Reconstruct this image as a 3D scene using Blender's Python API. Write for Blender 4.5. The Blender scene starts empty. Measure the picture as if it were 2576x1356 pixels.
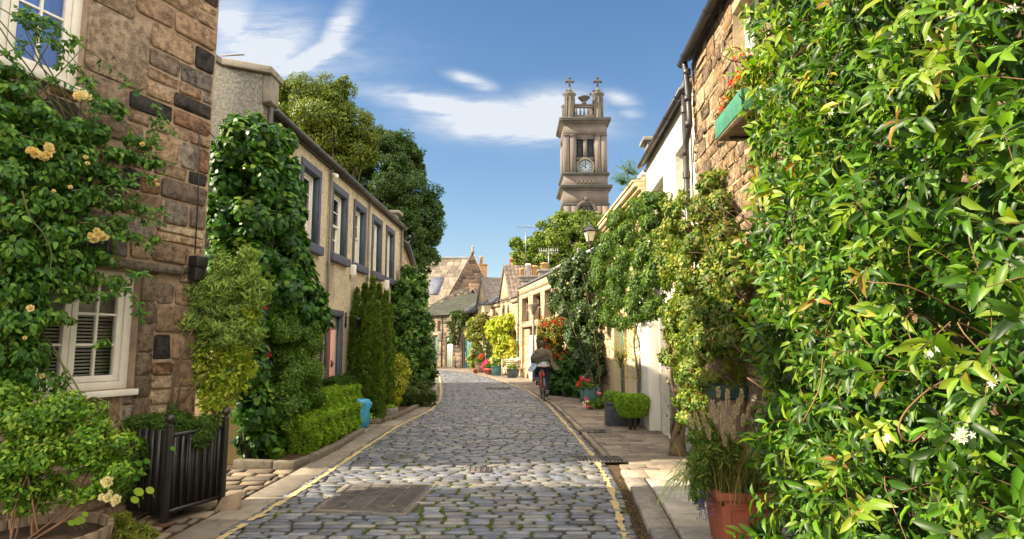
import bpy, math, random
import numpy as np
from mathutils import Vector, Matrix
random.seed(7)
R = np.random.default_rng(11)
sc = bpy.context.scene
C = sc.collection
rad = math.radians

# ---------------------------------------------------------------- camera
CAM_H = 1.65; FPX = 1560.0; PITCH = math.atan(187 / FPX)
cam = bpy.data.cameras.new('camera'); cam.sensor_width = 36; cam.lens = 36 * FPX / 2576
cam.clip_start = 0.05; cam.clip_end = 3000
co = bpy.data.objects.new('camera', cam); C.objects.link(co)
co.location = (0, 0, CAM_H); co.rotation_euler = (math.pi / 2 + PITCH, 0, 0)
sc.camera = co
sc.render.resolution_x = 1024; sc.render.resolution_y = 539

# ---------------------------------------------------------------- sun, sky, exposure
SUN_EL = rad(33); SUN_AZ = rad(7)          # sun on the left of the street, a little behind the camera
sv = Vector((-math.cos(SUN_EL) * math.cos(SUN_AZ), -math.cos(SUN_EL) * math.sin(SUN_AZ), math.sin(SUN_EL)))
sl = bpy.data.lights.new('sun', 'SUN'); sl.energy = 5.0; sl.angle = rad(0.6); sl.color = (1.0, 0.86, 0.64)
so = bpy.data.objects.new('sun', sl); C.objects.link(so)
so.rotation_euler = sv.to_track_quat('Z', 'Y').to_euler()
sc.view_settings.view_transform = 'Standard'; sc.view_settings.look = 'None'
sc.view_settings.gamma = 1; sc.view_settings.exposure = 1.42

w = bpy.data.worlds.new('World'); sc.world = w; w.use_nodes = True
nt = w.node_tree; nt.nodes.clear()
def N(t, tree=None, **k):
    n = (tree or nt).nodes.new(t)
    for a, b in k.items(): setattr(n, a, b)
    return n
def math_(op, a, b=None, tree=None):
    t = tree or nt
    n = t.nodes.new('ShaderNodeMath'); n.operation = op
    for i, v in enumerate((a, b)):
        if v is None: continue
        if isinstance(v, (int, float)): n.inputs[i].default_value = v
        else: t.links.new(v, n.inputs[i])
    return n.outputs[0]
sky = N('ShaderNodeTexSky', sky_type='NISHITA', sun_disc=False)
sky.sun_elevation = SUN_EL
sky.sun_rotation = math.atan2(sv.x, sv.y)
sky.air_density = 1.15; sky.dust_density = 0.5; sky.ozone_density = 2.6; sky.altitude = 50
tc = N('ShaderNodeTexCoord'); sx = N('ShaderNodeSeparateXYZ'); nt.links.new(tc.outputs['Generated'], sx.inputs[0])
dy = math_('MAXIMUM', math_('ABSOLUTE', sx.outputs[1]), 0.05)
ca = math_('DIVIDE', sx.outputs[0], dy); cb = math_('DIVIDE', sx.outputs[2], dy)
cx = N('ShaderNodeCombineXYZ'); nt.links.new(ca, cx.inputs[0]); nt.links.new(cb, cx.inputs[1])
def noise_w(scale, loc, sxy, detail=8, rough=.62, dist=0.0, rot=0):
    mp = N('ShaderNodeMapping'); mp.inputs['Scale'].default_value = (sxy[0], sxy[1], 1)
    mp.inputs['Location'].default_value = loc; mp.inputs['Rotation'].default_value = (0, 0, rot)
    nt.links.new(cx.outputs[0], mp.inputs[0])
    n = N('ShaderNodeTexNoise'); n.inputs['Scale'].default_value = scale; n.inputs['Detail'].default_value = detail
    n.inputs['Roughness'].default_value = rough; n.inputs['Distortion'].default_value = dist
    nt.links.new(mp.outputs[0], n.inputs['Vector']); return n.outputs['Fac']
def ell(a0, b0, ra, rb, ang):      # soft elliptical envelope in sky directions
    ua = math_('SUBTRACT', ca, a0); ub = math_('SUBTRACT', cb, b0)
    c, s = math.cos(ang), math.sin(ang)
    p = math_('DIVIDE', math_('ADD', math_('MULTIPLY', ua, c), math_('MULTIPLY', ub, s)), ra)
    q = math_('DIVIDE', math_('SUBTRACT', math_('MULTIPLY', ub, c), math_('MULTIPLY', ua, s)), rb)
    r2 = math_('ADD', math_('MULTIPLY', p, p), math_('MULTIPLY', q, q))
    return math_('POWER', 2.718, math_('MULTIPLY', r2, -1.0))
def dirpx(u, v):
    b = (678 - v) / FPX; yy = math.cos(PITCH) - b * math.sin(PITCH)
    return (u - 1288) / FPX / yy, (math.sin(PITCH) + b * math.cos(PITCH)) / yy
env = None
for (u, v, ra, rb, ang, wt) in [
        (1290, 305, .115, .028, -.05, 1.6), (1150, 275, .12, .018, -.22, 1.1), (1060, 255, .06, .010, -.1, .6), (1190, 205, .035, .010, -.35, .75),
        (1380, 280, .06, .03, .12, 1.1), (650, 120, .075, .05, .3, .9), (590, 70, .04, .06, .4, .6), (850, 80, .020, .045, -.5, .8),
        (775, 150, .075, .018, .5, .9), (1560, 250, .028, .012, -.3, .45), (1585, 287, .02, .008, 0, .35), (560, 180, .2, .05, .1, .5),
        (-500, 200, .35, .1, .2, .8), (2900, 150, .3, .05, -.2, .7)]:
    a0, b0 = dirpx(u, v)
    e = math_('MULTIPLY', ell(a0, b0, ra, rb, ang), wt)
    env = e if env is None else math_('MAXIMUM', env, e)
n1 = noise_w(5.0, (1.3, 4.1, 0), (1.0, 2.6), dist=.9, rot=.12)
n2 = noise_w(20.0, (7.3, 2.1, 0), (.45, 2.4), dist=1.2, rot=.35)
nn = math_('ADD', math_('MULTIPLY', n1, .72), math_('MULTIPLY', n2, .55))
m_ = math_('MULTIPLY', env, math_('MULTIPLY', math_('MAXIMUM', math_('SUBTRACT', nn, .40), 0.0), 6.2))
haze_ = math_('MULTIPLY', math_('POWER', 2.718, math_('MULTIPLY', cb, -5.0)), .30)
m_ = math_('ADD', m_, haze_)
m_ = math_('MINIMUM', m_, 0.92)
# broken bright cloud added unseen behind the camera and overhead to fill the street's shade
behind = math_('MULTIPLY', math_('MAXIMUM', math_('SUBTRACT', math_('ADD', math_('MULTIPLY', sx.outputs[1], -.75), math_('MULTIPLY', sx.outputs[0], .5)), 0.0), 0.0), 3.0)
over = math_('MULTIPLY', math_('MAXIMUM', math_('SUBTRACT', sx.outputs[2], 0.66), 0.0), 5.0)
nz = N('ShaderNodeTexNoise'); nz.inputs['Scale'].default_value = 2.6; nz.inputs['Detail'].default_value = 6; nt.links.new(tc.outputs['Generated'], nz.inputs['Vector'])
fill = math_('MULTIPLY', math_('MINIMUM', math_('ADD', behind, over), 1.0), math_('MINIMUM', math_('MULTIPLY', math_('MAXIMUM', math_('SUBTRACT', nz.outputs['Fac'], .3), 0.0), 5.0), 1.0))
mix = N('ShaderNodeMix', data_type='RGBA'); nt.links.new(m_, mix.inputs['Factor'])
sat = N('ShaderNodeHueSaturation'); sat.inputs['Saturation'].default_value = 1.18; sat.inputs['Value'].default_value = .78
nt.links.new(sky.outputs[0], sat.inputs['Color'])
nt.links.new(sat.outputs[0], mix.inputs['A']); mix.inputs['B'].default_value = (3.9, 4.1, 4.4, 1)
mix2 = N('ShaderNodeMix', data_type='RGBA'); nt.links.new(fill, mix2.inputs['Factor']); nt.links.new(mix.outputs['Result'], mix2.inputs['A']); mix2.inputs['B'].default_value = (15.0, 13.8, 12.1, 1)
bg = N('ShaderNodeBackground'); bg.inputs[1].default_value = 0.082
nt.links.new(mix2.outputs['Result'], bg.inputs[0])
wo = N('ShaderNodeOutputWorld'); nt.links.new(bg.outputs[0], wo.inputs[0])

# ---------------------------------------------------------------- helpers
def at(u, v, Y):
    """point at depth Y seen at the photo position (u, v) of a 2576 px wide picture"""
    a = (u - 1288) / FPX; b = (678 - v) / FPX
    t = Y / (math.cos(PITCH) - b * math.sin(PITCH))
    return (a * t, Y, CAM_H + t * (math.sin(PITCH) + b * math.cos(PITCH)))
def B(u, v, Y, ru, rv, ry):
    p = at(u, v, Y); return (p[0], p[1], p[2], ru / FPX * Y, ry, rv / FPX * Y)

def tag(o, label=None, cat=None, group=None, kind=None):
    if label: o['label'] = label
    if cat: o['category'] = cat
    if group: o['group'] = group
    if kind: o['kind'] = kind
    return o
def thing(name, label, cat, loc=(0, 0, 0), rz=0, group=None):
    o = bpy.data.objects.new(name, None); C.objects.link(o); o.empty_display_size = .1
    o.location = loc; o.rotation_euler = (0, 0, rz)
    o['_m'] = 0
    del o['_m']
    return tag(o, label, cat, group)
def rootmat(o):
    m = Matrix.Translation(o.location) @ o.rotation_euler.to_matrix().to_4x4()
    return m if o.parent is None else rootmat(o.parent) @ m

class MB:
    def __init__(s): s.V = []; s.L = []; s.S = []; s.T = []; s.n = 0
    def add(s, verts, faces, tint=None):
        v = np.asarray(verts, float).reshape(-1, 3)
        if len(v) == 0: return
        t = np.ones((len(v), 3)) if tint is None else np.broadcast_to(np.asarray(tint, float), (len(v), 3))
        if isinstance(faces, np.ndarray):
            s.L.append((faces + s.n).ravel()); s.S.append(np.full(len(faces), faces.shape[1]))
        else:
            s.L.append(np.array([i + s.n for f in faces for i in f], int)); s.S.append(np.array([len(f) for f in faces], int))
        s.V.append(v); s.T.append(t); s.n += len(v)
    def hexa(s, p, tint=None):      # 8 corners: bottom loop then top loop
        s.add(p, [(0, 3, 2, 1), (4, 5, 6, 7), (0, 1, 5, 4), (1, 2, 6, 5), (2, 3, 7, 6), (3, 0, 4, 7)], tint)
    def box(s, a, b, tint=None):
        (x0, y0, z0), (x1, y1, z1) = a, b
        s.hexa([(x0, y0, z0), (x1, y0, z0), (x1, y1, z0), (x0, y1, z0), (x0, y0, z1), (x1, y0, z1), (x1, y1, z1), (x0, y1, z1)], tint)
    def fbox(s, fr, s0, s1, n0, n1, z0, z1, tint=None):
        q = [(s0, n0), (s1, n0), (s1, n1), (s0, n1)]
        s.hexa([fr.p(a, b, z0) for a, b in q] + [fr.p(a, b, z1) for a, b in q], tint)
    def prism(s, poly, z0, z1, tint=None):
        n = len(poly)
        s.add([(x, y, z0) for x, y in poly] + [(x, y, z1) for x, y in poly],
              [tuple(range(n))[::-1], tuple(range(n, 2 * n))] + [(i, (i + 1) % n, n + (i + 1) % n, n + i) for i in range(n)], tint)
    def extr(s, pts, vec, tint=None):    # planar polygon pts (3d) extruded by vec
        n = len(pts); p = np.asarray(pts, float); q = p + np.asarray(vec, float)
        s.add(np.vstack([p, q]), [tuple(range(n))[::-1], tuple(range(n, 2 * n))] + [(i, (i + 1) % n, n + (i + 1) % n, n + i) for i in range(n)], tint)
    def tube(s, pts, r, seg=6, tint=None, caps=True):
        P = np.asarray(pts, float); n = len(P)
        rr = np.full(n, r) if np.isscalar(r) else np.interp(np.linspace(0, 1, n), np.linspace(0, 1, len(r)), r)
        T = np.gradient(P, axis=0); T /= np.maximum(np.linalg.norm(T, axis=1, keepdims=True), 1e-9)
        up = np.array([0, 0, 1.0]) if abs(T[0][2]) < .9 else np.array([1.0, 0, 0])
        V = []
        for i in range(n):
            a = np.cross(T[i], up)
            if np.linalg.norm(a) < 1e-3: a = np.cross(T[i], [0, 1, 0])
            a /= np.linalg.norm(a); b = np.cross(a, T[i]); up = b
            for k in range(seg):
                g = 2 * math.pi * k / seg
                V.append(P[i] + rr[i] * (math.cos(g) * a + math.sin(g) * b))
        F = [(i * seg + k, i * seg + (k + 1) % seg, (i + 1) * seg + (k + 1) % seg, (i + 1) * seg + k) for i in range(n - 1) for k in range(seg)]
        if caps: F += [tuple(range(seg))[::-1], tuple(range((n - 1) * seg, n * seg))]
        s.add(V, F, tint)
    def lathe(s, c, prof, seg=16, tint=None, sq=None):
        """profile [(r, z)] turned about the vertical through c"""
        V = []; n = len(prof)
        for r, z in prof:
            for k in range(seg):
                g = 2 * math.pi * k / seg
                V.append((c[0] + r * math.cos(g), c[1] + r * math.sin(g), c[2] + z))
        F = [(i * seg + k, i * seg + (k + 1) % seg, (i + 1) * seg + (k + 1) % seg, (i + 1) * seg + k) for i in range(n - 1) for k in range(seg)]
        F += [tuple(range(seg))[::-1], tuple(range((n - 1) * seg, n * seg))]
        s.add(V, F, tint)
    def ball(s, c, r, seg=10, rings=7, tint=None, sc_=(1, 1, 1)):
        V = [(c[0], c[1], c[2] - r * sc_[2])]
        for i in range(1, rings):
            a = math.pi * i / rings
            for k in range(seg):
                g = 2 * math.pi * k / seg
                V.append((c[0] + r * sc_[0] * math.sin(a) * math.cos(g), c[1] + r * sc_[1] * math.sin(a) * math.sin(g), c[2] - r * sc_[2] * math.cos(a)))
        V.append((c[0], c[1], c[2] + r * sc_[2])); m = len(V) - 1
        F = [(0, 1 + (k + 1) % seg, 1 + k) for k in range(seg)]
        for i in range(rings - 2):
            o = 1 + i * seg
            F += [(o + k, o + (k + 1) % seg, o + seg + (k + 1) % seg, o + seg + k) for k in range(seg)]
        o = 1 + (rings - 2) * seg
        F += [(o + k, o + (k + 1) % seg, m) for k in range(seg)]
        s.add(V, F, tint)
    def build(s, name, m, parent=None, smooth=False, bevel=0, label=None, cat=None, group=None, kind=None, local=False):
        me = bpy.data.meshes.new(name)
        if s.n:
            V = np.vstack(s.V); L = np.concatenate(s.L); S = np.concatenate(s.S)
            if parent is not None and not local:
                mi = np.array(rootmat(parent).inverted())
                V = V @ mi[:3, :3].T + mi[:3, 3]
            me.vertices.add(len(V)); me.vertices.foreach_set('co', V.ravel())
            me.loops.add(len(L)); me.loops.foreach_set('vertex_index', L)
            me.polygons.add(len(S)); st = np.concatenate([[0], np.cumsum(S)[:-1]])
            me.polygons.foreach_set('loop_start', st); me.polygons.foreach_set('loop_total', S)
            if smooth: me.polygons.foreach_set('use_smooth', np.ones(len(S), bool))
            me.update(calc_edges=True)
            at_ = me.attributes.new('tint', 'FLOAT_COLOR', 'POINT')
            at_.data.foreach_set('color', np.hstack([np.vstack(s.T), np.ones((s.n, 1))]).ravel())
            me.validate()
        me.materials.append(m)
        o = bpy.data.objects.new(name, me); C.objects.link(o)
        if parent is not None: o.parent = parent
        if bevel:
            b = o.modifiers.new('bevel', 'BEVEL'); b.width = bevel; b.segments = 2; b.limit_method = 'ANGLE'
        return tag(o, label, cat, group, kind)

class Frame:
    """a vertical wall plane: s along it, n outwards, z up"""
    def __init__(f, a, b, side):
        f.a = np.array(a, float); d = np.array(b, float) - f.a; f.len = float(np.hypot(*d)); f.d = d / f.len
        f.nv = np.array([f.d[1], -f.d[0]]) * side
    def p(f, s, n, z):
        q = f.a + f.d * s + f.nv * n; return (q[0], q[1], z)
    def hit(f, u, v, n=0):
        a, b = (u - 1288) / FPX, (678 - v) / FPX
        r = np.array([a, math.cos(PITCH) - b * math.sin(PITCH)]); rz = math.sin(PITCH) + b * math.cos(PITCH)
        o = f.a + f.nv * n
        t = (o @ f.nv) / (r @ f.nv); q = r * t
        return float((q - o) @ f.d), CAM_H + rz * t
    def dist(f, P): return (P[:, :2] - f.a) @ f.nv
    def rot(f): return math.atan2(f.d[1], f.d[0])

def grid_wall(mb, fr, s0, s1, z0, z1, ops, depth, n=0, tint=None):
    """wall face with rectangular openings (s0,s1,z0,z1) and their reveals"""
    S = sorted({s0, s1, *[x for o in ops for x in o[:2] if s0 < x < s1]}); Z = sorted({z0, z1, *[x for o in ops for x in o[2:] if z0 < x < z1]})
    for i in range(len(S) - 1):
        for j in range(len(Z) - 1):
            cs, cz = (S[i] + S[i + 1]) / 2, (Z[j] + Z[j + 1]) / 2
            if any(o[0] < cs < o[1] and o[2] < cz < o[3] for o in ops): continue
            mb.add([fr.p(S[i], n, Z[j]), fr.p(S[i + 1], n, Z[j]), fr.p(S[i + 1], n, Z[j + 1]), fr.p(S[i], n, Z[j + 1])], [(0, 1, 2, 3)], tint)
    for a, b, c, d in ops:
        for q in (((a, c), (a, d)), ((b, d), (b, c)), ((a, d), (b, d)), ((b, c), (a, c))):
            (p, r), (t, u) = q
            mb.add([fr.p(p, n, r), fr.p(t, n, u), fr.p(t, n - depth, u), fr.p(p, n - depth, r)], [(0, 1, 2, 3)], tint)

def free(s0, s1, z0, z1, ops, pad=0.0):
    iv = [(s0, s1)]
    for a, b, c, d in ops:
        if d + pad <= z0 or c - pad >= z1: continue
        out = []
        for p, q in iv:
            if b + pad <= p or a - pad >= q: out.append((p, q)); continue
            if a - pad > p: out.append((p, a - pad))
            if b + pad < q: out.append((b + pad, q))
        iv = out
    return iv

def stone_face(mb, fr, s0, s1, z0, z1, n0, n1, tint, r=.02, jit=.008):
    """one dressed or rubble block: a pillow-faced slab standing proud of the mortar"""
    w_, h = s1 - s0, z1 - z0
    c = min(w_, h) * .16
    def ring(ins, n, cc, jj):
        pts = [(s0 + ins + cc, z0 + ins), (s1 - ins - cc, z0 + ins), (s1 - ins, z0 + ins + cc), (s1 - ins, z1 - ins - cc),
               (s1 - ins - cc, z1 - ins), (s0 + ins + cc, z1 - ins), (s0 + ins, z1 - ins - cc), (s0 + ins, z0 + ins + cc)]
        return [fr.p(a + random.uniform(-jj, jj), n + random.uniform(-jj, jj) * .6, b + random.uniform(-jj, jj)) for a, b in pts]
    V = ring(0, n0, c * .6, 0) + ring(r * .1, n1 * .8 + n0 * .2, c * .6, jit) + ring(r * .6, n1, c * .7, jit)
    cs = fr.p((s0 + s1) / 2 + random.uniform(-.1, .1) * w_, n1 + random.uniform(-.3, .3) * (n1 - n0) * .3, (z0 + z1) / 2)
    V.append(cs)
    F = [(i, (i + 1) % 8, 8 + (i + 1) % 8, 8 + i) for i in range(8)] + [(8 + i, 8 + (i + 1) % 8, 16 + (i + 1) % 8, 16 + i) for i in range(8)]
    F += [(16 + i, 16 + (i + 1) % 8, 24) for i in range(8)]
    mb.add(V, F, tint)

def rubble(mb, fr, s0, s1, z0, z1, ops, ch=(.15, .3), bl=(.2, .6), proj=(.012, .035), pal=None, gap=.012, jit=.008, quoin=None):
    z = z0
    while z < z1 - .04:
        h = min(random.uniform(*ch), z1 - z)
        if z1 - z - h < .08: h = z1 - z
        for a, b in free(s0, s1, z + .01, z + h - .01, ops):
            s = a; first = True
            while s < b - .03:
                L = random.uniform(*bl) * (h / ch[1]) ** .35
                if b - s - L < bl[0] * .6: L = b - s
                L = min(L, b - s)
                p = random.uniform(*proj); zz = [(z, z + h)]
                if h > ch[0] * 1.6 and random.random() < .22: k = z + h * random.uniform(.4, .6); zz = [(z, k), (k, z + h)]
                for q0, q1 in zz:
                    c = np.array(random.choice(pal)) * random.uniform(.8, 1.2)
                    stone_face(mb, fr, s + gap, s + L - gap, q0 + gap, q1 - gap, 0, p * random.uniform(.6, 1.1), c, jit=jit)
                s += L
        z += h

# ---------------------------------------------------------------- materials
def mat(name, c1, c2=None, scale=4, rough=.85, bump=0, bscale=60, tint=False, trans=0, c3=None, dscale=1.2, dthr=.55, metal=0, spec=.4,
        bump2=0, bscale2=8, stretch=(1, 1, 1), coat=0):
    m = bpy.data.materials.new(name); m.use_nodes = True; t = m.node_tree; t.nodes.clear()
    def L(a, b): t.links.new(a, b)
    out = t.nodes.new('ShaderNodeOutputMaterial'); p = t.nodes.new('ShaderNodeBsdfPrincipled')
    tcn = t.nodes.new('ShaderNodeTexCoord'); mp = t.nodes.new('ShaderNodeMapping'); mp.inputs['Scale'].default_value = stretch
    L(tcn.outputs['Object'], mp.inputs[0])
    def noise(s, d=5, r=.6):
        n = t.nodes.new('ShaderNodeTexNoise'); n.inputs['Scale'].default_value = s; n.inputs['Detail'].default_value = d; n.inputs['Roughness'].default_value = r
        L(mp.outputs[0], n.inputs['Vector']); return n.outputs['Fac']
    def mixc(f, a, b, bt='MIX'):
        n = t.nodes.new('ShaderNodeMix'); n.data_type = 'RGBA'; n.blend_type = bt
        for i, v in (('Factor', f), ('A', a), ('B', b)):
            if isinstance(v, (float, int)): n.inputs[i].default_value = v
            elif isinstance(v, tuple): n.inputs[i].default_value = (*v, 1)
            else: L(v, n.inputs[i])
        return n.outputs['Result']
    def ramp(f, a, b):
        n = t.nodes.new('ShaderNodeMapRange'); n.inputs[1].default_value = a; n.inputs[2].default_value = b; n.interpolation_type = 'SMOOTHSTEP'
        L(f, n.inputs[0]); return n.outputs[0]
    col = c1
    if c2: col = mixc(ramp(noise(scale), .32, .68), c1, c2)
    if c3: col = mixc(ramp(noise(dscale, 8, .7), dthr, dthr + .12), col, c3)
    if tint:
        a = t.nodes.new('ShaderNodeAttribute'); a.attribute_name = 'tint'; col = mixc(1.0, col, a.outputs['Color'], 'MULTIPLY')
    if isinstance(col, tuple): p.inputs['Base Color'].default_value = (*col, 1)
    else: L(col, p.inputs['Base Color'])
    p.inputs['Roughness'].default_value = rough; p.inputs['Metallic'].default_value = metal
    p.inputs['Specular IOR Level'].default_value = spec
    if coat: p.inputs['Coat Weight'].default_value = coat
    nrm = None
    for st, s in ((bump2, bscale2), (bump, bscale)):
        if st:
            b = t.nodes.new('ShaderNodeBump'); b.inputs['Strength'].default_value = min(1, st); b.inputs['Distance'].default_value = .02 * max(1, st)
            L(noise(s, 6, .65), b.inputs['Height'])
            if nrm: L(nrm, b.inputs['Normal'])
            nrm = b.outputs[0]
    if nrm: L(nrm, p.inputs['Normal'])
    if trans:
        tr = t.nodes.new('ShaderNodeBsdfTranslucent')
        tcol = mixc(1.0, col if not isinstance(col, tuple) else (*col,), (1.25, 1.3, .55), 'MULTIPLY')
        L(tcol, tr.inputs[0]); ms = t.nodes.new('ShaderNodeMixShader'); ms.inputs[0].default_value = trans
        L(p.outputs[0], ms.inputs[1]); L(tr.outputs[0], ms.inputs[2]); L(ms.outputs[0], out.inputs[0])
    else: L(p.outputs[0], out.inputs[0])
    return m
def glassmat(name, tr=.7, col=(.9, .95, 1), rough=.03):
    m = bpy.data.materials.new(name); m.use_nodes = True; t = m.node_tree; t.nodes.clear()
    out = t.nodes.new('ShaderNodeOutputMaterial'); g = t.nodes.new('ShaderNodeBsdfGlossy'); g.inputs['Roughness'].default_value = rough
    g.inputs['Color'].default_value = (.9, .95, 1, 1)
    x = t.nodes.new('ShaderNodeBsdfTransparent'); x.inputs[0].default_value = (*[c * tr for c in col], 1)
    f = t.nodes.new('ShaderNodeFresnel'); f.inputs[0].default_value = 1.5
    k = t.nodes.new('ShaderNodeMath'); k.operation = 'MULTIPLY_ADD'; k.inputs[1].default_value = .45; k.inputs[2].default_value = .015; t.links.new(f.outputs[0], k.inputs[0])
    ms = t.nodes.new('ShaderNodeMixShader'); t.links.new(k.outputs[0], ms.inputs[0]); t.links.new(x.outputs[0], ms.inputs[1]); t.links.new(g.outputs[0], ms.inputs[2])
    t.links.new(ms.outputs[0], out.inputs[0]); return m

M = {}
M['ground'] = mat('earth', (.13, .105, .07), (.20, .17, .12), 2, .95, .6, 30)
M['mortar'] = mat('mossy_joint', (.060, .052, .035), (.06, .085, .018), 2.2, .95, .6, 60, c3=(.07, .12, .014), dscale=3.2, dthr=.54)
M['sett'] = mat('sett', (.80, .82, .86), (.46, .475, .52), 6, .36, .7, 70, tint=True, c3=(.42, .36, .27), dscale=.9, dthr=.55, spec=.6, bump2=.25, bscale2=14)
M['slab'] = mat('slab', (1, 1, 1), (.72, .70, .66), 5, .8, .5, 90, tint=True, c3=(.55, .48, .38), dscale=2.4, dthr=.58)
M['kerb'] = mat('kerb_granite', (.32, .29, .25), (.19, .175, .155), 14, .75, .7, 110, tint=True, c3=(.10, .09, .06), dscale=3, dthr=.6)
M['yellow'] = mat('road_paint', (.56, .42, .17), (.42, .33, .17), 12, .8, .4, 80, c3=(.24, .21, .16), dscale=9, dthr=.52)
M['grate'] = mat('cast_iron', (.15, .13, .12), (.075, .065, .06), 9, .6, .4, 70, metal=.2)
M['stone'] = mat('rubble_stone', (1.1, 1.08, 1.05), (.5, .46, .44), 16, .92, 1.4, 60, tint=True, c3=(.20, .17, .16), dscale=5.5, dthr=.56, bump2=1.6, bscale2=15)
M['stonel'] = mat('tan_stone', (1, 1, 1), (.68, .64, .58), 9, .9, 1.0, 40, tint=True, c3=(.45, .38, .3), dscale=2.2, dthr=.58, bump2=.5, bscale2=9)
M['mort'] = mat('wall_mortar', (.46, .34, .245), (.32, .23, .165), 8, .95, .9, 70, c3=(.12, .09, .07), dscale=2.4, dthr=.6)
M['mortl'] = mat('pale_mortar', (.50, .38, .24), (.38, .29, .18), 8, .95, .8, 70)
M['harl'] = mat('cream_harling', (.82, .70, .48), (.50, .42, .285), 26, .95, 2.2, 34, c3=(.42, .35, .25), dscale=1.3, dthr=.53, bump2=1, bscale2=90, stretch=(1, 1, .55))
M['harlg'] = mat('grey_harling', (.46, .43, .36), (.22, .21, .18), 24, .95, 1.8, 38, c3=(.2, .19, .16), dscale=1.4, dthr=.56, bump2=1, bscale2=110)
M['white_harl'] = mat('white_render', (.76, .71, .60), (.58, .54, .45), 18, .9, 1.1, 60, c3=(.52, .45, .35), dscale=1.4, dthr=.57)
M['cream'] = mat('cream_plaster', (.72, .57, .34), (.62, .48, .28), 2.5, .85, .25, 60, c3=(.45, .34, .2), dscale=1.5, dthr=.62)
M['coping'] = mat('coping_stone', (.30, .27, .22), (.2, .18, .15), 6, .9, .8, 50, c3=(.13, .12, .1), dscale=3, dthr=.56)
M['slate'] = mat('slate', (1.15, 1.12, 1.08), (.55, .55, .58), 7, .65, .5, 40, tint=True, c3=(.6, .62, .45), dscale=2, dthr=.6)
M['surround'] = mat('painted_surround', (.085, .09, .125), (.065, .07, .10), 5, .6, .25, 70)
M['reveal'] = mat('painted_reveal', (.055, .085, .11), (.045, .07, .09), 5, .6, .2, 70)
M['white'] = mat('white_paint', (.80, .77, .70), (.72, .69, .62), 6, .5, .12, 60)
M['glass'] = glassmat('window_glass', .9, (.92, .96, 1))
M['glassd'] = mat('dark_glass', (.018, .024, .03), None, rough=.06, spec=.8)
M['room'] = mat('room_dark', (.03, .028, .026), None, rough=.9)
M['curtain'] = mat('curtain', (.62, .58, .5), (.5, .47, .4), 3, .9, .3, 20, stretch=(6, 6, .3))
M['bluecurtain'] = mat('blue_curtain', (.01, .26, .85), (.006, .16, .66), 3, .8, .4, 9, stretch=(3, 3, .1))
M['gutter'] = mat('gutter_black', (.028, .026, .027), (.05, .042, .036), 9, .38, .2, 60, c3=(.11, .06, .03), dscale=5, dthr=.64, spec=.6)
M['pipegrey'] = mat('pipe_grey', (.23, .2, .17), (.15, .13, .11), 7, .6, .3, 60)
M['black'] = mat('black_paint', (.012, .012, .013), (.022, .02, .018), 8, .42, .15, 50, spec=.6)
M['redpaint'] = mat('red_paint', (.62, .035, .02), (.5, .03, .02), 5, .45, .1, 50)
M['pinkpaint'] = mat('pink_door', (.78, .52, .45), (.70, .46, .40), 4, .45, .12, 50)
M['greenpaint'] = mat('green_door', (.075, .17, .13), (.055, .13, .10), 4, .6, .3, 30, stretch=(5, 5, .4))
M['tealpaint'] = mat('teal_door', (.07, .17, .17), (.05, .13, .135), 4, .6, .3, 30)
M['palegreen'] = mat('pale_green_door', (.42, .48, .40), (.34, .4, .33), 4, .6, .3, 30)
M['greybox'] = mat('lead_planter', (.05, .06, .07), (.035, .042, .05), 6, .5, .2, 50)
M['garage'] = mat('grey_boards', (.30, .29, .28), (.23, .22, .22), 5, .6, .2, 50, stretch=(1, 1, 6))
M['boxgreen'] = mat('green_window_box', (.055, .22, .13), (.04, .155, .10), 8, .6, .4, 40, c3=(.03, .09, .06), dscale=6, dthr=.6)
M['boxdark'] = mat('dark_green_box', (.025, .065, .045), (.018, .045, .032), 8, .6, .4, 40)
M['terra'] = mat('terracotta', (.42, .12, .06), (.33, .09, .05), 3, .8, .35, 60, c3=(.52, .27, .17), dscale=3, dthr=.56)
M['wood'] = mat('weathered_wood', (.30, .215, .14), (.19, .135, .09), 5, .8, .5, 40, stretch=(1, 1, .3))
M['palewood'] = mat('pale_teak', (.60, .52, .42), (.48, .42, .33), 5, .8, .3, 40)
M['iron_rust'] = mat('rusty_hoop', (.08, .05, .035), (.13, .07, .04), 8, .7, .3, 40, metal=.4)
M['soil'] = mat('soil', (.06, .038, .022), (.11, .065, .035), 14, .97, 1.2, 50)
M['bark'] = mat('bark', (.19, .125, .075), (.11, .075, .05), 12, .95, 1, 40, stretch=(1, 1, .3))
M['barkd'] = mat('dark_bark', (.07, .055, .04), (.05, .04, .03), 9, .95, 1, 30)
M['stem'] = mat('green_stem', (.11, .15, .035), (.10, .09, .03), 6, .6)
M['brownstem'] = mat('brown_stem', (.20, .10, .05), (.13, .07, .035), 6, .6)
M['leaf'] = mat('leaf', (1, 1, 1), (.74, .80, .74), 3, .48, 0, tint=True, trans=.34, spec=.3)
M['leafgloss'] = mat('glossy_leaf', (1, 1, 1), (.7, .78, .7), 4, .42, 0, tint=True, trans=.36, spec=.36)
M['leafmatt'] = mat('matt_leaf', (1, 1, 1), (.75, .8, .75), 2, .6, 0, tint=True, trans=.28, spec=.3)
M['petal'] = mat('petal', (1, 1, 1), (.9, .88, .85), 6, .6, 0, tint=True, trans=.3, spec=.3)
M['tower'] = mat('tower_stone', (.38, .40, .43), (.24, .255, .28), .35, .92, .8, 3.5, tint=True, c3=(.42, .37, .32), dscale=.30, dthr=.56, stretch=(1, 1, .7))
M['towerd'] = mat('tower_sooty_stone', (.15, .13, .105), (.10, .09, .08), .9, .92, .8, 4, c3=(.20, .17, .12), dscale=.5, dthr=.6)
M['dial'] = mat('clock_dial', (.30, .35, .39), (.25, .30, .34), 1, .5)
M['ink'] = mat('clock_black', (.02, .025, .04), None, rough=.5)
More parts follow.
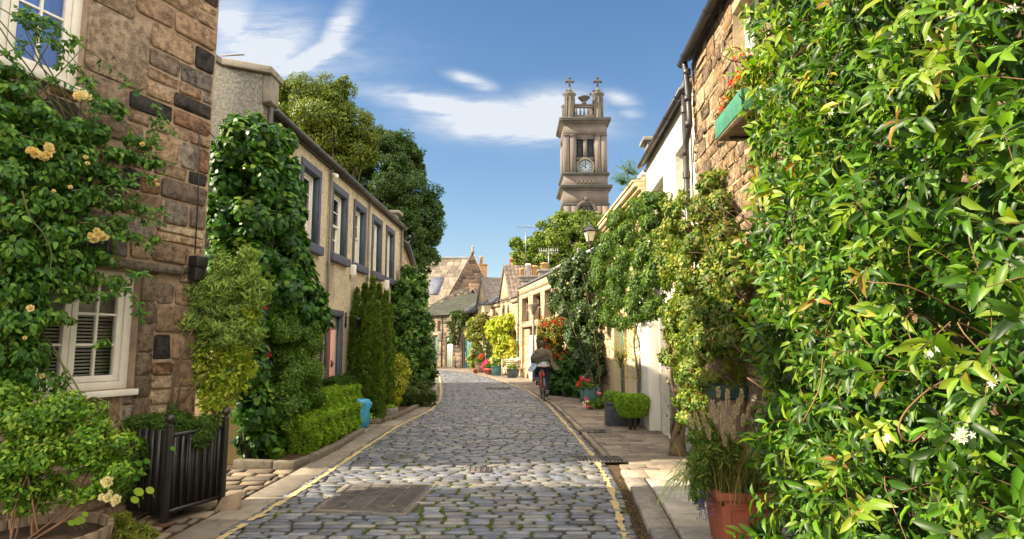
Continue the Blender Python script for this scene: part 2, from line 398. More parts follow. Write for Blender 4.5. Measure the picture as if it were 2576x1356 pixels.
M['bluebag'] = mat('blue_plastic', (.09, .42, .66), (.05, .32, .56), 6, .35, .5, 14, trans=.15)
M['lead'] = mat('lead_flashing', (.42, .45, .48), (.33, .35, .38), 2, .5, .2, 20)
M['clay'] = mat('chimney_clay', (.62, .36, .15), (.48, .27, .12), 3, .8, .2, 20)
M['claywhite'] = mat('chimney_white', (.62, .58, .54), (.5, .46, .42), 3, .8, .2, 20)
M['metal'] = mat('aerial_metal', (.3, .3, .3), None, rough=.4, metal=.8)
M['lampglass'] = mat('lantern_glass', (.62, .58, .42), (.5, .48, .36), 9, .25, .2, 40)
M['grasshead'] = mat('seed_head', (.58, .56, .44), (.68, .66, .55), 20, .9, tint=True)

# ---------------------------------------------------------------- foliage machinery
T_QUAD = (np.array([(0, 0, 0), (.45, .5, .07), (1, 0, -.08), (.45, -.5, .07)]), [(0, 2, 1), (0, 3, 2)])
T_LANCE = (np.array([(0, 0, 0), (.28, .40, .08), (.28, 0, 0), (.28, -.40, .08), (.66, .38, .0), (.66, 0, -.08), (.66, -.38, .0), (1, 0, -.26)]),
           [(0, 2, 1), (0, 3, 2), (1, 2, 5, 4), (2, 3, 6, 5), (4, 5, 7), (5, 6, 7)])
T_BROAD = (np.array([(.38, 0, .06), (0, 0, 0), (-.08, .3, -.02), (.25, .5, -.04), (.42, .36, .0), (.72, .38, -.08), (1.05, 0, -.16), (.72, -.38, -.08), (.42, -.36, 0), (.25, -.5, -.04), (-.08, -.3, -.02)]),
           [(0, i, i + 1) for i in range(1, 10)] + [(0, 10, 1)])
T_BLADE = (np.array([(0, .5, 0), (0, -.5, 0), (.4, .45, .10), (.4, -.45, .10), (.75, .3, .04), (.75, -.3, .04), (1, 0, -.14)]), [(0, 1, 3, 2), (2, 3, 5, 4), (4, 5, 6)])
T_CUP = (np.array([(0, 0, 0), (.5, .5, .12), (.5, 0, -.08), (.5, -.5, .12), (1, .3, .3), (1, -.3, .3)]), [(0, 2, 1), (0, 3, 2), (1, 2, 5, 4), (2, 3, 5)])

def unit(a): return a / np.maximum(np.linalg.norm(a, axis=-1, keepdims=True), 1e-9)
def rdir(n): return unit(R.normal(size=(n, 3)))
def put_leaves(mb, P, Nn, D, L, W, tmpl, col):
    T, F = tmpl; n = len(P)
    if n == 0: return
    D = unit(D); Yv = unit(np.cross(Nn, D)); Z = np.cross(D, Yv)
    L = np.asarray(L).reshape(-1, 1, 1) * np.ones((n, 1, 1)); W = np.asarray(W).reshape(-1, 1, 1) * np.ones((n, 1, 1))
    V = P[:, None, :] + L * (T[None, :, 0:1] * D[:, None, :] + W * T[None, :, 1:2] * Yv[:, None, :] + T[None, :, 2:3] * Z[:, None, :])
    k = len(T); off = (np.arange(n) * k)[:, None]
    base = mb.n
    mb.V.append(V.reshape(-1, 3)); mb.T.append(np.repeat(col, k, axis=0)); mb.n += n * k
    for f in F:
        mb.L.append((off + np.array(f) + base).ravel()); mb.S.append(np.full(n, len(f)))
WARM = np.array([1.06, 1.0, .92])
def pal_cols(n, pal, jit=.22):
    pal = np.array(pal, float); wts = pal[:, 3] / pal[:, 3].sum() if pal.shape[1] > 3 else None
    i = R.choice(len(pal), n, p=wts)
    return pal[i, :3] * WARM * R.uniform(1 - jit, 1 + jit, (n, 1)) * R.uniform(.93, 1.07, (n, 3))
NLEAF = [0]
def foliage(blobs, L, W, tmpl, pal, cov=2.2, clump=.28, keep=None, droop=.5, out=.45, rnd=.85, up=.25, mb=None, jl=.4, lo=.4, top=None, tang=.5):
    """leaves on the surface of many small clumps spread through each blob"""
    mb = mb or MB()
    for bb in blobs:
        c = np.array(bb[:3]); r = np.array(bb[3:6]); rm = float((r[0] * r[1] * r[2]) ** (1 / 3))
        A = 4 * math.pi * ((r[0] * r[1]) ** 1.6 / 3 + (r[0] * r[2]) ** 1.6 / 3 + (r[1] * r[2]) ** 1.6 / 3) ** (1 / 1.6)
        cw = bb[6] if len(bb) > 6 else 1
        n = int(cov * cw * A / (L * L * W * .55)) ; ncl = max(5, int(3.4 / clump ** 2))
        cd = rdir(ncl); cc = c + cd * r * R.uniform(lo, .95, (ncl, 1)); cr = clump * R.uniform(.6, 1.35, ncl)
        i = R.integers(0, ncl, n); e = unit(rdir(n) + .45 * cd[i])
        P = cc[i] + e * (cr[i][:, None] * np.minimum(r, rm * 1.6)) * R.uniform(.55, 1.0, (n, 1))
        Nn = unit(e * .75 + cd[i] * .5 + np.array([0, 0, up]))
        D = Nn * out + np.array([0, 0, -droop]) + rnd * rdir(n); D = D - Nn * (np.sum(D * Nn, 1, keepdims=True)) * tang
        col = pal_cols(n, pal)
        if top is not None:       # young growth where the plant grows outwards and up
            k = (R.random(n) < top[1] * np.clip((P[:, 2] - c[2]) / r[2], 0, 1)); col[k] = pal_cols(int(k.sum()), [top[0]])
        if keep is not None:
            m = keep(P); P, Nn, D, col = P[m], Nn[m], D[m], col[m]
        put_leaves(mb, P, Nn, D, L * R.uniform(1 - jl, 1 + jl, len(P)), W, tmpl, col); NLEAF[0] += len(P)
    return mb
def wander(a, b, n=7, amp=.05):
    a = np.array(a, float); b = np.array(b, float); t = np.linspace(0, 1, n)[:, None]
    return a + (b - a) * t + R.normal(size=(n, 3)) * amp * np.sin(np.pi * t)
def spline(pts, n=20):
    P = np.array(pts, float); m = len(P); out = []
    Q = np.vstack([2 * P[0] - P[1], P, 2 * P[-1] - P[-2]])
    for x in np.linspace(0, m - 1 - 1e-6, n):
        i = int(x); t = x - i; p0, p1, p2, p3 = Q[i], Q[i + 1], Q[i + 2], Q[i + 3]
        out.append(.5 * ((2 * p1) + (-p0 + p2) * t + (2 * p0 - 5 * p1 + 4 * p2 - p3) * t * t + (-p0 + 3 * p1 - 3 * p2 + p3) * t ** 3))
    return np.array(out)
def rosebloom(mb, c, r, col, facing=(0, -1, .3), n=26):
    f = unit(np.array(facing, float)); a = unit(np.cross(f, [0, 0, 1])); b = np.cross(a, f)
    k = np.arange(n); th = k * 2.4; q = np.sqrt((k + .5) / n)
    rd = np.cos(th)[:, None] * a + np.sin(th)[:, None] * b
    P = np.array(c) + rd * (q * r * .55)[:, None] - f * (q * r * .45)[:, None]
    D = rd * (q * 1.0)[:, None] + f * (1.15 - q)[:, None]
    Nn = f * (q)[:, None] - rd * (1 - q * .4)[:, None] + 1e-3
    cc = np.array(col) * R.uniform(.85, 1.05, (n, 1))
    put_leaves(mb, P, unit(Nn), D, r * R.uniform(.5, .75, n), 1.0, T_CUP, cc)
def star(mb, c, r, col, facing=(-.3, -1, .3)):
    f = unit(np.array(facing, float) + R.normal(size=3) * .25); a = unit(np.cross(f, [0, 0, 1])); b = np.cross(a, f)
    th = np.arange(5) * 2 * math.pi / 5 + R.random()
    rd = np.cos(th)[:, None] * a + np.sin(th)[:, None] * b
    put_leaves(mb, np.tile(np.array(c), (5, 1)), np.tile(f, (5, 1)), rd, r, .42, T_QUAD, np.tile(np.array(col), (5, 1)))
# ================================================================ GROUND AND ROAD
def pl(pts, y):
    return float(np.interp(y, [p[1] for p in pts], [p[0] for p in pts]))
YL = [(-2.47, -3), (-2.46, 5.5), (-2.40, 6.6), (-2.35, 8), (-2.34, 9.7), (-2.28, 12.6), (-2.02, 15.6), (-2.1, 18.2), (-2.5, 22), (-3.6, 31), (-4.3, 35), (-7, 42), (-12, 50)]
YR = [(.95, -3), (.95, 5.0), (1.15, 7.2), (1.22, 8.9), (1.15, 12.1), (1.0, 17), (.58, 22), (-.7, 29.2), (-2.17, 35), (-4.6, 40), (-8.5, 45), (-13, 50)]
mb = MB(); mb.add([(-400, -200, -.03), (400, -200, -.03), (400, 900, -.03), (-400, 900, -.03)], [(0, 1, 2, 3)])
mb.build('ground', M['ground'], kind='structure')

SET = [(.25, .255, .285), (.19, .20, .24), (.30, .295, .31), (.26, .24, .22), (.33, .305, .27), (.2, .215, .265), (.15, .15, .17)]
def setts(mb, x0f, x1f, y0, y1, pitch=(.096, .109), ln=(.17, .30), top=.028, cols=SET, gap=.008, wav=.012, skip=None, jit=.004, ang=0.0, ends=None):
    y = y0
    while y < y1:
        h = random.uniform(*pitch); yc = y + h / 2
        x, xe = x0f(yc), x1f(yc); x += random.uniform(-.05, .0)
        while x < xe - .04:
            L = min(random.uniform(*ln), xe - x + .03)
            cx_, cy_ = x + L / 2, yc + wav * math.sin(x * 2.1 + y * .35) + wav * .4 * math.sin(x * 5 + y)
            if not (skip and skip(cx_, cy_)):
                a, b = L / 2 - gap * 1.1 - random.uniform(0, .008), h / 2 - gap * .85 - random.uniform(0, .003)
                if ends is not None: ends.append((x, cy_))
                zt = top + random.gauss(0, .0035); th = random.gauss(0, .008) + ang; ct, st_ = math.cos(th), math.sin(th)
                tx, ty = random.gauss(0, .010), random.gauss(0, .025)
                def rg(ax, by, z, c):
                    q = [(-ax + c, -by), (ax - c, -by), (ax, -by + c), (ax, by - c), (ax - c, by), (-ax + c, by), (-ax, by - c), (-ax, -by + c)]
                    return [(cx_ + ct * i - st_ * j + random.uniform(-jit, jit) * .5, cy_ + st_ * i + ct * j + random.uniform(-jit, jit) * .5, z + tx * i + ty * j) for i, j in q]
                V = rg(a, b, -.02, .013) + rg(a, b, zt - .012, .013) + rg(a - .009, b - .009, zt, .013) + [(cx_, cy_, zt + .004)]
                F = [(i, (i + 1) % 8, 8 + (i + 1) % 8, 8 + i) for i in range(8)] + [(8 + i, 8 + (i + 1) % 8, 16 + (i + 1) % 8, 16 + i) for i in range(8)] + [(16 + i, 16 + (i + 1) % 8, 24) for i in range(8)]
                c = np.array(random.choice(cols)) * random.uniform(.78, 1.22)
                mb.add(V, F, np.vstack([np.tile(c * [.22, .2, .16], (8, 1)), np.tile(c * [.38, .36, .28], (8, 1)), np.tile(c, (9, 1))]))  # shade of the stone sides painted into their lower rings
            x += L
        y += h
    return mb

GR = [(-1.90, 6.40), (-1.06, 6.24), (-.93, 7.42), (-1.86, 7.42)]      # large drain grate in the road
def in_grate(x, y): return -1.93 < x < -.92 and 6.22 < y < 7.46
# road bed (joints) and setts
ys = np.concatenate([np.arange(-3, 50, .5)])
mb = MB(); V = []; F = []
for i, y in enumerate(ys):
    for k in range(9):
        t = k / 8; x = pl(YL, y) * (1 - t) + pl(YR, y) * t + (-.06 if k == 0 else .06 if k == 8 else 0)
        V.append((x, y, 0.004))
    if i: F += [((i - 1) * 9 + k, (i - 1) * 9 + k + 1, i * 9 + k + 1, i * 9 + k) for k in range(8)]
mb.add(V, F)
road = mb.build('road', M['mortar'], kind='structure')
ENDS = []
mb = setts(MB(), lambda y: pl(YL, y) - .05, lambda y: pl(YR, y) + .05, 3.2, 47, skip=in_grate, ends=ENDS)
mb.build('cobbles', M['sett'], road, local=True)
# moss and weeds in the joints
mb = MB(); E_ = np.array(ENDS); E_ = E_[E_[:, 1] < 26]
cx_, cy_ = E_[:, 0], E_[:, 1]; fx = np.array([(x - pl(YL, y)) / (pl(YR, y) - pl(YL, y)) for x, y in E_])
patch = np.sin(cx_ * 2.3 + cy_ * .6) + np.sin(cx_ * 5.1 - cy_ * 1.3 + 2) + .6 * np.sin(cy_ * 2.2) + R.normal(0, .7, len(E_)) + 1.2 * np.exp(-((fx - .58) / .3) ** 2) - .2
k = patch > .45; E_ = E_[k]; r3 = 26; nn0 = len(E_) * r3; i = np.repeat(np.arange(len(E_)), r3); sz_ = R.uniform(.5, 1.5, len(E_))[i]
P = np.stack([E_[i, 0] + R.normal(0, .011, nn0) * sz_, E_[i, 1] + R.normal(0, .022, nn0) * sz_, R.uniform(.004, .014, nn0)], 1); D = rdir(nn0); D[:, 2] = np.abs(D[:, 2]) * .7 + .3
put_leaves(mb, P, rdir(nn0), D, R.uniform(.012, .024, nn0) * sz_, .6, T_QUAD, pal_cols(nn0, [(.13, .24, .015, 1), (.22, .30, .025, .7), (.07, .13, .012, .8), (.20, .16, .04, .25)]))
mb.build('moss', M['leafmatt'], kind='stuff', label='moss and small weeds growing between the road setts', cat='moss')

# yellow lines: paint lying on each row of setts
mb = MB()
for line, off in ((YL, .03), (YR, -.04)):
    y = 4.2
    while y < 46:
        h = .1025; w0 = .030 + random.uniform(-.016, .014) + (.012 if y > 20 else 0)
        if random.random() < .97:
            x = pl(line, y) + off + random.uniform(-.008, .008); x2 = pl(line, y + h) + off + random.uniform(-.008, .008)
            g = .002
            pts = [(x - w0, y + g), (x, y + g - random.uniform(0, .01)), (x + w0, y + g), (x2 + w0 + random.uniform(-.012, .012), y + h - g), (x2, y + h - g + random.uniform(0, .01)), (x2 - w0 + random.uniform(-.012, .012), y + h - g)]
            mb.add([(a, b, .0375) for a, b in pts], [tuple(range(6))])
        y += h
mb.build('road_marking', M['yellow'], kind='structure')

# gutter flags and side pavements
def slabs(mb, x0f, x1f, y0, y1, ln, z, cols, gap=.006, bev=.008, rows=None, h=.05, skip=None):
    y = y0
    while y < y1 - .02:
        d = min(random.uniform(*ln), y1 - y)
        a0, b0, a1, b1 = x0f(y), x1f(y), x0f(y + d), x1f(y + d)
        cuts = [0, 1]
        if rows:
            wd = b0 - a0; k = random.uniform(0, rows); cuts = [0]
            while k < wd - rows * .15:
                if k > rows * .15: cuts.append(k / wd)
                k += rows * random.uniform(.9, 1.1)
            cuts.append(1)
        for c0, c1 in zip(cuts, cuts[1:]):
            p = [(a0 + (b0 - a0) * c0 + gap, y + gap), (a0 + (b0 - a0) * c1 - gap, y + gap), (a1 + (b1 - a1) * c1 - gap, y + d - gap), (a1 + (b1 - a1) * c0 + gap, y + d - gap)]
            if skip and skip(sum(q[0] for q in p) / 4, y + d / 2): continue
            zz = z + random.gauss(0, .002); cx_ = sum(q[0] for q in p) / 4; cy_ = sum(q[1] for q in p) / 4
            def sh(q, e): 
                l = math.hypot(q[0] - cx_, q[1] - cy_); return (q[0] + (cx_ - q[0]) * e / l, q[1] + (cy_ - q[1]) * e / l)
            V = [(*q, z - h) for q in p] + [(*q, zz - bev * .6) for q in p] + [(*sh(q, bev * 1.5), zz) for q in p]
            F = [(i, (i + 1) % 4, 4 + (i + 1) % 4, 4 + i) for i in range(4)] + [(4 + i, 4 + (i + 1) % 4, 8 + (i + 1) % 4, 8 + i) for i in range(4)] + [(8, 9, 10, 11)]
            mb.add(V, F, np.array(random.choice(cols)) * random.uniform(.85, 1.15))
        y += d
    return mb
FL = [(.25, .215, .17), (.28, .24, .19), (.22, .19, .155)]
mb = MB(); V = []; F = []
for i, y in enumerate(ys):
    V += [(-9, y, -.004), (pl(YL, y) - .05, y, -.004), (pl(YR, y) + .05, y, -.004), (9, y, -.004)]
    if i: F += [((i - 1) * 4, (i - 1) * 4 + 1, i * 4 + 1, i * 4), ((i - 1) * 4 + 2, (i - 1) * 4 + 3, i * 4 + 3, i * 4 + 2)]
mb.add(V, F); pave = mb.build('pavement', M['soil'], kind='structure')
gl = lambda y: pl(YL, y) - .06
mb = slabs(MB(), lambda y: gl(y) - .38, gl, 3.4, 44, (.7, 1.1), .024, FL)
mb.build('gutter_stone', M['slab'], pave, local=True)
# cobbled apron left of the gutter stones, in front of the stone house
AP = [(.28, .22, .155), (.20, .155, .115), (.30, .235, .165), (.16, .13, .10)]
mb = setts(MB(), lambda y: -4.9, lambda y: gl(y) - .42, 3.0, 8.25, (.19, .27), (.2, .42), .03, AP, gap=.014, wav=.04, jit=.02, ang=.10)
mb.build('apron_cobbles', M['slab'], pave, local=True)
# path flags between the two beds and pavement further along the left
mb = slabs(MB(), lambda y: -3.62, lambda y: gl(y) - .40, 11.85, 12.9, (.4, .6), .024, FL, rows=.55)
mb = slabs(mb, lambda y: pl(YL, y) - 2.2, lambda y: gl(y) - .40, 19.2, 44, (.4, .6), .024, FL, rows=.6)
mb.build('path_flags', M['slab'], pave, local=True)
# right side: granite kerb, concrete slabs, block paving
RX = [(2.08, -3), (2.63, 8.7), (2.86, 12.9), (2.80, 17.9), (.35, 32), (-1.3, 38.5), (-2.3, 41.5), (-6.3, 47.5), (-9, 51)]
mb = MB()
slabs(mb, lambda y: pl(YR, y) + .18, lambda y: pl(YR, y) + .41, 3.0, 7.75, (.55, .95), .055, [(.9, .9, .92), (1.1, 1.05, 1)], h=.1, bev=.015)
slabs(mb, lambda y: pl(YR, y) + .12, lambda y: pl(YR, y) + .22, 9.2, 31, (.5, 1.2), .032, [(1.1, 1, .85), (.8, .75, .65)], h=.06, bev=.01)
mb.build('kerb', M['kerb'], pave, local=True)
CO = [(.46, .42, .36), (.52, .48, .41), (.40, .37, .32), (.49, .43, .35)]
mb = slabs(MB(), lambda y: pl(YR, y) + .44, lambda y: pl(RX, y) - .02, 3.0, 7.75, (.36, .44), .042, CO)
mb.build('concrete_slab', M['slab'], pave, local=True)
TH = [(.47, .39, .29), (.42, .35, .27)]
mb = slabs(MB(), lambda y: pl(YR, y) + .20, lambda y: pl(RX, y) - .02, 7.78, 8.25, (.47, .47), .036, TH, rows=.45)
mb.build('threshold_slab', M['slab'], pave, local=True)
BR = [(.26, .21, .165), (.22, .18, .145), (.30, .245, .19), (.18, .15, .125)]
mb = slabs(MB(), lambda y: pl(YR, y) + .24, lambda y: pl(RX, y) - .02, 8.27, 42, (.2, .235), .026, BR, rows=.42, gap=.006, bev=.005,
           skip=lambda x, y: 1.1 < x < 1.62 and 8.68 < y < 9.3)
mb.build('paving_block', M['slab'], pave, local=True)
# litter of dry leaves along the right kerb
mb = MB(); n = 1700
y_ = R.uniform(3.6, 8.0, n); x_ = np.array([pl(YR, a) for a in y_]) + .12 + R.normal(0, .024, n)
P = np.stack([x_, y_, R.uniform(.008, .03, n)], 1)
put_leaves(mb, P, unit(rdir(n) * .5 + [0, 0, 1]), rdir(n) * [1, 1, .3], R.uniform(.012, .03, n), .7, T_QUAD, pal_cols(n, [(.13, .085, .045, 1), (.24, .16, .07, .4), (.06, .04, .02, 1.2), (.10, .12, .03, .3)]))
n = 500; y_ = R.uniform(5, 20, n); x_ = R.uniform(-3.4, 2.6, n); k = R.random(n) < .55
x_[k] = np.where(R.random(k.sum()) < .5, R.normal(-2.75, .22, k.sum()), R.normal(2.2, .3, k.sum()))
P = np.stack([x_, y_, np.full(n, .036)], 1)
put_leaves(mb, P, unit(rdir(n) * .3 + [0, 0, 1]), rdir(n) * [1, 1, .15], R.uniform(.02, .045, n), .6, T_QUAD, pal_cols(n, [(.34, .18, .05, 1), (.42, .30, .07, .6), (.15, .08, .03, 1)]))
mb.build('fallen_leaves', M['leafmatt'], kind='stuff', label='dry brown leaves lying in the gutter along the right kerb', cat='leaves')

# drain grates
def grate(name, label, quad, nbx, nby, z=.028, group=None, con=True):
    c = np.mean(np.array(quad), 0); t = thing(name, label, 'drain grate', (c[0], c[1], 0), group=group)
    Q = [np.array([*q, z]) for q in quad]
    def bil(a, b): return (Q[0] * (1 - a) + Q[1] * a) * (1 - b) + (Q[3] * (1 - a) + Q[2] * a) * b
    if con:
        mb = MB(); e = .085
        o = [bil(-e, -e), bil(1 + e, -e), bil(1 + e, 1 + e * .8), bil(-e, 1 + e * .8)]
        for i in range(4):
            j = (i + 1) % 4; a, b, cc, d = o[i], o[j], Q[j], Q[i]
            mb.add([a - [0, 0, .03], b - [0, 0, .03], b, a, cc, d, cc - [0, 0, .03], d - [0, 0, .03]], [(0, 1, 2, 3), (3, 2, 4, 5), (5, 4, 6, 7)], (.20, .17, .14))
        mb.build('concrete_surround', M['slab'], t)
    mb = MB()
    V = [p - np.array([0, 0, .02]) for p in Q]; mb.add(V, [(0, 1, 2, 3)], (.2, .2, .2)); mb.build('pit', M['room'], t)
    mb = MB(); 
    def bar(a0, b0, a1, b1, wd, dz=0):
        p, q = bil(a0, b0), bil(a1, b1); d = unit(q - p); s = np.array([-d[1], d[0], 0]) * wd / 2
        top = [p - s, q - s, q + s, p + s]; mb.hexa([x - [0, 0, .015] for x in top] + [x + [0, 0, dz] for x in top])
    W_ = np.linalg.norm(Q[1] - Q[0]); H_ = np.linalg.norm(Q[3] - Q[0])
    for k in range(nbx + 1): bar(k / nbx, 0, k / nbx, 1, W_ / nbx * .5, .0)
    for k in range(nby + 1): bar(0, k / nby, 1, k / nby, .014 if k not in (0, nby) else .03, .002)
    for a in (0, .25, .5, .75, 1): bar(a, 0, a, 1, .03, .004)
    mb.build('bars', M['grate'], t)
    return t
grate('drain_grate', 'large rectangular iron drain grate with concrete edge in the near left of the road', GR, 34, 14)
grate('drain_grate', 'narrow iron gully grate under the yellow line at the right kerb', [(.92, 8.78), (1.56, 8.78), (1.52, 9.22), (.92, 9.22)], 12, 3, z=.042, con=False)
grate('drain_grate', 'small iron gully grate beside the right kerb further along the pavement', [(1.26, 11.7), (1.72, 11.7), (1.74, 12.0), (1.28, 12.0)], 9, 2, z=.042, con=False)
grate('drain_grate', 'small square iron cover in the sunlit middle of the road', [(-.55, 8.12), (-.28, 8.12), (-.28, 8.42), (-.55, 8.42)], 8, 5, z=.040, con=False)
grate('drain_grate', 'long iron cover set in the far middle of the road', [(-.95, 22.6), (-.05, 22.6), (-.05, 23.4), (-.95, 23.4)], 12, 3, z=.040, con=False)

# planting beds on the left: stone kerb and soil
def bed(name, label, pts, inner, z=.11):
    mb = MB()
    for (a, b) in zip(pts, pts[1:]):
        a = np.array(a); b = np.array(b); L = np.linalg.norm(b - a); d = (b - a) / L; nn = np.array([-d[1], d[0]])
        k = 0
        while k < L - .01:
            l = min(random.uniform(.55, .95), L - k); l = L - k if L - k - l < .2 else l
            p0 = a + d * (k + .006); p1 = a + d * (k + l - .006); zt = z + random.uniform(-.008, .008)
            q = [p0, p1, p1 + nn * .12, p0 + nn * .12]
            mb.prism([tuple(x) for x in q], -.02, zt, np.array((.62, .57, .48)) * random.uniform(.8, 1.15))
            k += l
    o = mb.build(name, M['kerb'], bevel=.015, kind='structure')
    mb = MB(); mb.prism(inner, -.02, z - .04); mb.build('soil_bed', M['soil'], kind='structure')
bed('bed_kerb', '', [(-3.76, 8.58), (-2.86, 8.40), (-2.74, 8.95), (-2.68, 9.9), (-2.72, 11.75)], [(-3.7, 8.72), (-2.97, 8.55), (-2.85, 9.0), (-2.80, 9.9), (-2.84, 11.72), (-3.6, 11.8), (-3.72, 9)])
bed('bed_kerb', '', [(-3.5, 12.98), (-2.78, 12.95), (-2.60, 13.5), (-2.42, 15.0), (-2.40, 16.6), (-2.5, 18.9), (-3.3, 19.0)], [(-3.5, 13.1), (-2.9, 13.08), (-2.73, 13.6), (-2.55, 15.1), (-2.52, 16.6), (-2.62, 18.85), (-3.4, 18.9)])

# ================================================================ NEAR LEFT STONE HOUSE
d21 = np.array([.358, .934]); FC = np.array([-3.35, 6.68]); NC = FC - d21 * 3.6
FS = Frame(NC, FC, +1)
def sz(fr, u, v, n=0): return fr.hit(u, v, n)
# openings from the photograph's measurements
wl_s1, _ = FS.hit(331, 830, -.08); wl_z0 = FS.hit(300, 978, -.08)[1]; wl_z1 = FS.hit(330, 684)[1]
wl_s0 = wl_s1 - 1.12
wu_s1, _ = FS.hit(205, 100, -.05); wu_z0 = FS.hit(190, 226, -.05)[1]
wu_s0 = wu_s1 - 1.12; EAVE_S = 5.78
opsS = [(wl_s0, wl_s1, wl_z0, wl_z1), (wu_s0, wu_s1, wu_z0, 5.62)]
print('stone house', FS.len, opsS)
hs = thing('stone_house', 'brown rubble stone house filling the left edge, with a blue curtained upper window', 'house', (*NC, 0))
mb = MB(); L = FS.len
grid_wall(mb, FS, 0, L, 0, EAVE_S, opsS, .22)
BK0, BK1 = (NC[0] - 4.2, NC[1] + .3), (FC[0] - 4.6, FC[1] - .75)
GS = Frame(FC, BK1, -1); BS = Frame(BK1, BK0, +1); HS = Frame(BK0, NC, +1)
for fr in (GS,): mb.add([fr.p(0, 0, 0), fr.p(fr.len, 0, 0), fr.p(fr.len, 0, EAVE_S), fr.p(fr.len / 2, 0, EAVE_S + 1.15), fr.p(0, 0, EAVE_S)], [(0, 1, 2, 3, 4)])
mb.add([(*BK1, 0), (*BK0, 0), (*BK0, EAVE_S), (*BK1, EAVE_S)], [(0, 1, 2, 3)])
mb.add([(*BK0, 0), (*NC, 0), (*NC, EAVE_S), ((BK0[0] + NC[0]) / 2, (BK0[1] + NC[1]) / 2, EAVE_S + 1.15), (*BK0, EAVE_S)], [(0, 1, 2, 3, 4)])
wall = mb.build('wall', M['mort'], hs)
PB = [(.70, .49, .32), (.56, .39, .26), (.80, .58, .39), (.62, .42, .28), (.40, .31, .25), (.12, .10, .09), (.09, .08, .075), (.82, .64, .44), (.52, .45, .38), (.52, .30, .18), (.38, .34, .31)]
mb = MB()
# big ashlar dressings beside the windows
dress = []
for (a, b, c, d), wdt in ((opsS[0], .34), (opsS[1], .62)):
    z = c - .35; k = 0
    while z < min(d, EAVE_S - .1):
        h = min(random.uniform(.48, .7), EAVE_S - .08 - z); wr = wdt * (1.0 if k % 2 else .72)
        if c < 3: h = min(random.uniform(.2, .3), d - z) if d - z > .12 else .12; wr = .17
        dress.append((b + .0, b + wr, z, z + h)); z += h; k += 1
dress.append((wl_s0 - .3, wl_s1 + .42, wl_z1, wl_z1 + .10))
for i, (a, b, c, d) in enumerate(dress[:-1]):
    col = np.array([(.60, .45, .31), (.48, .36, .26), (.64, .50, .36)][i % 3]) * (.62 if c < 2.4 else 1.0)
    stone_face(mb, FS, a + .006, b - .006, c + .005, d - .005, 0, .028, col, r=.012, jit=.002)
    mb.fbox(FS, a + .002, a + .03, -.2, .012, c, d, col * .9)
a, b, c, d = dress[-1]; mb.fbox(FS, a, b, -.05, .075, c + .02, d, (.42, .37, .29))
ops2 = opsS + dress
rubble(mb, FS, 0, L - .02, 0.0, EAVE_S - .02, ops2, ch=(.12, .29), bl=(.18, .6), proj=(.010, .030), pal=PB, gap=.014, jit=.014)
rubble(mb, GS, .02, 1.6, 0, EAVE_S - .02, [], ch=(.15, .27), bl=(.2, .5), proj=(.012, .035), pal=PB, gap=.011)
mb.build('rubble_facing', M['stone'], hs)
# roof
def tiles(mb, a, b, c, d, tint, tw=.32, tl=.24, lift=.035):
    a, b, c, d = [np.array(q, float) for q in (a, b, c, d)]
    rows = int(min(26, max(5, np.linalg.norm(d - a) / tl))); cols = int(min(46, max(6, np.linalg.norm(b - a) / tw)))
    for r in range(rows):
        o = random.random(); t0, t1 = r / rows, (r + 1.02) / rows
        for k in range(cols + 1):
            u0, u1 = max(0, (k - o) / cols + .002), min(1, (k + 1 - o) / cols - .002)
            if u1 - u0 < .003: continue
            q = [(a + (b - a) * u) * (1 - t) + (d + (c - d) * u) * t for u, t in ((u0, t0), (u1, t0), (u1, t1), (u0, t1))]
            z = [lift, lift, .008, .008]; tp = [p + [0, 0, e * random.uniform(.8, 1.2)] for p, e in zip(q, z)]
            mb.add([*tp, q[0], q[1]], [(0, 1, 2, 3), (4, 5, 1, 0)], np.array(tint) * random.uniform(.6, 1.35))
def gable_roof(mb, quad, z, rise, over=.25, tint=(.13, .13, .14), th=.08):
    (a, b, c, d) = [np.array(q, float) for q in quad]     # a-b street eave, d-c back eave
    m0, m1 = (a + d) / 2, (b + c) / 2; e = (b - a) / np.linalg.norm(b - a)
    for p, q in ((a, b), (d, c)):
        o0 = (p - m0) / np.linalg.norm(p - m0); o1 = (q - m1) / np.linalg.norm(q - m1)
        sl = rise / np.linalg.norm(p - m0)
        P0 = p + o0 * over; P1 = q + o1 * over
        lo = [(*P0, z - sl * over + .02), (*P1, z - sl * over + .02)]; hi = [(*m1, z + rise + .02), (*m0, z + rise + .02)]
        v = lo + hi; mb.hexa([*v, *[(x, y, k + th) for x, y, k in v]], tint)
        tiles(mb, *[(x, y, k + th) for x, y, k in v], tint)
mb = MB(); gable_roof(mb, (NC, FC, BK1, BK0), EAVE_S, 1.15, .22); mb.build('roof', M['slate'], hs)

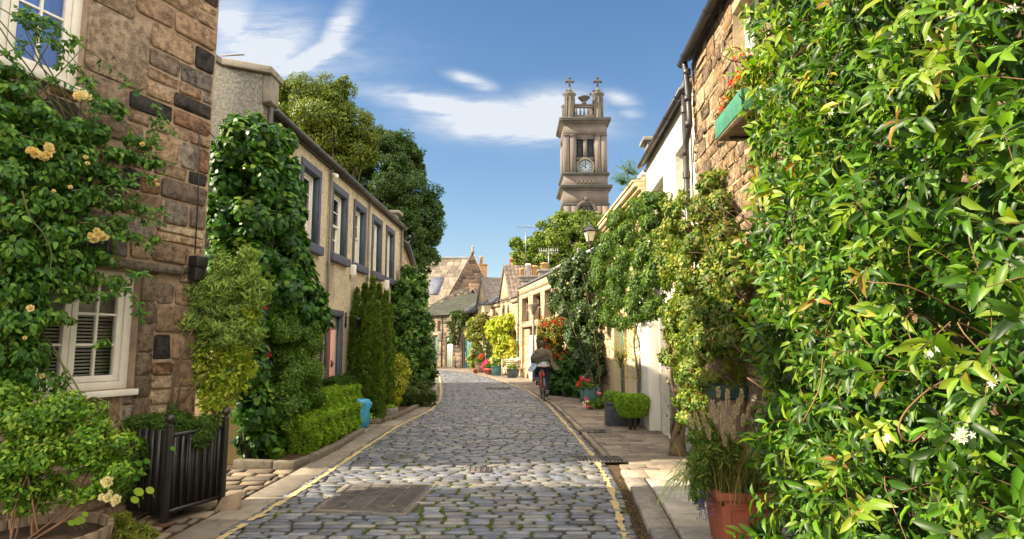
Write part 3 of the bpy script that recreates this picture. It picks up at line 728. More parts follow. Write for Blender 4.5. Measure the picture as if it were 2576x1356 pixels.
def gutter(mb, fr, s0, s1, z, n=.12, r=.06, step=1.2):
    seg = 8; V = []
    for s in (s0, s1):
        for k in range(seg + 1):
            a = math.pi + math.pi * k / seg; V.append(fr.p(s, n + r * math.cos(a), z + r * math.sin(a)))
    for s in (s0, s1):
        for k in range(seg + 1):
            a = math.pi + math.pi * k / seg; V.append(fr.p(s, n + (r - .012) * math.cos(a), z + (r - .012) * math.sin(a)))
    m_ = seg + 1; F = [(k, k + 1, m_ + k + 1, m_ + k) for k in range(seg)] + [(2 * m_ + k, 3 * m_ + k, 3 * m_ + k + 1, 2 * m_ + k + 1) for k in range(seg)]
    F += [(0, m_, 3 * m_, 2 * m_), (seg, 2 * m_ + seg, 3 * m_ + seg, m_ + seg)]
    F += [tuple(range(m_))[::-1], tuple(range(m_, 2 * m_))]
    mb.add(V, F)
    s = s0 + .3
    while s < s1:
        V = []
        for q in (s, s + .05):
            for k in range(seg + 1):
                a = math.pi + math.pi * k / seg; V.append(fr.p(q, n + (r + .01) * math.cos(a), z + (r + .01) * math.sin(a)))
        mb.add(V, [(k, k + 1, m_ + k + 1, m_ + k) for k in range(seg)]); s += step
def pipe(mb, fr, s, n, z0, z1, r=.036, joints=()):
    mb.tube([fr.p(s, n, z0), fr.p(s, n, z1)], r, 10)
    for z in joints: mb.tube([fr.p(s, n, z - .05), fr.p(s, n, z - .045), fr.p(s, n, z + .045), fr.p(s, n, z + .05)], r * 1.35, 10)
mb = MB(); gutter(mb, FS, -.1, L + .34, EAVE_S + .0, n=.16, r=.065); mb.build('gutter', M['gutter'], hs, smooth=False)

def casement(parent, fr, o, depth, rows, lights, label=None, fr_w=.055, curtain=None, cmat=None, sill=.06, m='white'):
    """timber casement window: frame, mullions, glazing bars, panes"""
    a, b, c, d = o; n0 = -depth
    f = MB()
    def bx(*q): f.fbox(fr, *q)
    ow = fr_w * 1.3
    bx(a, a + ow, n0 - .04, n0 + .05, c, d); bx(b - ow, b, n0 - .04, n0 + .05, c, d)
    bx(a + ow, b - ow, n0 - .04, n0 + .05, d - ow, d); bx(a + ow, b - ow, n0 - .04, n0 + .05, c, c + ow)
    wv = (b - a - 2 * ow) / lights
    for k in range(lights):
        p, q = a + ow + k * wv + .004, a + ow + (k + 1) * wv - .004; e = fr_w; z0, z1 = c + ow + .004, d - ow - .004
        bx(p, p + e, n0 - .03, n0 + .028, z0, z1); bx(q - e, q, n0 - .03, n0 + .028, z0, z1)
        bx(p + e, q - e, n0 - .03, n0 + .026, z1 - e, z1); bx(p + e, q - e, n0 - .03, n0 + .026, z0, z0 + e)
        mid = (p + q) / 2; bx(mid - .011, mid + .011, n0 - .02, n0 + .018, z0 + e, z1 - e)
        for r_ in range(1, rows):
            z = z0 + e + (z1 - z0 - 2 * e) * r_ / rows; bx(p + e, mid - .011, n0 - .02, n0 + .017, z - .011, z + .011); bx(mid + .011, q - e, n0 - .02, n0 + .017, z - .011, z + .011)
    w_ = f.build('window', M[m], parent, bevel=.004, label=label)
    g = MB(); g.add([fr.p(a + .02, n0 - .005, c + .02), fr.p(b - .02, n0 - .005, c + .02), fr.p(b - .02, n0 - .005, d - .02), fr.p(a + .02, n0 - .005, d - .02)], [(0, 1, 2, 3)]); g.build('pane', M['glass'], w_)
    s = MB(); s.fbox(fr, a - .02, b + .02, n0 + .051, .05, c - sill, c - .002); s.build('sill', M[m], w_, bevel=.006)
    r = MB(); r.add([fr.p(a, n0 - .5, c), fr.p(b, n0 - .5, c), fr.p(b, n0 - .5, d), fr.p(a, n0 - .5, d)], [(0, 1, 2, 3)])
    for (x, y) in (((a, c), (a, d)), ((a, d), (b, d)), ((b, d), (b, c)), ((b, c), (a, c))):
        r.add([fr.p(x[0], n0 - .04, x[1]), fr.p(y[0], n0 - .04, y[1]), fr.p(y[0], n0 - .5, y[1]), fr.p(x[0], n0 - .5, x[1])], [(0, 1, 2, 3)])
    r.build('dark_room', M['room'], w_)
    if curtain:
        k = MB(); pts = []
        for (p, q) in curtain:
            nseg = 24; V = []
            for i in range(nseg + 1):
                s_ = p + (q - p) * i / nseg; nn_ = n0 - .12 + .018 * math.sin(i * 1.7)
                V += [fr.p(s_, nn_, c), fr.p(s_, nn_, d)]
            k.add(V, [(2 * i, 2 * i + 2, 2 * i + 3, 2 * i + 1) for i in range(nseg)])
        k.build('curtain', M[cmat or 'curtain'], w_)
    return w_
a, b, c, d = opsS[0]
wlow = casement(hs, FS, opsS[0], .14, 3, 2, label='white lower casement window behind the roses')
k = MB()     # slatted blind behind the lower window
z = c + .03
while z < d - .4:
    k.fbox(FS, a + .03, b - .03, -.14 - .14, -.14 - .115, z, z + .018); z += .032
k.fbox(FS, a + .03, b - .03, -.14 - .14, -.14 - .12, d - .42, d - .03)
k.build('blind', M['curtain'], wlow)
a, b, c, d = opsS[1]
casement(hs, FS, opsS[1], .12, 3, 2, label='white upper casement window with bright blue curtains', curtain=[(a, b)], cmat='bluecurtain')
# wall cable and the black junction box with paper stickers
mb = MB(); s0, z0 = FS.hit(505, 320, .05); s1, z1 = FS.hit(490, 640, .05)
mb.tube([FS.p(s0 - .01, .045, z0), FS.p(s0 + .0, .05, z0 - .5), FS.p((s0 + s1) / 2 + .01, .05, (z0 + z1) / 2), FS.p(s1, .05, z1)], .007, 6)
mb.tube([FS.p(s0 - .01, .045, z0), FS.p(s0 + .02, .05, z0 + .03), FS.p(L + .01, .05, z0 - .06)], .006, 6)
mb.build('wall_cable', M['black'], hs)
bs0, bz1 = FS.hit(476, 641, .12); bs1, bz0 = FS.hit(503, 706, .12)
jb = thing('junction_box', 'black electrical box with white paper stickers on the stone house corner', 'junction box', FS.p(bs0 + .1, .05, bz0))
mb = MB(); mb.fbox(FS, bs0 + .06, bs0 + .20, .045, .17, bz0 + .14, bz1); mb.fbox(FS, bs0 + .07, bs0 + .19, .045, .15, bz0, bz0 + .137)
mb.build('casing', M['black'], jb, bevel=.006)
Fb = Frame(FS.p(bs0 + .20, .045, 0)[:2], FS.p(bs0 + .20, .17, 0)[:2], 1)
mb = MB(); fx = bs0 + .20
mb.fbox(FS, fx + .002, fx + .075, .045, .075, bz0 - .01, bz1 - .03); mb.build('side_plate', M['wood'], jb, bevel=.003)
def sticker(z0, z1, marks):
    s = MB(); s.fbox(FS, fx + .022, fx + .054, .0755, .0775, z0, z1); st = s.build('sticker', M['white'], jb)
    q = MB(); cs = fx + .038
    for (kind, z) in marks:
        if kind == 'o':
            for k in range(8):
                g = k * math.pi / 4; q.fbox(FS, cs + .007 * math.cos(g) - .002, cs + .007 * math.cos(g) + .002, .0777, .0782, z + .007 * math.sin(g) - .002, z + .007 * math.sin(g) + .002)
        elif kind == '|': q.fbox(FS, cs - .003, cs + .003, .0777, .0782, z - .014, z + .014)
        elif kind == 'c':
            q.fbox(FS, cs - .008, cs - .004, .0777, .0782, z - .008, z + .008); q.fbox(FS, cs - .003, cs + .007, .0777, .0782, z + .005, z + .008); q.fbox(FS, cs - .003, cs + .007, .0777, .0782, z - .008, z - .005)
    q.build('lettering', M['black'], st)
h = bz1 - bz0
sticker(bz0 + h * .71, bz0 + h * .90, [('o', bz0 + h * .86), ('c', bz0 + h * .75)])
sticker(bz0 + h * .58, bz0 + h * .68, [('|', bz0 + h * .63)])
sticker(bz0 + h * .16, bz0 + h * .54, [('|', bz0 + h * .46), ('o', bz0 + h * .32), ('c', bz0 + h * .22)])

# ================================================================ RENDERED CREAM HOUSE ROW (left)
A0, A1 = np.array([-3.72, 8.85]), np.array([-3.38, 18.6])
FL_ = Frame(A0, A1, +1); EV = 5.14
hl = thing('rendered_house', 'long cream roughcast house with slate blue window surrounds on the left of the street', 'house', (*A0, 0))
win_px = [(700, 742, 400, 600), (758, 809, 389, 622), (834, 876, 452, 654), (890, 921, 500, 681), (936, 961, 543, 702), (971, 992, 569, 716)]
opsL = []; NEARX = []
zt = []; zb = []
for (u0, u1, v0, v1) in win_px[1:]:
    sA, zA = FL_.hit(u0, v0); sB, _ = FL_.hit(u1, v0); sC, zC = FL_.hit(u0, v1)
    opsL.append([sA, sB]); zt.append(zA); zb.append(zC)
print('L windows', opsL, zt, zb)
ZT, ZB = float(np.median(zt)), float(np.median(zb))
s0w = opsL[0][0] - (opsL[1][0] - opsL[0][0]) - .05
opsL = [[s0w, s0w + opsL[0][1] - opsL[0][0]]] + opsL
SUR = .10
openL = [(a + SUR, b - SUR, ZB + .17, ZT - .14) for a, b in opsL]
sd0, zd1 = FL_.hit(822, 776); sd1, _ = FL_.hit(862, 776)
sg0 = sd0 - 1.25; doorL = (sd0 + .12, sd1 - .12, 0.0, zd1 - .12); winG = (sg0 + .09, sg0 + .95, .5, zd1 - .12)
allL = openL + [doorL, winG]
print('door', doorL, winG, FL_.hit(1005, 565))
mb = MB(); grid_wall(mb, FL_, 0, FL_.len, 0, EV, allL, .30)
LB0, LB1 = (A0[0] - 6.0, A0[1] + .2), (A1[0] - 6.0, A1[1] + .1)
GL = Frame(A0, LB0, -1)
RS = 1.45
for p0, p1 in ((A1, LB1),):
    m0 = ((p0[0] + p1[0]) / 2, (p0[1] + p1[1]) / 2)
    mb.add([(*p0, 0), (*p1, 0), (*p1, EV), (*m0, EV + RS), (*p0, EV)], [(0, 1, 2, 3, 4)])
mb.add([(*LB1, 0), (*LB0, 0), (*LB0, EV), (*LB1, EV)], [(0, 1, 2, 3)])
mb.build('wall', M['harl'], hl)
# near gable (grey roughcast) with stepped coping: profile in (s back from the street corner, z)
gz0 = GL.hit(655, 240)[1]
pr = [(0, 0), (GL.len, 0), (GL.len, EV + .5), (3.0, EV + 2.25), (.62, EV + .62), (.0, EV + .50)]
mb = MB(); base = [GL.p(s, .02, z) for s, z in pr]; n_ = GL.nv
mb.extr(base, (-n_[0] * .32, -n_[1] * .32, 0)); mb.build('gable', M['harlg'], hl)
mb = MB()
cp = [(GL.len, EV + .52), (3.0, EV + 2.28), (.60, EV + .64)]
for (a, b) in zip(cp, cp[1:]):
    q = [GL.p(a[0], .08, a[1]), GL.p(b[0], .08, b[1]), GL.p(b[0], -.36, b[1]), GL.p(a[0], -.36, a[1])]
    mb.hexa([*q, *[(x, y, z + .10) for x, y, z in q]])
q = [GL.p(.60, .08, EV + .64), GL.p(-.16, .08, EV + .49), GL.p(-.16, -.38, EV + .49), GL.p(.60, -.38, EV + .64)]
mb.hexa([*q, *[(x, y, z + .11) for x, y, z in q]])
q = [GL.p(.0, .0, EV + .06), GL.p(-.13, .0, EV + .10), GL.p(-.13, -.30, EV + .10), GL.p(.0, -.30, EV + .06)]
mb.hexa([*q, *[(x, y, EV + .50) for x, y, z in q]])
mb.build('coping', M['coping'], hl, bevel=.012)
mb = MB(); gable_roof(mb, ((A0[0], A0[1] + .36), A1, LB1, (LB0[0], LB0[1] + .36)), EV + .04, RS, .10); mb.build('roof', M['slate'], hl)
mb = MB(); mb.fbox(GL, .25, 1.2, -.5, -.47, EV + .75, EV + .78); mb.tube([GL.p(.7, -.1, EV + .86), GL.p(.35, -.1, EV + .87)], .012, 6); mb.build('vent_pipe', M['pipegrey'], hl)
# cream plinth strip at the gable foot
mb = MB(); mb.fbox(GL, .0, 1.5, .021, .05, 0, 1.55); mb.build('plastered_plinth', M['cream'], hl, bevel=.01)
mb = MB(); gutter(mb, FL_, .15, FL_.len + .1, EV + .02, n=.13, r=.07, step=1.5); mb.build('gutter', M['gutter'], hl)
mb = MB(); mb.fbox(FL_, .35, FL_.len, .0, .05, EV - .06, EV + .04); mb.build('eave_board', M['gutter'], hl)
mb = MB(); pipe(mb, FL_, .10, .10, 0, EV + .02, .045, (EV - .35, 3.2, 1.5)); mb.build('downpipe', M['gutter'], hl, smooth=True)
for u in (826, 925):
    s_, _ = FL_.hit(u, 500); mb = MB(); pipe(mb, FL_, s_, .05, 1.2, EV - .05, .025, (3.2,)); mb.build('downpipe', M['pipegrey'], hl, smooth=True)
mb = MB(); s_ = FL_.len - .12; pipe(mb, FL_, s_, .07, .2, EV, .035, (4.6, 2.5)); mb.build('downpipe', M['pipegrey'], hl, smooth=True)
# end chimney stub
mb = MB(); mb.fbox(FL_, FL_.len - .5, FL_.len - .05, -.55, -.05, EV, EV + .36); mb.fbox(FL_, FL_.len - .56, FL_.len + .02, -.62, .06, EV + .362, EV + .45); mb.build('skew_block', M['coping'], hl, bevel=.01)

def sash(parent, fr, o, depth, curtain=True, mname='white', label=None):
    a, b, c, d = o; f = MB(); n0 = -depth; ow = .055
    f.fbox(fr, a, a + ow, n0 - .07, n0 + .03, c, d); f.fbox(fr, b - ow, b, n0 - .07, n0 + .03, c, d)
    f.fbox(fr, a + ow, b - ow, n0 - .07, n0 + .03, d - ow, d); f.fbox(fr, a + ow, b - ow, n0 - .07, n0 + .03, c, c + ow * 1.2)
    zm = (c + d) / 2
    for (z0, z1, nn) in ((zm - .02, d - ow, n0 + .0), (c + ow * 1.2, zm + .02, n0 - .04)):
        e = .038; p, q = a + ow, b - ow
        f.fbox(fr, p, p + e, nn - .03, nn, z0, z1); f.fbox(fr, q - e, q, nn - .03, nn, z0, z1)
        f.fbox(fr, p + e, q - e, nn - .03, nn, z1 - e, z1); f.fbox(fr, p + e, q - e, nn - .03, nn, z0, z0 + e)
        mid = (p + q) / 2; f.fbox(fr, mid - .011, mid + .011, nn - .025, nn - .004, z0 + e, z1 - e)
        for zz in ([(z0 + z1) / 2] if z0 > zm - .1 else [(z0 + z1) / 2]):
            f.fbox(fr, p + e, mid - .011, nn - .025, nn - .005, zz - .011, zz + .011); f.fbox(fr, mid + .011, q - e, nn - .025, nn - .005, zz - .011, zz + .011)
    w_ = f.build('window', M[mname], parent, bevel=.003, label=label)
    g = MB()
    for (z0, z1, nn) in ((zm, d - ow, n0 - .015), (c + ow, zm, n0 - .055)):
        g.add([fr.p(a + ow, nn, z0), fr.p(b - ow, nn, z0), fr.p(b - ow, nn, z1), fr.p(a + ow, nn, z1)], [(0, 1, 2, 3)])
    g.build('pane', M['glass'], w_)
    r = MB(); r.add([fr.p(a, n0 - .5, c), fr.p(b, n0 - .5, c), fr.p(b, n0 - .5, d), fr.p(a, n0 - .5, d)], [(0, 1, 2, 3)])
    for (x, y) in (((a, c), (a, d)), ((a, d), (b, d)), ((b, d), (b, c)), ((b, c), (a, c))):
        r.add([fr.p(x[0], n0 - .07, x[1]), fr.p(y[0], n0 - .07, y[1]), fr.p(y[0], n0 - .5, y[1]), fr.p(x[0], n0 - .5, x[1])], [(0, 1, 2, 3)])
    r.build('dark_room', M['room'], w_)
    if curtain:
        k = MB(); k.add([fr.p(a + .03, n0 - .11, c + .03), fr.p(b - .03, n0 - .11, c + .03), fr.p(b - .03, n0 - .11, zm - .1), fr.p(a + .03, n0 - .11, zm - .1)], [(0, 1, 2, 3)])
        k.build('curtain', M['curtain'], w_)
    return w_
for i, (a, b, c, d) in enumerate(openL):
    w_ = sash(hl, FL_, (a, b, c, d), .13)
    q = MB(); n1_ = .03
    q.fbox(FL_, a - SUR, a, 0, n1_, c, d); q.fbox(FL_, b, b + SUR, 0, n1_, c, d); q.fbox(FL_, a - SUR, b + SUR, 0, n1_ + .003, d, d + .14)
    q.build('surround', M['surround'], w_, bevel=.005)
    q = MB(); q.fbox(FL_, a - SUR - .03, b + SUR + .03, -.09, .11, c - .17, c - .003); q.build('sill', M['surround'], w_, bevel=.01)
    q = MB(); t_ = .012
    q.fbox(FL_, a, a + t_, -.099, -.001, c, d - t_); q.fbox(FL_, b - t_, b, -.099, -.001, c, d - t_); q.fbox(FL_, a, b, -.099, -.001, d - t_, d)
    q.build('reveal', M['reveal'], w_)
a, b, c, d = doorL
dr = MB(); dr.fbox(FL_, a + .40, b - .002, -.14, -.085, c + .04, d - .28)
dr = dr.build('door', M['pinkpaint'], hl, bevel=.005, label='pale pink front door')
q = MB(); q.fbox(FL_, a + .0, a + .398, -.14, -.075, c, d - .25); q.build('door_frame', M['redpaint'], dr)
q = MB(); q.fbox(FL_, a + .05, b - .05, -.14, -.09, d - .27, d - .01); q.build('fanlight', M['curtain'], dr)
q = MB(); q.fbox(FL_, a + .48, a + .53, -.083, -.06, 1.18, 1.32); q.tube([FL_.p(a + .505, -.06, 1.3), FL_.p(a + .505, -.03, 1.25), FL_.p(a + .505, -.06, 1.2)], .01, 6); q.build('knocker', M['grate'], dr)
q = MB(); q.fbox(FL_, a - .12, a, 0, .03, c, d); q.fbox(FL_, b, b + .12, 0, .03, c, d); q.fbox(FL_, a - .12, b + .12, 0, .034, d, d + .12); q.build('surround', M['surround'], dr, bevel=.005)
q = MB(); q.fbox(FL_, b - .012, b, -.07, -.001, c, d - .013); q.fbox(FL_, a, b, -.07, -.001, d - .012, d); q.build('reveal', M['reveal'], dr)
q = MB(); q.fbox(FL_, a - .05, b + .05, -.3, .25, 0, .12); q.build('step', M['coping'], dr, bevel=.01)
a, b, c, d = winG
w_ = MB(); w_.fbox(FL_, a, b, -.25, -.2, c, d); w_ = w_.build('ground_floor_window', M['glassd'], hl)
q = MB(); q.fbox(FL_, a, a + .06, -.2, -.12, c, d); q.fbox(FL_, b - .06, b, -.2, -.12, c, d); q.fbox(FL_, a + .06, b - .06, -.2, -.13, d - .06, d); q.fbox(FL_, a + .06, b - .06, -.2, -.13, (c + d) / 2 - .02, (c + d) / 2 + .02); q.build('frame', M['white'], w_)
q = MB(); q.fbox(FL_, a - .09, a, 0, .03, c, d); q.fbox(FL_, b, b + .09, 0, .03, c, d); q.fbox(FL_, a - .09, b + .09, 0, .034, d, d + .12); q.build('surround', M['surround'], w_, bevel=.005)
# fittings on the facade
for (u, v, lb) in ((881, 680, 'small white vent box under the third upper window of the cream house'), (967, 716, 'small white vent box under the last upper window of the cream house')):
    s_, z_ = FL_.hit(u, v); t = thing('vent_box', lb, 'vent', FL_.p(s_, .05, z_))
    q = MB(); q.fbox(FL_, s_ - .07, s_ + .07, .001, .12, z_ - .12, z_ + .12); q.build('cover', M['white'], t, bevel=.01)
    q = MB(); q.fbox(FL_, s_ - .05, s_ + .05, .03, .09, z_ - .16, z_ - .121); q.build('outlet', M['white'], t)
s_, z_ = FL_.hit(829, 440); t = thing('security_camera', 'white dome security camera under the gutter of the cream house', 'camera', FL_.p(s_, .1, z_))
q = MB(); q.fbox(FL_, s_ - .03, s_ + .03, .001, .12, z_ - .01, z_ + .03); q.build('bracket', M['white'], t)
q = MB(); q.ball(FL_.p(s_, .13, z_ - .03), .055); q.build('dome', M['white'], t, smooth=True)
q = MB(); q.tube([FL_.p(s_, .02, z_), FL_.p(s_ + .02, .02, z_ - .4), FL_.p(s_, .02, z_ - .55)], .01, 5); q.build('cable', M['white'], t)
s_, z_ = FL_.hit(868, 800); lw = thing('wall_lantern', 'small black lantern on a bracket right of the pink door', 'lantern', FL_.p(s_, .05, z_))
q = MB(); q.fbox(FL_, s_ - .03, s_ + .03, .001, .03, z_ - .2, z_ + .12); q.tube([FL_.p(s_, .02, z_ + .0), FL_.p(s_, .15, z_ + .04), FL_.p(s_, .28, z_ + .02)], .01, 6); q.build('bracket', M['black'], lw)
q = MB(); q.lathe(FL_.p(s_, .28, z_ - .22), [(.05, 0), (.07, .18), (.09, .19), (.02, .24)], 6); q.build('lantern_body', M['black'], lw)
q = MB(); q.lathe(FL_.p(s_, .28, z_ - .21), [(.03, 0), (.03, .14)], 8); q.build('bulb', M['lampglass'], lw)

# next house on the left, half hidden by creeper
C0, C1 = np.array([-3.36, 18.75]), np.array([-4.2, 26.2])
FN = Frame(C0, C1, +1); hn = thing('far_left_house', 'low tan stone house beyond the cream house, mostly behind creeper', 'house', (*C0, 0))
mb = MB(); EN = 4.75; ops = [(1.2 + 1.7 * k, 1.9 + 1.7 * k, 2.7, 4.0) for k in range(4)]
grid_wall(mb, FN, 0, FN.len, 0, EN, ops, .2)
NB0, NB1 = (C0[0] - 5.5, C0[1] + .1), (C1[0] - 5.5, C1[1] - .6)
mb.add([(*C1, 0), (*NB1, 0), (*NB1, EN), ((C1[0] + NB1[0]) / 2, (C1[1] + NB1[1]) / 2, EN + 1.3), (*C1, EN)], [(0, 1, 2, 3, 4)])
mb.add([(*NB0, 0), (*NB1, 0), (*NB1, EN), (*NB0, EN)], [(0, 1, 2, 3)])
mb.build('wall', M['mortl'], hn)
PT = [(.58, .45, .29), (.50, .38, .24), (.63, .51, .34), (.54, .41, .25), (.44, .33, .22)]
mb = MB(); rubble(mb, FN, 0, FN.len, 0, EN - .02, ops, ch=(.2, .3), bl=(.3, .7), proj=(.008, .02), pal=PT); mb.build('stone_facing', M['stonel'], hn)
mb = MB(); gable_roof(mb, (C0, C1, NB1, NB0), EN, 1.3, .2); mb.build('roof', M['slate'], hn)
mb = MB(); gutter(mb, FN, -.05, FN.len + .1, EN, n=.13, r=.06); mb.build('gutter', M['pipegrey'], hn)
for o in ops:
    q = MB(); q.fbox(FN, o[0], o[1], -.2, -.15, o[2], o[3]); w_ = q.build('window', M['glassd'], hn)
    q = MB(); q.fbox(FN, o[0], o[0] + .05, -.15, -.1, o[2], o[3]); q.fbox(FN, o[1] - .05, o[1], -.15, -.1, o[2], o[3]); q.fbox(FN, o[0] + .05, o[1] - .05, -.15, -.1, (o[2] + o[3]) / 2 - .02, (o[2] + o[3]) / 2 + .02); q.build('frame', M['white'], w_)

# ================================================================ RIGHT ROW
# R1 near stone house with the flower box
P0, P1, P2, P3, P4, P5, P6, P7 = [np.array(p, float) for p in ((2.16, -1.5), (2.65, 8.70), (2.86, 12.90), (2.80, 17.90), (.35, 32.0), (-1.30, 38.5), (-2.30, 41.5), (-6.3, 47.5))]
def back(p, dx): return (p[0] + dx, p[1] + .0)
F1 = Frame(P0, P1, -1); h1 = thing('near_stone_house', 'tall tan stone house behind the big jasmine on the right', 'house', (*P0, 0))
E1 = 5.78
PT1 = [(.60, .42, .24), (.50, .35, .20), (.66, .50, .31), (.56, .38, .2), (.42, .30, .2), (.34, .26, .19), (.70, .54, .34)]
sw, zw = F1.hit(1870, 60); print('R1 win', sw, zw)
o1 = (sw - .55, sw + .35, 4.1, 5.45)
op1 = [o1]
mb = MB(); grid_wall(mb, F1, 0, F1.len, 0, E1, op1, .25)
b0, b1 = back(P0, 5.5), back(P1, 5.5)
for p, q in ((P0, b0), (P1, b1)): mb.add([(*p, 0), (*q, 0), (*q, E1), ((p[0] + q[0]) / 2, p[1], E1 + 1.5), (*p, E1)], [(0, 1, 2, 3, 4)])
mb.add([(*b0, 0), (*b1, 0), (*b1, E1), (*b0, E1)], [(0, 1, 2, 3)]); mb.build('wall', M['mortl'], h1)
mb = MB(); rubble(mb, F1, 2.5, F1.len - .01, 0, E1 - .02, op1, ch=(.12, .27), bl=(.16, .55), proj=(.006, .028), pal=PT1, gap=.013, jit=.02); mb.build('stone_facing', M['stone'], h1)
mb = MB(); gable_roof(mb, (P0, P1, b1, b0), E1, 1.5, .18); mb.build('roof', M['slate'], h1)
mb = MB(); gutter(mb, F1, 0, F1.len + .02, E1 - .03, n=.15, r=.07); mb.build('gutter', M['gutter'], h1)
mb = MB(); s_ = F1.len - .12
mb.tube(spline([F1.p(s_, .14, E1 - .05), F1.p(s_, .12, E1 - .3), F1.p(s_, .10, E1 - .7), F1.p(s_ + .0, .10, E1 - 1.0), F1.p(s_ + .18, .11, E1 - 1.22), F1.p(s_ + .22, .12, E1 - 1.4)], 16), .042, 10)
for z in (E1 - .22, E1 - .62, E1 - 1.0): mb.tube([F1.p(s_, .11, z - .04), F1.p(s_, .11, z + .04)], .056, 10)
mb.build('downpipe', M['gutter'], h1, smooth=True)
sash(h1, F1, o1, .16)
# R2 white roughcast house
F2 = Frame(P1, P2, -1); h2 = thing('white_house', 'white rendered house with black gutter beside the near stone house', 'house', (*P1, 0)); E2 = 5.42
o2 = []
for (u0, u1, v0) in ((1700, 1733, 340), (1640, 1668, 440)):
    a, z = F2.hit(u1, v0); b, _ = F2.hit(u0, v0); o2.append((a, b + .1, 3.2, z if 4 < z < 5 else 4.7))
print('R2', o2)
sp0 = F2.hit(1664, 1095)[0]; sp1 = F2.hit(1626, 1092)[0]; print('pillar', sp0, sp1, F2.len)
gar = (max(.55, sp0 - 1.75), sp0 - .12, 0, 2.25)
mb = MB(); grid_wall(mb, F2, 0, F2.len, 0, E2, o2 + [gar], .22)
c0, c1 = back(P1, 5.5), back(P2, 5.5)
mb.add([(*P2, 0), (*c1, 0), (*c1, E2), ((P2[0] + c1[0]) / 2, P2[1], E2 + 1.4), (*P2, E2)], [(0, 1, 2, 3, 4)])
mb.add([(*c0, 0), (*c1, 0), (*c1, E2), (*c0, E2)], [(0, 1, 2, 3)]); mb.build('wall', M['white_harl'], h2)
mb = MB(); gable_roof(mb, (P1, P2, c1, c0), E2 + .02, 1.4, .12); mb.build('roof', M['slate'], h2)
mb = MB(); gutter(mb, F2, .08, F2.len, E2, n=.12, r=.062, step=.9); mb.build('gutter', M['gutter'], h2)
mb = MB(); pipe(mb, F2, .20, .09, 0, E2, .042, (E2 - .3, E2 - 1.3, E2 - 2.6, 1.2)); mb.build('downpipe', M['gutter'], h2, smooth=True)
for o in o2: sash(h2, F2, o, .17)
g = MB(); z = gar[2]
while z < gar[3] - .01: g.fbox(F2, gar[0], gar[1], -.2, -.15, z + .006, z + .17 - .006); z += .17
g.build('garage_door', M['garage'], h2, bevel=.006)
mb = MB(); mb.fbox(F2, sp0, sp1 - .03, .0, .22, 0, 2.6); mb.build('pillar', M['white'], h2, bevel=.012)
mb = MB(); mb.tube([F2.p(sp1 - .06, .26, 0), F2.p(sp1 - .06, .26, .5), F2.p(sp1 - .06, .22, .6)], .022, 8); mb.tube([F2.p(sp1 - .06, .26, .42), F2.p(sp1 - .06, .26, .5)], .034, 8); mb.build('waste_pipe', M['white'], h2, smooth=True)
# R3 house with classical cornice
F3 = Frame(P2, P3, -1); h3 = thing('cornice_house', 'cream stone house with a moulded cornice on the right', 'house', (*P2, 0)); E3 = 4.95
o3 = []
for s_ in (.9, 2.2, 3.5): o3.append((s_, s_ + .6, 2.9, 3.95))
gd = (2.62, 4.05, 0, 2.25)
mb = MB(); grid_wall(mb, F3, 0, F3.len, 0, E3, o3 + [gd], .22)
e0, e1 = back(P2, 5.5), back(P3, 5.5)
mb.add([(*P3, 0), (*e1, 0), (*e1, E3), (*P3, E3)], [(0, 1, 2, 3)]); mb.add([(*e0, 0), (*e1, 0), (*e1, E3), (*e0, E3)], [(0, 1, 2, 3)])
mb.build('wall', M['cream'], h3)
mb = MB(); q = [F3.p(0, .1, E3 + .28), F3.p(F3.len, .1, E3 + .28), F3.p(F3.len, -5, E3 + .28), F3.p(0, -5, E3 + .28)]; mb.hexa([*q, *[(x, y, z + .06) for x, y, z in q]]); mb.build('roof', M['lead'], h3)
mb = MB()
for (z, h_, n_) in ((E3 - .42, .05, .05), (E3 - .12, .08, .10), (E3 - .04, .07, .18), (E3 + .03, .10, .26), (E3 + .13, .05, .30)): mb.fbox(F3, 0.01, F3.len - .01, .001, n_, z, z + h_ - .003)
mb.fbox(F3, .01, F3.len - .01, -.3, .05, E3 + .18, E3 + .40)
mb.build('cornice', M['cream'], h3, bevel=.008)
for o in o3: sash(h3, F3, o, .17)
for (o, mname) in ((gd, 'greenpaint'),):
    q = MB(); n_ = 5
    for k in range(n_): q.fbox(F3, o[0] + (o[1] - o[0]) * k / n_ + .004, o[0] + (o[1] - o[0]) * (k + 1) / n_ - .004, -.2, -.15, o[2] + .02, o[3])
    dd = q.build('door', M[mname], h3, bevel=.004)
    q = MB(); q.ball(F3.p(o[0] + .12, -.13, 1.05), .025); q.build('handle', M['grate'], dd)
for sx_ in (gd[0] - .124, gd[1] + .004): q = MB(); q.fbox(F3, sx_, sx_ + .12, .001, .05, 0, 2.35); q.build('door_post', M['cream'], h3, bevel=.006)
mb = MB(); mb.fbox(F2, F2.len - .42, F2.len - .02, -.5, .02, E2 + .05, E2 + .42); mb.fbox(F2, F2.len - .48, F2.len + .04, -.56, .12, E2 + .422, E2 + .5); mb.build('skew_block', M['coping'], h2, bevel=.01)

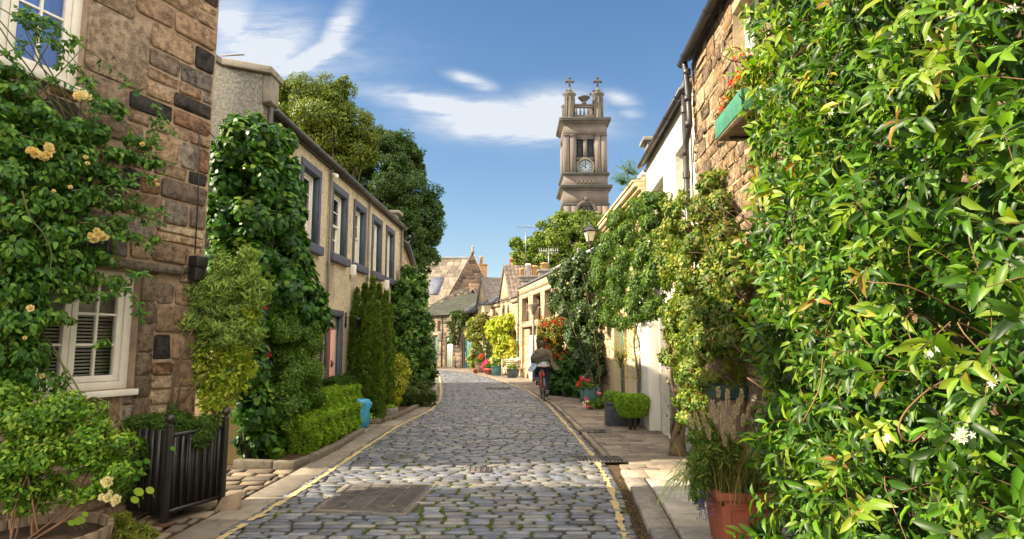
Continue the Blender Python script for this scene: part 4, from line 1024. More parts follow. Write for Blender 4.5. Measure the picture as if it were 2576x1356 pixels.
# R4 long tan stone mews house
F4 = Frame(P3, P4, -1); h4 = thing('tan_mews_house', 'long tan sandstone mews house with square windows and a pale tall doorway', 'house', (*P3, 0)); E4 = 4.45
def op(fr, u0, u1, v0, v1):
    a, z1 = fr.hit(u1, v0); b, _ = fr.hit(u0, v0); _, z0 = fr.hit((u0 + u1) / 2, v1); return (min(a, b), max(a, b), z0, z1)
wz1 = 3.86; wz0 = 2.72
w4 = []
for (u0, u1) in ((1314, 1331), (1341, 1362), (1371, 1396)):
    a = F4.hit(u1, 800)[0]; b = F4.hit(u0, 800)[0]; w4.append((a, b, wz0, wz1))
a4 = [(x, x + .95, wz0, wz1) for x in (1.0, 3.3) if x + 1.2 < w4[-1][0]]
dA = F4.hit(1349, 900)[0]; dB = F4.hit(1310 + 1, 900)[0]; dC = F4.hit(1383, 900)[0]; dD = F4.hit(1355, 900)[0]
d4 = [(dA, dB - .25, 0, 2.45), (dC, dD, 0, 2.45)]
gg = (2.2, 3.6, 0, 2.3)
print('R4', w4, d4, F4.len)
ops4 = w4 + a4 + d4 + [gg]
mb = MB(); grid_wall(mb, F4, 0, F4.len, 0, E4, ops4, .32)
g0, g1 = back(P3, 6), back(P4, 6)
for p, q in ((P3, g0), (P4, g1)): mb.add([(*p, 0), (*q, 0), (*q, E4), ((p[0] + q[0]) / 2, p[1], E4 + 1.3), (*p, E4)], [(0, 1, 2, 3, 4)])
mb.add([(*g0, 0), (*g1, 0), (*g1, E4), (*g0, E4)], [(0, 1, 2, 3)]); mb.build('wall', M['mortl'], h4)
mb = MB(); sd = []
for o in w4: sd += [(o[0] - .14, o[0], o[2] - .12, o[3] + .18), (o[1], o[1] + .14, o[2] - .12, o[3] + .18), (o[0], o[1], o[3], o[3] + .18), (o[0], o[1], o[2] - .12, o[2])]
sd += [(d4[0][0] - .18, d4[0][1] + .18, 2.45, 2.72), (d4[1][0] - .12, d4[1][1] + .1, 2.45, 2.72), (0, F4.len, 4.1, E4)]
for o in sd: mb.fbox(F4, o[0] + .002, o[1] - .002, .001, .032, o[2] + .002, o[3] - .002, np.array((.60, .47, .30)) * random.uniform(.9, 1.1))
rubble(mb, F4, 0, F4.len - .01, 0, 4.1, ops4 + sd, ch=(.16, .27), bl=(.25, .65), proj=(.008, .024), pal=PT, gap=.009)
mb.build('stone_facing', M['stonel'], h4)
mb = MB(); gable_roof(mb, (P3, P4, g1, g0), E4 + .01, 1.3, .08); mb.build('roof', M['slate'], h4)
mb = MB(); mb.fbox(F4, .05, 6.5, -.35, .16, E4 + .06, E4 + .13); mb.build('lead_gutter', M['lead'], h4)
for o in w4 + a4:
    q = MB(); q.fbox(F4, o[0], o[1], -.32, -.28, o[2], o[3]); w_ = q.build('window', M['glassd'], h4)
    q = MB(); q.fbox(F4, o[0], o[0] + .05, -.28, -.22, o[2], o[3]); q.fbox(F4, o[1] - .05, o[1], -.28, -.22, o[2], o[3]); q.fbox(F4, o[0] + .05, o[1] - .05, -.28, -.23, o[3] - .05, o[3]); q.fbox(F4, o[0] + .05, o[1] - .05, -.28, -.23, (o[2] + o[3]) / 2 - .02, (o[2] + o[3]) / 2 + .02)
    q.build('frame', M['wood'], w_)
o = d4[0]; q = MB(); q.fbox(F4, o[0], o[0] + (o[1] - o[0]) * .62, -.2, -.12, .02, 2.05); dd = q.build('door', M['white'], h4, bevel=.006, label='tall pale door')
q = MB(); q.fbox(F4, o[0], o[1], -.31, -.25, 2.1, 2.44); q.build('fanlight', M['glassd'], dd)
q = MB(); q.tube([F4.p(o[0] + .9, -.08, .9), F4.p(o[0] + .9, -.08, 1.4)], .02, 6); q.build('handle', M['metal'], dd)
q = MB()
for z in np.arange(0, 2.4, .4): q.fbox(F4, o[1] - (o[1] - o[0]) * .38 + .01, o[1] - .004, -.31, -.12, z + .005, z + .395, np.array((.56, .42, .25)) * random.uniform(.85, 1.1))
q.build('door_jamb', M['stonel'], h4, bevel=.006)
o = d4[1]; q = MB(); q.fbox(F4, o[0], o[1], -.3, -.24, .02, 2.42); q.build('garage_door', M['wood'], h4)
o = gg; q = MB(); q.fbox(F4, o[0], o[1], -.3, -.24, .02, 2.28); q.build('garage_door', M['tealpaint'], h4)
mb = MB(); s_ = F4.hit(1396, 700)[0]; pipe(mb, F4, s_, .06, 0, 3.9, .03, (2.6,)); mb.build('downpipe', M['gutter'], h4)
mb = MB(); s_ = F4.len - .15; pipe(mb, F4, s_, .07, 0, E4 - .1, .035, (2.6,)); mb.build('downpipe', M['gutter'], h4)
# carved spout block on the wall head
s_, z_ = F4.hit(1395, 680); mb = MB(); mb.fbox(F4, s_ - .12, s_ + .12, .033, .2, 3.95, 4.15); mb.fbox(F4, s_ - .09, s_ + .09, .033, .14, 3.65, 3.948); mb.build('corbel', M['coping'], h4, bevel=.02)

# R5 gabled gothic house
F5 = Frame(P4, P5, -1); h5 = thing('gabled_stone_house', 'stone mews house with a pointed gable and two lancet windows', 'house', (*P4, 0)); E5 = 4.1
LAN = []
for (u0, u1) in ((1263, 1270), (1276, 1281)):
    a = F5.hit(u1, 800)[0]; b = F5.hit(u0, 800)[0]; LAN.append((a, b, 2.3, 4.0))
sg = (LAN[0][0] + LAN[1][1]) / 2; print('R5', LAN, F5.len, F5.hit(1271, 711))
w5 = [(sg - 2.7, sg - 1.9, 2.5, 3.5), (sg + 2.0, sg + 2.6, 2.5, 3.5)]
w5 = [o for o in w5 if o[0] > .3 and o[1] < F5.len]
ad = (.25, 1.35, 0, 2.4)
ops5 = w5 + LAN + [ad]
mb = MB(); grid_wall(mb, F5, 0, F5.len, 0, E5, ops5, .3)
i0, i1 = back(P4, 5), back(P5, 5); mb.add([(*P5, 0), (*i1, 0), (*i1, E5), (*P5, E5)], [(0, 1, 2, 3)]); mb.build('wall', M['mortl'], h5)
GW = 1.35; GH = 1.75
mb = MB(); q = [F5.p(sg - GW, .06, E5 - .1), F5.p(sg + GW, .06, E5 - .1), F5.p(sg, .06, E5 + GH)]; mb.extr(q, (-F5.nv[0] * .25, -F5.nv[1] * .25, 0)); mb.build('gable', M['mortl'], h5)
mb = MB(); rubble(mb, F5, 0, F5.len, 0, E5 - .02, ops5, ch=(.2, .3), bl=(.3, .7), proj=(.008, .024), pal=PT); mb.fbox(F5, 0, sg - GW, .03, .12, E5 - .28, E5 - .12, (.42, .34, .23)); mb.fbox(F5, sg + GW, F5.len, .03, .12, E5 - .28, E5 - .12, (.42, .34, .23)); mb.build('stone_facing', M['stonel'], h5)
mb = MB()
for sgn in (-1, 1):
    a = [F5.p(sg + sgn * (GW + .12), .16, E5 - .2), F5.p(sg, .16, E5 + GH + .1), F5.p(sg, -1.5, E5 + GH + .1), F5.p(sg + sgn * (GW + .12), -1.5, E5 - .2)]
    mb.hexa([*a, *[(x, y, z + .1) for x, y, z in a]], (.16, .115, .09)); tiles(mb, *[(x, y, z + .1) for x, y, z in a], (.16, .115, .09), .3, .2)
mb.build('gable_roof', M['slate'], h5)
mb = MB(); gable_roof(mb, (P4, P5, i1, i0), E5, 1.3, .1, tint=(.13, .105, .09)); mb.build('roof', M['slate'], h5)
for k, o in enumerate(LAN):
    q = MB(); m_ = (o[0] + o[1]) / 2; hw = (o[1] - o[0]) / 2
    pts = [F5.p(o[0], -.2, o[2]), F5.p(o[1], -.2, o[2]), F5.p(o[1], -.2, o[3]), F5.p(o[0], -.2, o[3])]
    q.add(pts, [(0, 1, 2, 3)]); w_ = q.build('lancet_window', M['glassd'], h5)
    q = MB()
    for sgn in (-1, 1): q.extr([F5.p(m_ + sgn * hw, -.02, o[3] + .01), F5.p(m_ + sgn * hw, -.02, o[3] - .55), F5.p(m_ + sgn * hw * .6, -.02, o[3] - .22), F5.p(m_, -.02, o[3] + .01)], (-F5.nv[0] * .12, -F5.nv[1] * .12, 0), (.55, .43, .28))
    q.build('arch_head', M['stonel'], w_)
for o in w5: q = MB(); q.fbox(F5, o[0], o[1], -.3, -.22, o[2], o[3]); q.build('window', M['glassd'], h5)
q = MB(); q.fbox(F5, ad[0], ad[1], -.25, -.15, 0, 2.4); q.build('door', M['palegreen'], h5)
q = MB()
for k in range(9):
    g0_, g1_ = math.pi * k / 9, math.pi * (k + 1) / 9; m_ = (ad[0] + ad[1]) / 2
    def pp(r, g): return (m_ + r * math.cos(g), 1.9 + r * math.sin(g) * 1.0)
    a, b, c, d = pp(.55, g0_ + .02), pp(.78, g0_ + .02), pp(.78, g1_ - .02), pp(.55, g1_ - .02)
    q.extr([F5.p(x, .05, z) for x, z in (a, b, c, d)], (-F5.nv[0] * .1, -F5.nv[1] * .1, 0), (.6, .46, .28))
q.build('door_arch', M['stonel'], h5)
# R6 small gabled house with blue slate roof
F6 = Frame(P5, P6, -1); h6 = thing('small_gabled_house', 'narrow gabled stone house with a blue slate roof at the street bend', 'house', (*P5, 0)); E6 = 4.2
w6 = (1.5, 2.0, 2.4, 3.7); mb = MB(); grid_wall(mb, F6, 0, F6.len, 0, E6, [w6], .3)
q = [F6.p(1.0, 0, E6), F6.p(F6.len, 0, E6), F6.p((F6.len + 1.0) / 2, 0, E6 + 1.65)]; mb.extr(q, (-F6.nv[0] * .3, -F6.nv[1] * .3, 0)); mb.build('wall', M['mortl'], h6)
mb = MB(); rubble(mb, F6, 0, F6.len, 0, E6 - .02, [w6], ch=(.2, .3), bl=(.3, .7), proj=(.008, .024), pal=PT); mb.build('stone_facing', M['stonel'], h6)
j0, j1 = back(P5, 5), back(P6, 5)
mb = MB(); gable_roof(mb, (P5, P6, j1, j0), E6, 1.3, .1, tint=(.10, .12, .18)); 
for sgn in (-1, 1):
    m_ = (F6.len + 1.0) / 2; a = [F6.p(m_ + sgn * 1.25, .1, E6 - .1), F6.p(m_, .1, E6 + 1.72), F6.p(m_, -2.4, E6 + 1.72), F6.p(m_ + sgn * 1.25, -2.4, E6 - .1)]
    mb.hexa([*a, *[(x, y, z + .08) for x, y, z in a]], (.24, .2, .17))
mb.build('roof', M['slate'], h6)
q = MB(); q.fbox(F6, w6[0], w6[1], -.28, -.2, w6[2], w6[3]); w_ = q.build('window', M['glassd'], h6)
q = MB(); q.fbox(F6, w6[0], w6[0] + .12, -.2, -.1, w6[2], w6[3]); q.build('frame', M['white'], w_)
# R7 dark mossy-roofed range closing the street
F7 = Frame(P6, P7, -1); F7b = Frame(P6, P7, -1)
h7 = thing('dark_stone_range', 'dark stone coach houses with mossy slate roofs closing the end of the street', 'building', (*P6, 0)); E7 = 3.75
def s7(u): return F7.hit(u, 880)[0]
doors7 = [(s7(1187), s7(1163), 0, 2.3), (s7(1139), s7(1119), 0, 2.2), (s7(1101), s7(1089), 0, 2.3)]
doors7 = [(min(a, b), max(a, b), c, d) for a, b, c, d in doors7]
win7 = [(s7(1107), s7(1100), 2.55, 3.35), (s7(1094), s7(1089), 2.55, 3.35), (s7(1182), s7(1178), 2.6, 3.3)]
win7 = [(min(a, b), max(a, b), c, d) for a, b, c, d in win7]; print('R7', doors7, win7, F7.len)
L7 = F7.len + 6
mb = MB(); grid_wall(mb, F7, 0, L7, 0, E7, doors7 + win7, .3); mb.build('wall', M['mort'], h7)
PD = [(.27, .21, .14), (.19, .155, .11), (.32, .26, .175), (.13, .11, .09), (.09, .08, .065)]
mb = MB(); rubble(mb, F7, 0, L7, 0, E7 - .02, doors7 + win7, ch=(.2, .3), bl=(.3, .7), proj=(.01, .03), pal=PD); mb.build('stone_facing', M['stone'], h7)
def roof_plane(mb, fr, s0, s1, z0, n0, z1, n1, tint, th=.1):
    a = [fr.p(s0, n0, z0), fr.p(s1, n0, z0), fr.p(s1, n1, z1), fr.p(s0, n1, z1)]; mb.hexa([*a, *[(x, y, z + th) for x, y, z in a]], tint)
mid7 = s7(1150)
mb = MB()
r1_ = F7.hit(1150, 744, -2.2); r0_ = F7.hit(1207, 744, -2.2); zr7 = (r1_[1] + r0_[1]) / 2
for (sa_, sb_, ta_, tb_, cl) in ((-.2, 1.9, -.2, 1.9, (.055, .055, .062)), (1.902, L7 - 2, 1.902, r1_[0], (.04, .043, .024))):  # mossy slate tint darkened to stand in for tree shade
    a = [F7.p(sa_, .2, E7), F7.p(sb_, .2, E7), F7.p(tb_, -2.2, zr7), F7.p(ta_, -2.2, zr7)]; mb.hexa([*a, *[(x, y, z + .1) for x, y, z in a]], cl); tiles(mb, *[(x, y, z + .1) for x, y, z in a], cl)
roof_plane(mb, F7, -.2, r1_[0], zr7, -2.2, E7, -5, (.1, .1, .1)); mb.build('roof', M['slate'], h7)
mb = MB(); q = [F7.p(s_, -2.6, z_) for s_, z_ in (F7.hit(1200, 800, -2.6), F7.hit(1082, 800, -2.6), F7.hit(1082, 768, -2.6), F7.hit(1156, 726, -2.6), F7.hit(1200, 746, -2.6))]
mb.extr(q, (-F7.nv[0] * .4, -F7.nv[1] * .4, 0), (.07, .065, .055))
gp = [F7.hit(u_, v_, -2.6) for u_, v_ in ((1200, 746), (1156, 726), (1082, 768))]; z_ = E7 + .2
while z_ < gp[1][1] - .15:
    h_ = random.uniform(.16, .26); s_ = gp[0][0] + .1
    while s_ < gp[2][0]:
        l_ = random.uniform(.25, .6); top_ = np.interp(s_ + l_ / 2, [gp[0][0], gp[1][0], gp[2][0]], [gp[0][1], gp[1][1], gp[2][1]])
        if z_ + h_ < top_: stone_face(mb, Frame(F7.p(0, -2.6, 0)[:2], F7.p(1, -2.6, 0)[:2], -1), s_ + .01, s_ + l_ - .01, z_ + .01, z_ + h_ - .01, 0, .03, np.array(random.choice(PD)) * random.uniform(.4, .75))
        s_ += l_
    z_ += h_
mb.build('rear_gable', M['stone'], h7)
mb = MB(); gutter(mb, F7, 0, L7, E7 + .02, n=.27, r=.06); mb.build('gutter', M['gutter'], h7)
for s_ in (1.9, s7(1113)): mb = MB(); pipe(mb, F7, s_, .08, 0, E7, .04); mb.build('downpipe', M['gutter'], h7)
mb = MB(); roof_plane(mb, F7, .9, 1.4, E7 + .62, -1.0, E7 + .95, -1.8, (1.2, 1.3, 1.4), .16); mb.build('skylight', M['slate'], h7)
for o, mn in zip(doors7, ('tealpaint', 'palegreen', 'greenpaint')):
    q = MB(); nb = 4
    for k in range(nb): q.fbox(F7, o[0] + (o[1] - o[0]) * k / nb + .01, o[0] + (o[1] - o[0]) * (k + 1) / nb - .01, -.25, -.17, .02, o[3])
    q.build('garage_door', M[mn], h7)
for o in win7: q = MB(); q.fbox(F7, o[0], o[1], -.28, -.2, o[2], o[3]); q.build('window', M['glassd'], h7)

# church hall behind, gable towards the street
ch = thing('church_hall', 'reddish stone church hall with steep pale slate roof behind the street end', 'building', (-3.9, 62, 0))
YC = 62.0; ax, _, az = at(1189, 638, YC); lx, _, lz = at(1128, 748, YC); rx, _, rz_ = at(1238, 745, YC)
mb = MB(); mb.extr([(lx, YC, 0), (rx, YC, 0), (rx, YC, lz), (ax, YC, az), (lx, YC, lz)], (0, .5, 0)); 
mb.add([(rx, YC, 0), (rx, YC + 16, 0), (rx, YC + 16, lz), (rx, YC, lz)], [(0, 1, 2, 3)]); mb.build('wall', M['mort'], ch)
FCH = Frame((lx, YC), (rx, YC), +1)
mb = MB(); wdt = rx - lx; hgt = az - lz; z = lz - 1.5
PR = [(.30, .20, .14), (.25, .17, .125), (.35, .25, .175), (.20, .15, .12), (.13, .10, .085)]
while z < az - .3:
    h = random.uniform(.25, .4); f_ = max(0, (z + h - lz) / hgt); aa = (ax - lx) * f_; bb_ = wdt - (wdt - (ax - lx)) * f_; s = aa
    while s < bb_ - .1:
        l = min(random.uniform(.4, 1.1), bb_ - s); stone_face(mb, FCH, s + .012, s + l - .012, z + .012, z + h - .012, 0, .03, np.array(random.choice(PR)) * random.uniform(.8, 1.2)); s += l
    z += h
mb.build('stone_facing', M['stone'], ch)
rl = at(1099, 664, YC + 8)
mb = MB()
for sgn, ex in ((-1, lx), (1, rx)):
    a = [(ex + sgn * .25, YC - .15, lz - .35), (ax, YC - .15, az + .05), (ax, YC + 16, az + .05), (ex + sgn * .25, YC + 16, lz - .35)]; mb.hexa([*a, *[(x, y, k + .15) for x, y, k in a]], (.34, .29, .23)); tiles(mb, *[(x, y, k + .15) for x, y, k in a], (.34, .29, .23), .6, .45)
mb.build('roof', M['slate'], ch)
# transept roof running left
tl = thing('church_nave', 'long steep pale slate roof running left behind the church hall gable', 'building', (-9, 64, 0))
mb = MB(); y0 = YC + 1.0
a = [(ax - 16, y0, lz - 3.0), (lx + .3, y0, lz - 3.0), (ax, y0 + 2.8, az - .1), (ax - 16, y0 + 2.8, az - .1)]; mb.hexa([*a, *[(x, y, k + .15) for x, y, k in a]], (.36, .30, .23)); tiles(mb, *[(x, y, k + .15) for x, y, k in a], (.36, .30, .23), .6, .45)
a = [(ax, y0 + 2.8, az - .1), (ax - 16, y0 + 2.8, az - .1), (ax - 16, y0 + 6, lz - 3), (ax, y0 + 6, lz - 3)]; mb.hexa([*a, *[(x, y, k + .15) for x, y, k in a]], (.3, .26, .2))
mb.build('roof', M['slate'], tl)
mb = MB(); mb.tube([(ax - 16, y0 + 2.8, az + .12), (ax - .1, y0 + 2.8, az + .12)], .12, 6); mb.build('ridge', M['lead'], tl)
mb = MB(); mb.box((ax - 16, y0 + .5, 0), (lx + .3, y0 + 5.5, lz - 3.0)); mb.build('wall', M['mort'], tl)
mb = MB(); u0, u1 = at(1084, 700, 58), at(1118, 740, 58)
a = [(u0[0], 56.5, u1[2] - .2), (u1[0] - .4, 56.5, u1[2] - .2), (u1[0], 58, u0[2]), (u0[0], 58, u0[2])]; mb.hexa([*a, *[(x, y, k + .12) for x, y, k in a]], (.12, .13, .17)); mb.build('dormer_roof', M['slate'], tl)
mb = MB(); mb.lathe((ax, YC - .05, az + .0), [(.16, 0), (.2, .25), (.1, .35), (.14, .6), (.04, .85)], 8); mb.build('finial', M['coping'], ch)
for (u, v, w_, h) in ((1176, 756, .75, 1.6), (1189, 744, .85, 2.0), (1203, 760, .75, 1.5)):
    x, _, z = at(u, v, YC); q = MB()
    q.extr([(x - w_ / 2, YC - .06, z - h), (x + w_ / 2, YC - .06, z - h), (x + w_ / 2, YC - .06, z - .2), (x + w_ * .28, YC - .06, z + .25), (x, YC - .06, z + .5), (x - w_ * .28, YC - .06, z + .25), (x - w_ / 2, YC - .06, z - .2)], (0, .04, 0)); wn = q.build('lancet_window', M['room'], ch)
    q = MB(); A_ = [(x - w_ / 2 - .12, z - h), (x - w_ / 2 - .12, z - .2), (x - w_ * .34, z + .36), (x, z + .68), (x + w_ * .34, z + .36), (x + w_ / 2 + .12, z - .2), (x + w_ / 2 + .12, z - h)]
    q.tube([(p, YC - .1, r) for p, r in A_], .09, 5); q.build('hood_mould', M['coping'], wn)
def chimney(name, label, c, sx_, sy_, z0, z1, pots, m='coping', group=None):
    t = thing(name, label, 'chimney', (c[0], c[1], z0), group=group)
    mb = MB(); mb.box((c[0] - sx_ / 2, c[1] - sy_ / 2, z0), (c[0] + sx_ / 2, c[1] + sy_ / 2, z1)); mb.box((c[0] - sx_ / 2 - .06, c[1] - sy_ / 2 - .06, z1 + .002), (c[0] + sx_ / 2 + .06, c[1] + sy_ / 2 + .06, z1 + .12)); mb.build('stack', M[m], t, bevel=.01)
    for (dx, h, r, pm) in pots:
        q = MB(); q.lathe((c[0] + dx, c[1], z1 + .12), [(r, 0), (r * .9, h * .8), (r * 1.1, h * .82), (r * 1.1, h * .95), (r * .8, h)], 12); q.build('chimney_pot', M[pm], t, smooth=False)
    return t
p = at(1208, 700, 66); chimney('chimney_stack', 'tall orange stone chimney stack behind the church hall gable', (p[0] + .2, 66), 1.0, .9, 6, at(1208, 668, 66)[2], [(-.1, .9, .16, 'clay')], 'clay')
p = at(1325, 712, 30); chimney('chimney_stack', 'dark chimney with three round pots on the tan mews house roof', (p[0] + .1, 31.0), .95, .5, E4 + .3, at(1325, 700, 31)[2], [(-.32, .38, .12, 'clay'), (0, .62, .14, 'claywhite'), (.33, .52, .15, 'clay')])
p = at(1366, 700, 27); chimney('chimney_stack', 'small grey chimney with a single tan pot on the tan mews house', (p[0] + .1, 27.5), .55, .5, E4, at(1366, 685, 27.5)[2], [(0, .30, .17, 'clay')])
p = at(1290, 700, 75); t_ = thing('tenement', 'reddish stone tenement just seen behind the trees', 'building', (p[0] + 1, 78, 0))
mb = MB(); z_ = at(1290, 655, 75)[2]; mb.box((at(1284, 700, 75)[0], 75, 0), (at(1330, 700, 75)[0], 80, z_)); mb.box((at(1282, 700, 75)[0], 74.8, z_ + .002), (at(1332, 700, 75)[0], 80.2, z_ + .4)); mb.build('wall', M['terra'], t_)
p = at(1245, 724, 80); t_ = thing('far_slate_house', 'low distant building with a pale slate roof in the gap before the gabled house', 'building', (-1.5, 82, 0))
mb = MB(); mb.box((-6, 80, 0), (3, 86, 8.2)); mb.build('wall', M['mort'], t_)
mb = MB(); gable_roof(mb, ((-6, 80), (3, 80), (3, 86), (-6, 86)), 8.2, 1.2, .3, tint=(.34, .29, .22)); mb.build('roof', M['slate'], t_)
# ================================================================ CLOCK TOWER
YT = 110.0
def tz(v): return at(1472, v, YT)[2]
TX = at(1474, 480, YT)[0]; HW = 3.98; TD = 8.0
tw = thing('clock_tower', 'tall square stone clock tower with balustrade and cross topped turrets against the sky', 'clock tower', (TX, YT + TD / 2, 0))
tc_ = (.47, .375, .30)
def tb(mb, x0, x1, y0, y1, z0, z1, t=tc_): mb.box((TX + x0, YT + y0, z0), (TX + x1, YT + y1, z1), t)
zc1a, zc1b = tz(304), tz(330)      # main cornice
zs2 = tz(441); zc2 = tz(449); zc3a, zc3b = tz(477), tz(507)
mb = MB()
core = .45
tb(mb, -HW + core, HW - core, core, TD - core, zs2, zc1b)        # recessed core of the belfry stage
for sx_ in (-1, 1):                                              # paired pilasters at each corner, all sides
    for (a, b) in ((HW - 1.05, HW), (HW - 2.2, HW - 1.2)):
        x0, x1 = sorted((sx_ * a, sx_ * b)); tb(mb, x0, x1, 0.0, core + .01, zs2 + .01, zc1b - .9, (.49, .40, .32)); tb(mb, x0, x1, TD - core, TD, zs2 + .01, zc1b - .9)
        tb(mb, x0 - .06, x1 + .06, -.07, core, zc1b - .898, zc1b - .6, (.38, .31, .25)); tb(mb, x0 - .05, x1 + .05, -.06, core, zs2 + .01, zs2 + .4, (.40, .33, .26))
    for (a, b) in ((1.1 - 1.05, 1.05), (1.2, 2.2), (TD - 2.2, TD - 1.2), (TD - 1.05, TD - .02)):
        x0, x1 = sorted((sx_ * (HW - core + .01), sx_ * (HW - .003))); tb(mb, x0, x1, a + .01, b, zs2 + .01, zc1b - .9, (.62, .45, .34))
        tb(mb, *sorted((sx_ * (HW - core), sx_ * (HW + .05))), a, b + .05, zc1b - .898, zc1b - .6, (.38, .31, .25))
tb(mb, -HW, HW, 0, TD, zc1b - .598, zc1b + .9)
tb(mb, -HW + .1, HW - .1, .1, TD - .1, zc1b + .9, zc1a - .45)
tb(mb, -HW, HW, -.01, TD, zc3a + .5, zs2)                                   # pedestal stage
tb(mb, -HW - .1, HW + .1, -.1, TD + .1, zc3b - .4, zc3a - .01)
tb(mb, -HW - .1, HW + .1, -.1, TD + .1, 0, zc3b - .9, (.44, .35, .28))
for sx_ in (-1, 1):
    for (a, b) in ((HW - 1.1, HW + .1), (HW - 2.4, HW - 1.25)):
        x0, x1 = sorted((sx_ * a, sx_ * b)); tb(mb, x0, x1, -.35, -.1, 20, zc3b - .9, (.48, .38, .3))
# courses
for k in range(60):
    z = 12 + k * .62
    if z < zc3b - 1: tb(mb, -HW - .108, HW + .108, -.108, TD + .108, z, z + .035, (.2, .17, .14))
mb.build('shaft', M['tower'], tw)
mb = MB()
def cornice(z0, z1, o, y=1):
    h = (z1 - z0); 
    for k, (f, g, e) in enumerate(((0, .25, .35), (.26, .45, .6), (.46, .8, .95), (.81, 1, 1.0))):
        tb(mb, -HW - o * e, HW + o * e, -o * e, TD + o * e, z0 + h * f, z0 + h * g, (.36, .31, .25) if k < 2 else (.27, .25, .21))
cornice(zc1a - .5, zc1a + .45, .75); cornice(zs2 - .05, zs2 + .45, .40); cornice(zc3a - .1, zc3a + .75, .80); cornice(zc3b - .9, zc3b - .38, .3)
mb.build('cornice', M['tower'], tw)
mb = MB()
tb(mb, -2.0, 2.0, core - .32, core, zc1b - 1.3, zc1b - .605, (.4, .33, .26)); tb(mb, -2.05, 2.05, core - .40, core, zc1b - 1.5, zc1b - 1.305, (.33, .28, .23))
for x in (-2.0, -.35, 1.6): tb(mb, x, x + (.7 if abs(x) < 1 else .4), core - .3, core, tz(395), zc1b - 1.51, (.46, .38, .30))
tb(mb, -2, 2, core - .3, core, tz(402), tz(395) - .01, (.3, .27, .22))
mb.build('belfry_frame', M['tower'], tw)
for x in (-1.58, .38):
    q = MB(); tb(q, x, x + 1.2, core - .1, core - .02, tz(394.5), zc1b - 1.52); lv = q.build('louvre_window', M['ink'], tw)
    q = MB(); z = tz(394.5) + .1
    while z < zc1b - 1.7: 
        q.hexa([(TX + x + .02, YT + core - .22, z), (TX + x + 1.18, YT + core - .22, z), (TX + x + 1.18, YT + core - .11, z + .12), (TX + x + .02, YT + core - .11, z + .12),
                (TX + x + .02, YT + core - .22, z + .04), (TX + x + 1.18, YT + core - .22, z + .04), (TX + x + 1.18, YT + core - .11, z + .16), (TX + x + .02, YT + core - .11, z + .16)]); z += .28
    q.build('slat', M['greybox'], lv)
# clock
zc = tz(419.5); xc = TX + .02; yc = YT + core - .02
ck = MB(); tb(ck, -1.75, 1.75, core - .14, core - .001, tz(436), tz(402.5), (.22, .2, .17)); ck = ck.build('clock', M['towerd'], tw)
def disc(mb, r0, r1, y0, y1, seg=40, tint=None, a0=0, a1=2 * math.pi):
    for k in range(seg):
        g, h = a0 + (a1 - a0) * k / seg, a0 + (a1 - a0) * (k + 1) / seg
        P = [(xc + r * math.sin(q), zc + r * math.cos(q)) for r, q in ((r0, g), (r1, g), (r1, h), (r0, h))]
        mb.hexa([(x, y0, z) for x, z in P] + [(x, y1, z) for x, z in P], tint)
q = MB(); disc(q, 1.42, 1.66, yc - .34, yc - .12, tint=(.50, .42, .30)); disc(q, 1.30, 1.40, yc - .24, yc - .12, tint=(.2, .18, .15)); q.build('clock_rim', M['tower'], ck)
q = MB(); disc(q, 0, 1.29, yc - .20, yc - .12); q.build('face', M['dial'], ck)
q = MB(); disc(q, .62, .655, yc - .22, yc - .205); disc(q, 1.12, 1.15, yc - .22, yc - .205)
for k in range(12):
    for off in ((-.07, 0, .07) if k % 3 == 0 else (-.04, .04)):
        g = k * math.pi / 6; P = []
        for r, s_ in ((.70, off * .8 - .018), (1.08, off * 1.3 - .022), (1.08, off * 1.3 + .022), (.70, off * .8 + .018)):
            P.append((xc + r * math.sin(g) + s_ * math.cos(g), zc + r * math.cos(g) - s_ * math.sin(g)))
        q.hexa([(x, yc - .225, z) for x, z in P] + [(x, yc - .205, z) for x, z in P])
q.build('numerals', M['ink'], ck)
def hand(ang, r, wd, nm):
    q = MB(); P = []
    for rr, s_ in ((-.25, -wd * .7), (r * .7, -wd), (r, 0), (r * .7, wd), (-.25, wd * .7)): P.append((xc + rr * math.sin(ang) + s_ * math.cos(ang), zc + rr * math.cos(ang) - s_ * math.sin(ang)))
    q.extr([(x, yc - .26, z) for x, z in P], (0, .025, 0)); q.build(nm, M['ink'], ck)
hand(rad(-4), .72, .09, 'hour_hand'); hand(rad(-60), 1.12, .055, 'minute_hand')
# lattice panel
q = MB(); z0, z1 = tz(463), tz(452); tb(q, -1.9, 1.75, -.03, -.011, z0 - .1, z1 + .1, (.1, .09, .08)); lp = q.build('lattice_panel', M['towerd'], tw)
q = MB()
for k in range(5):
    x = -1.85 + k * .72; hh = z1 - z0
    for s_ in (0, 1):
        a, b = (x, x + .70) if s_ else (x + .70, x)
        q.tube([(TX + a, YT - .1, z0), (TX + b, YT - .1, z1)], .07, 4, (.7, .58, .4))
q.build('lattice', M['tower'], lp)
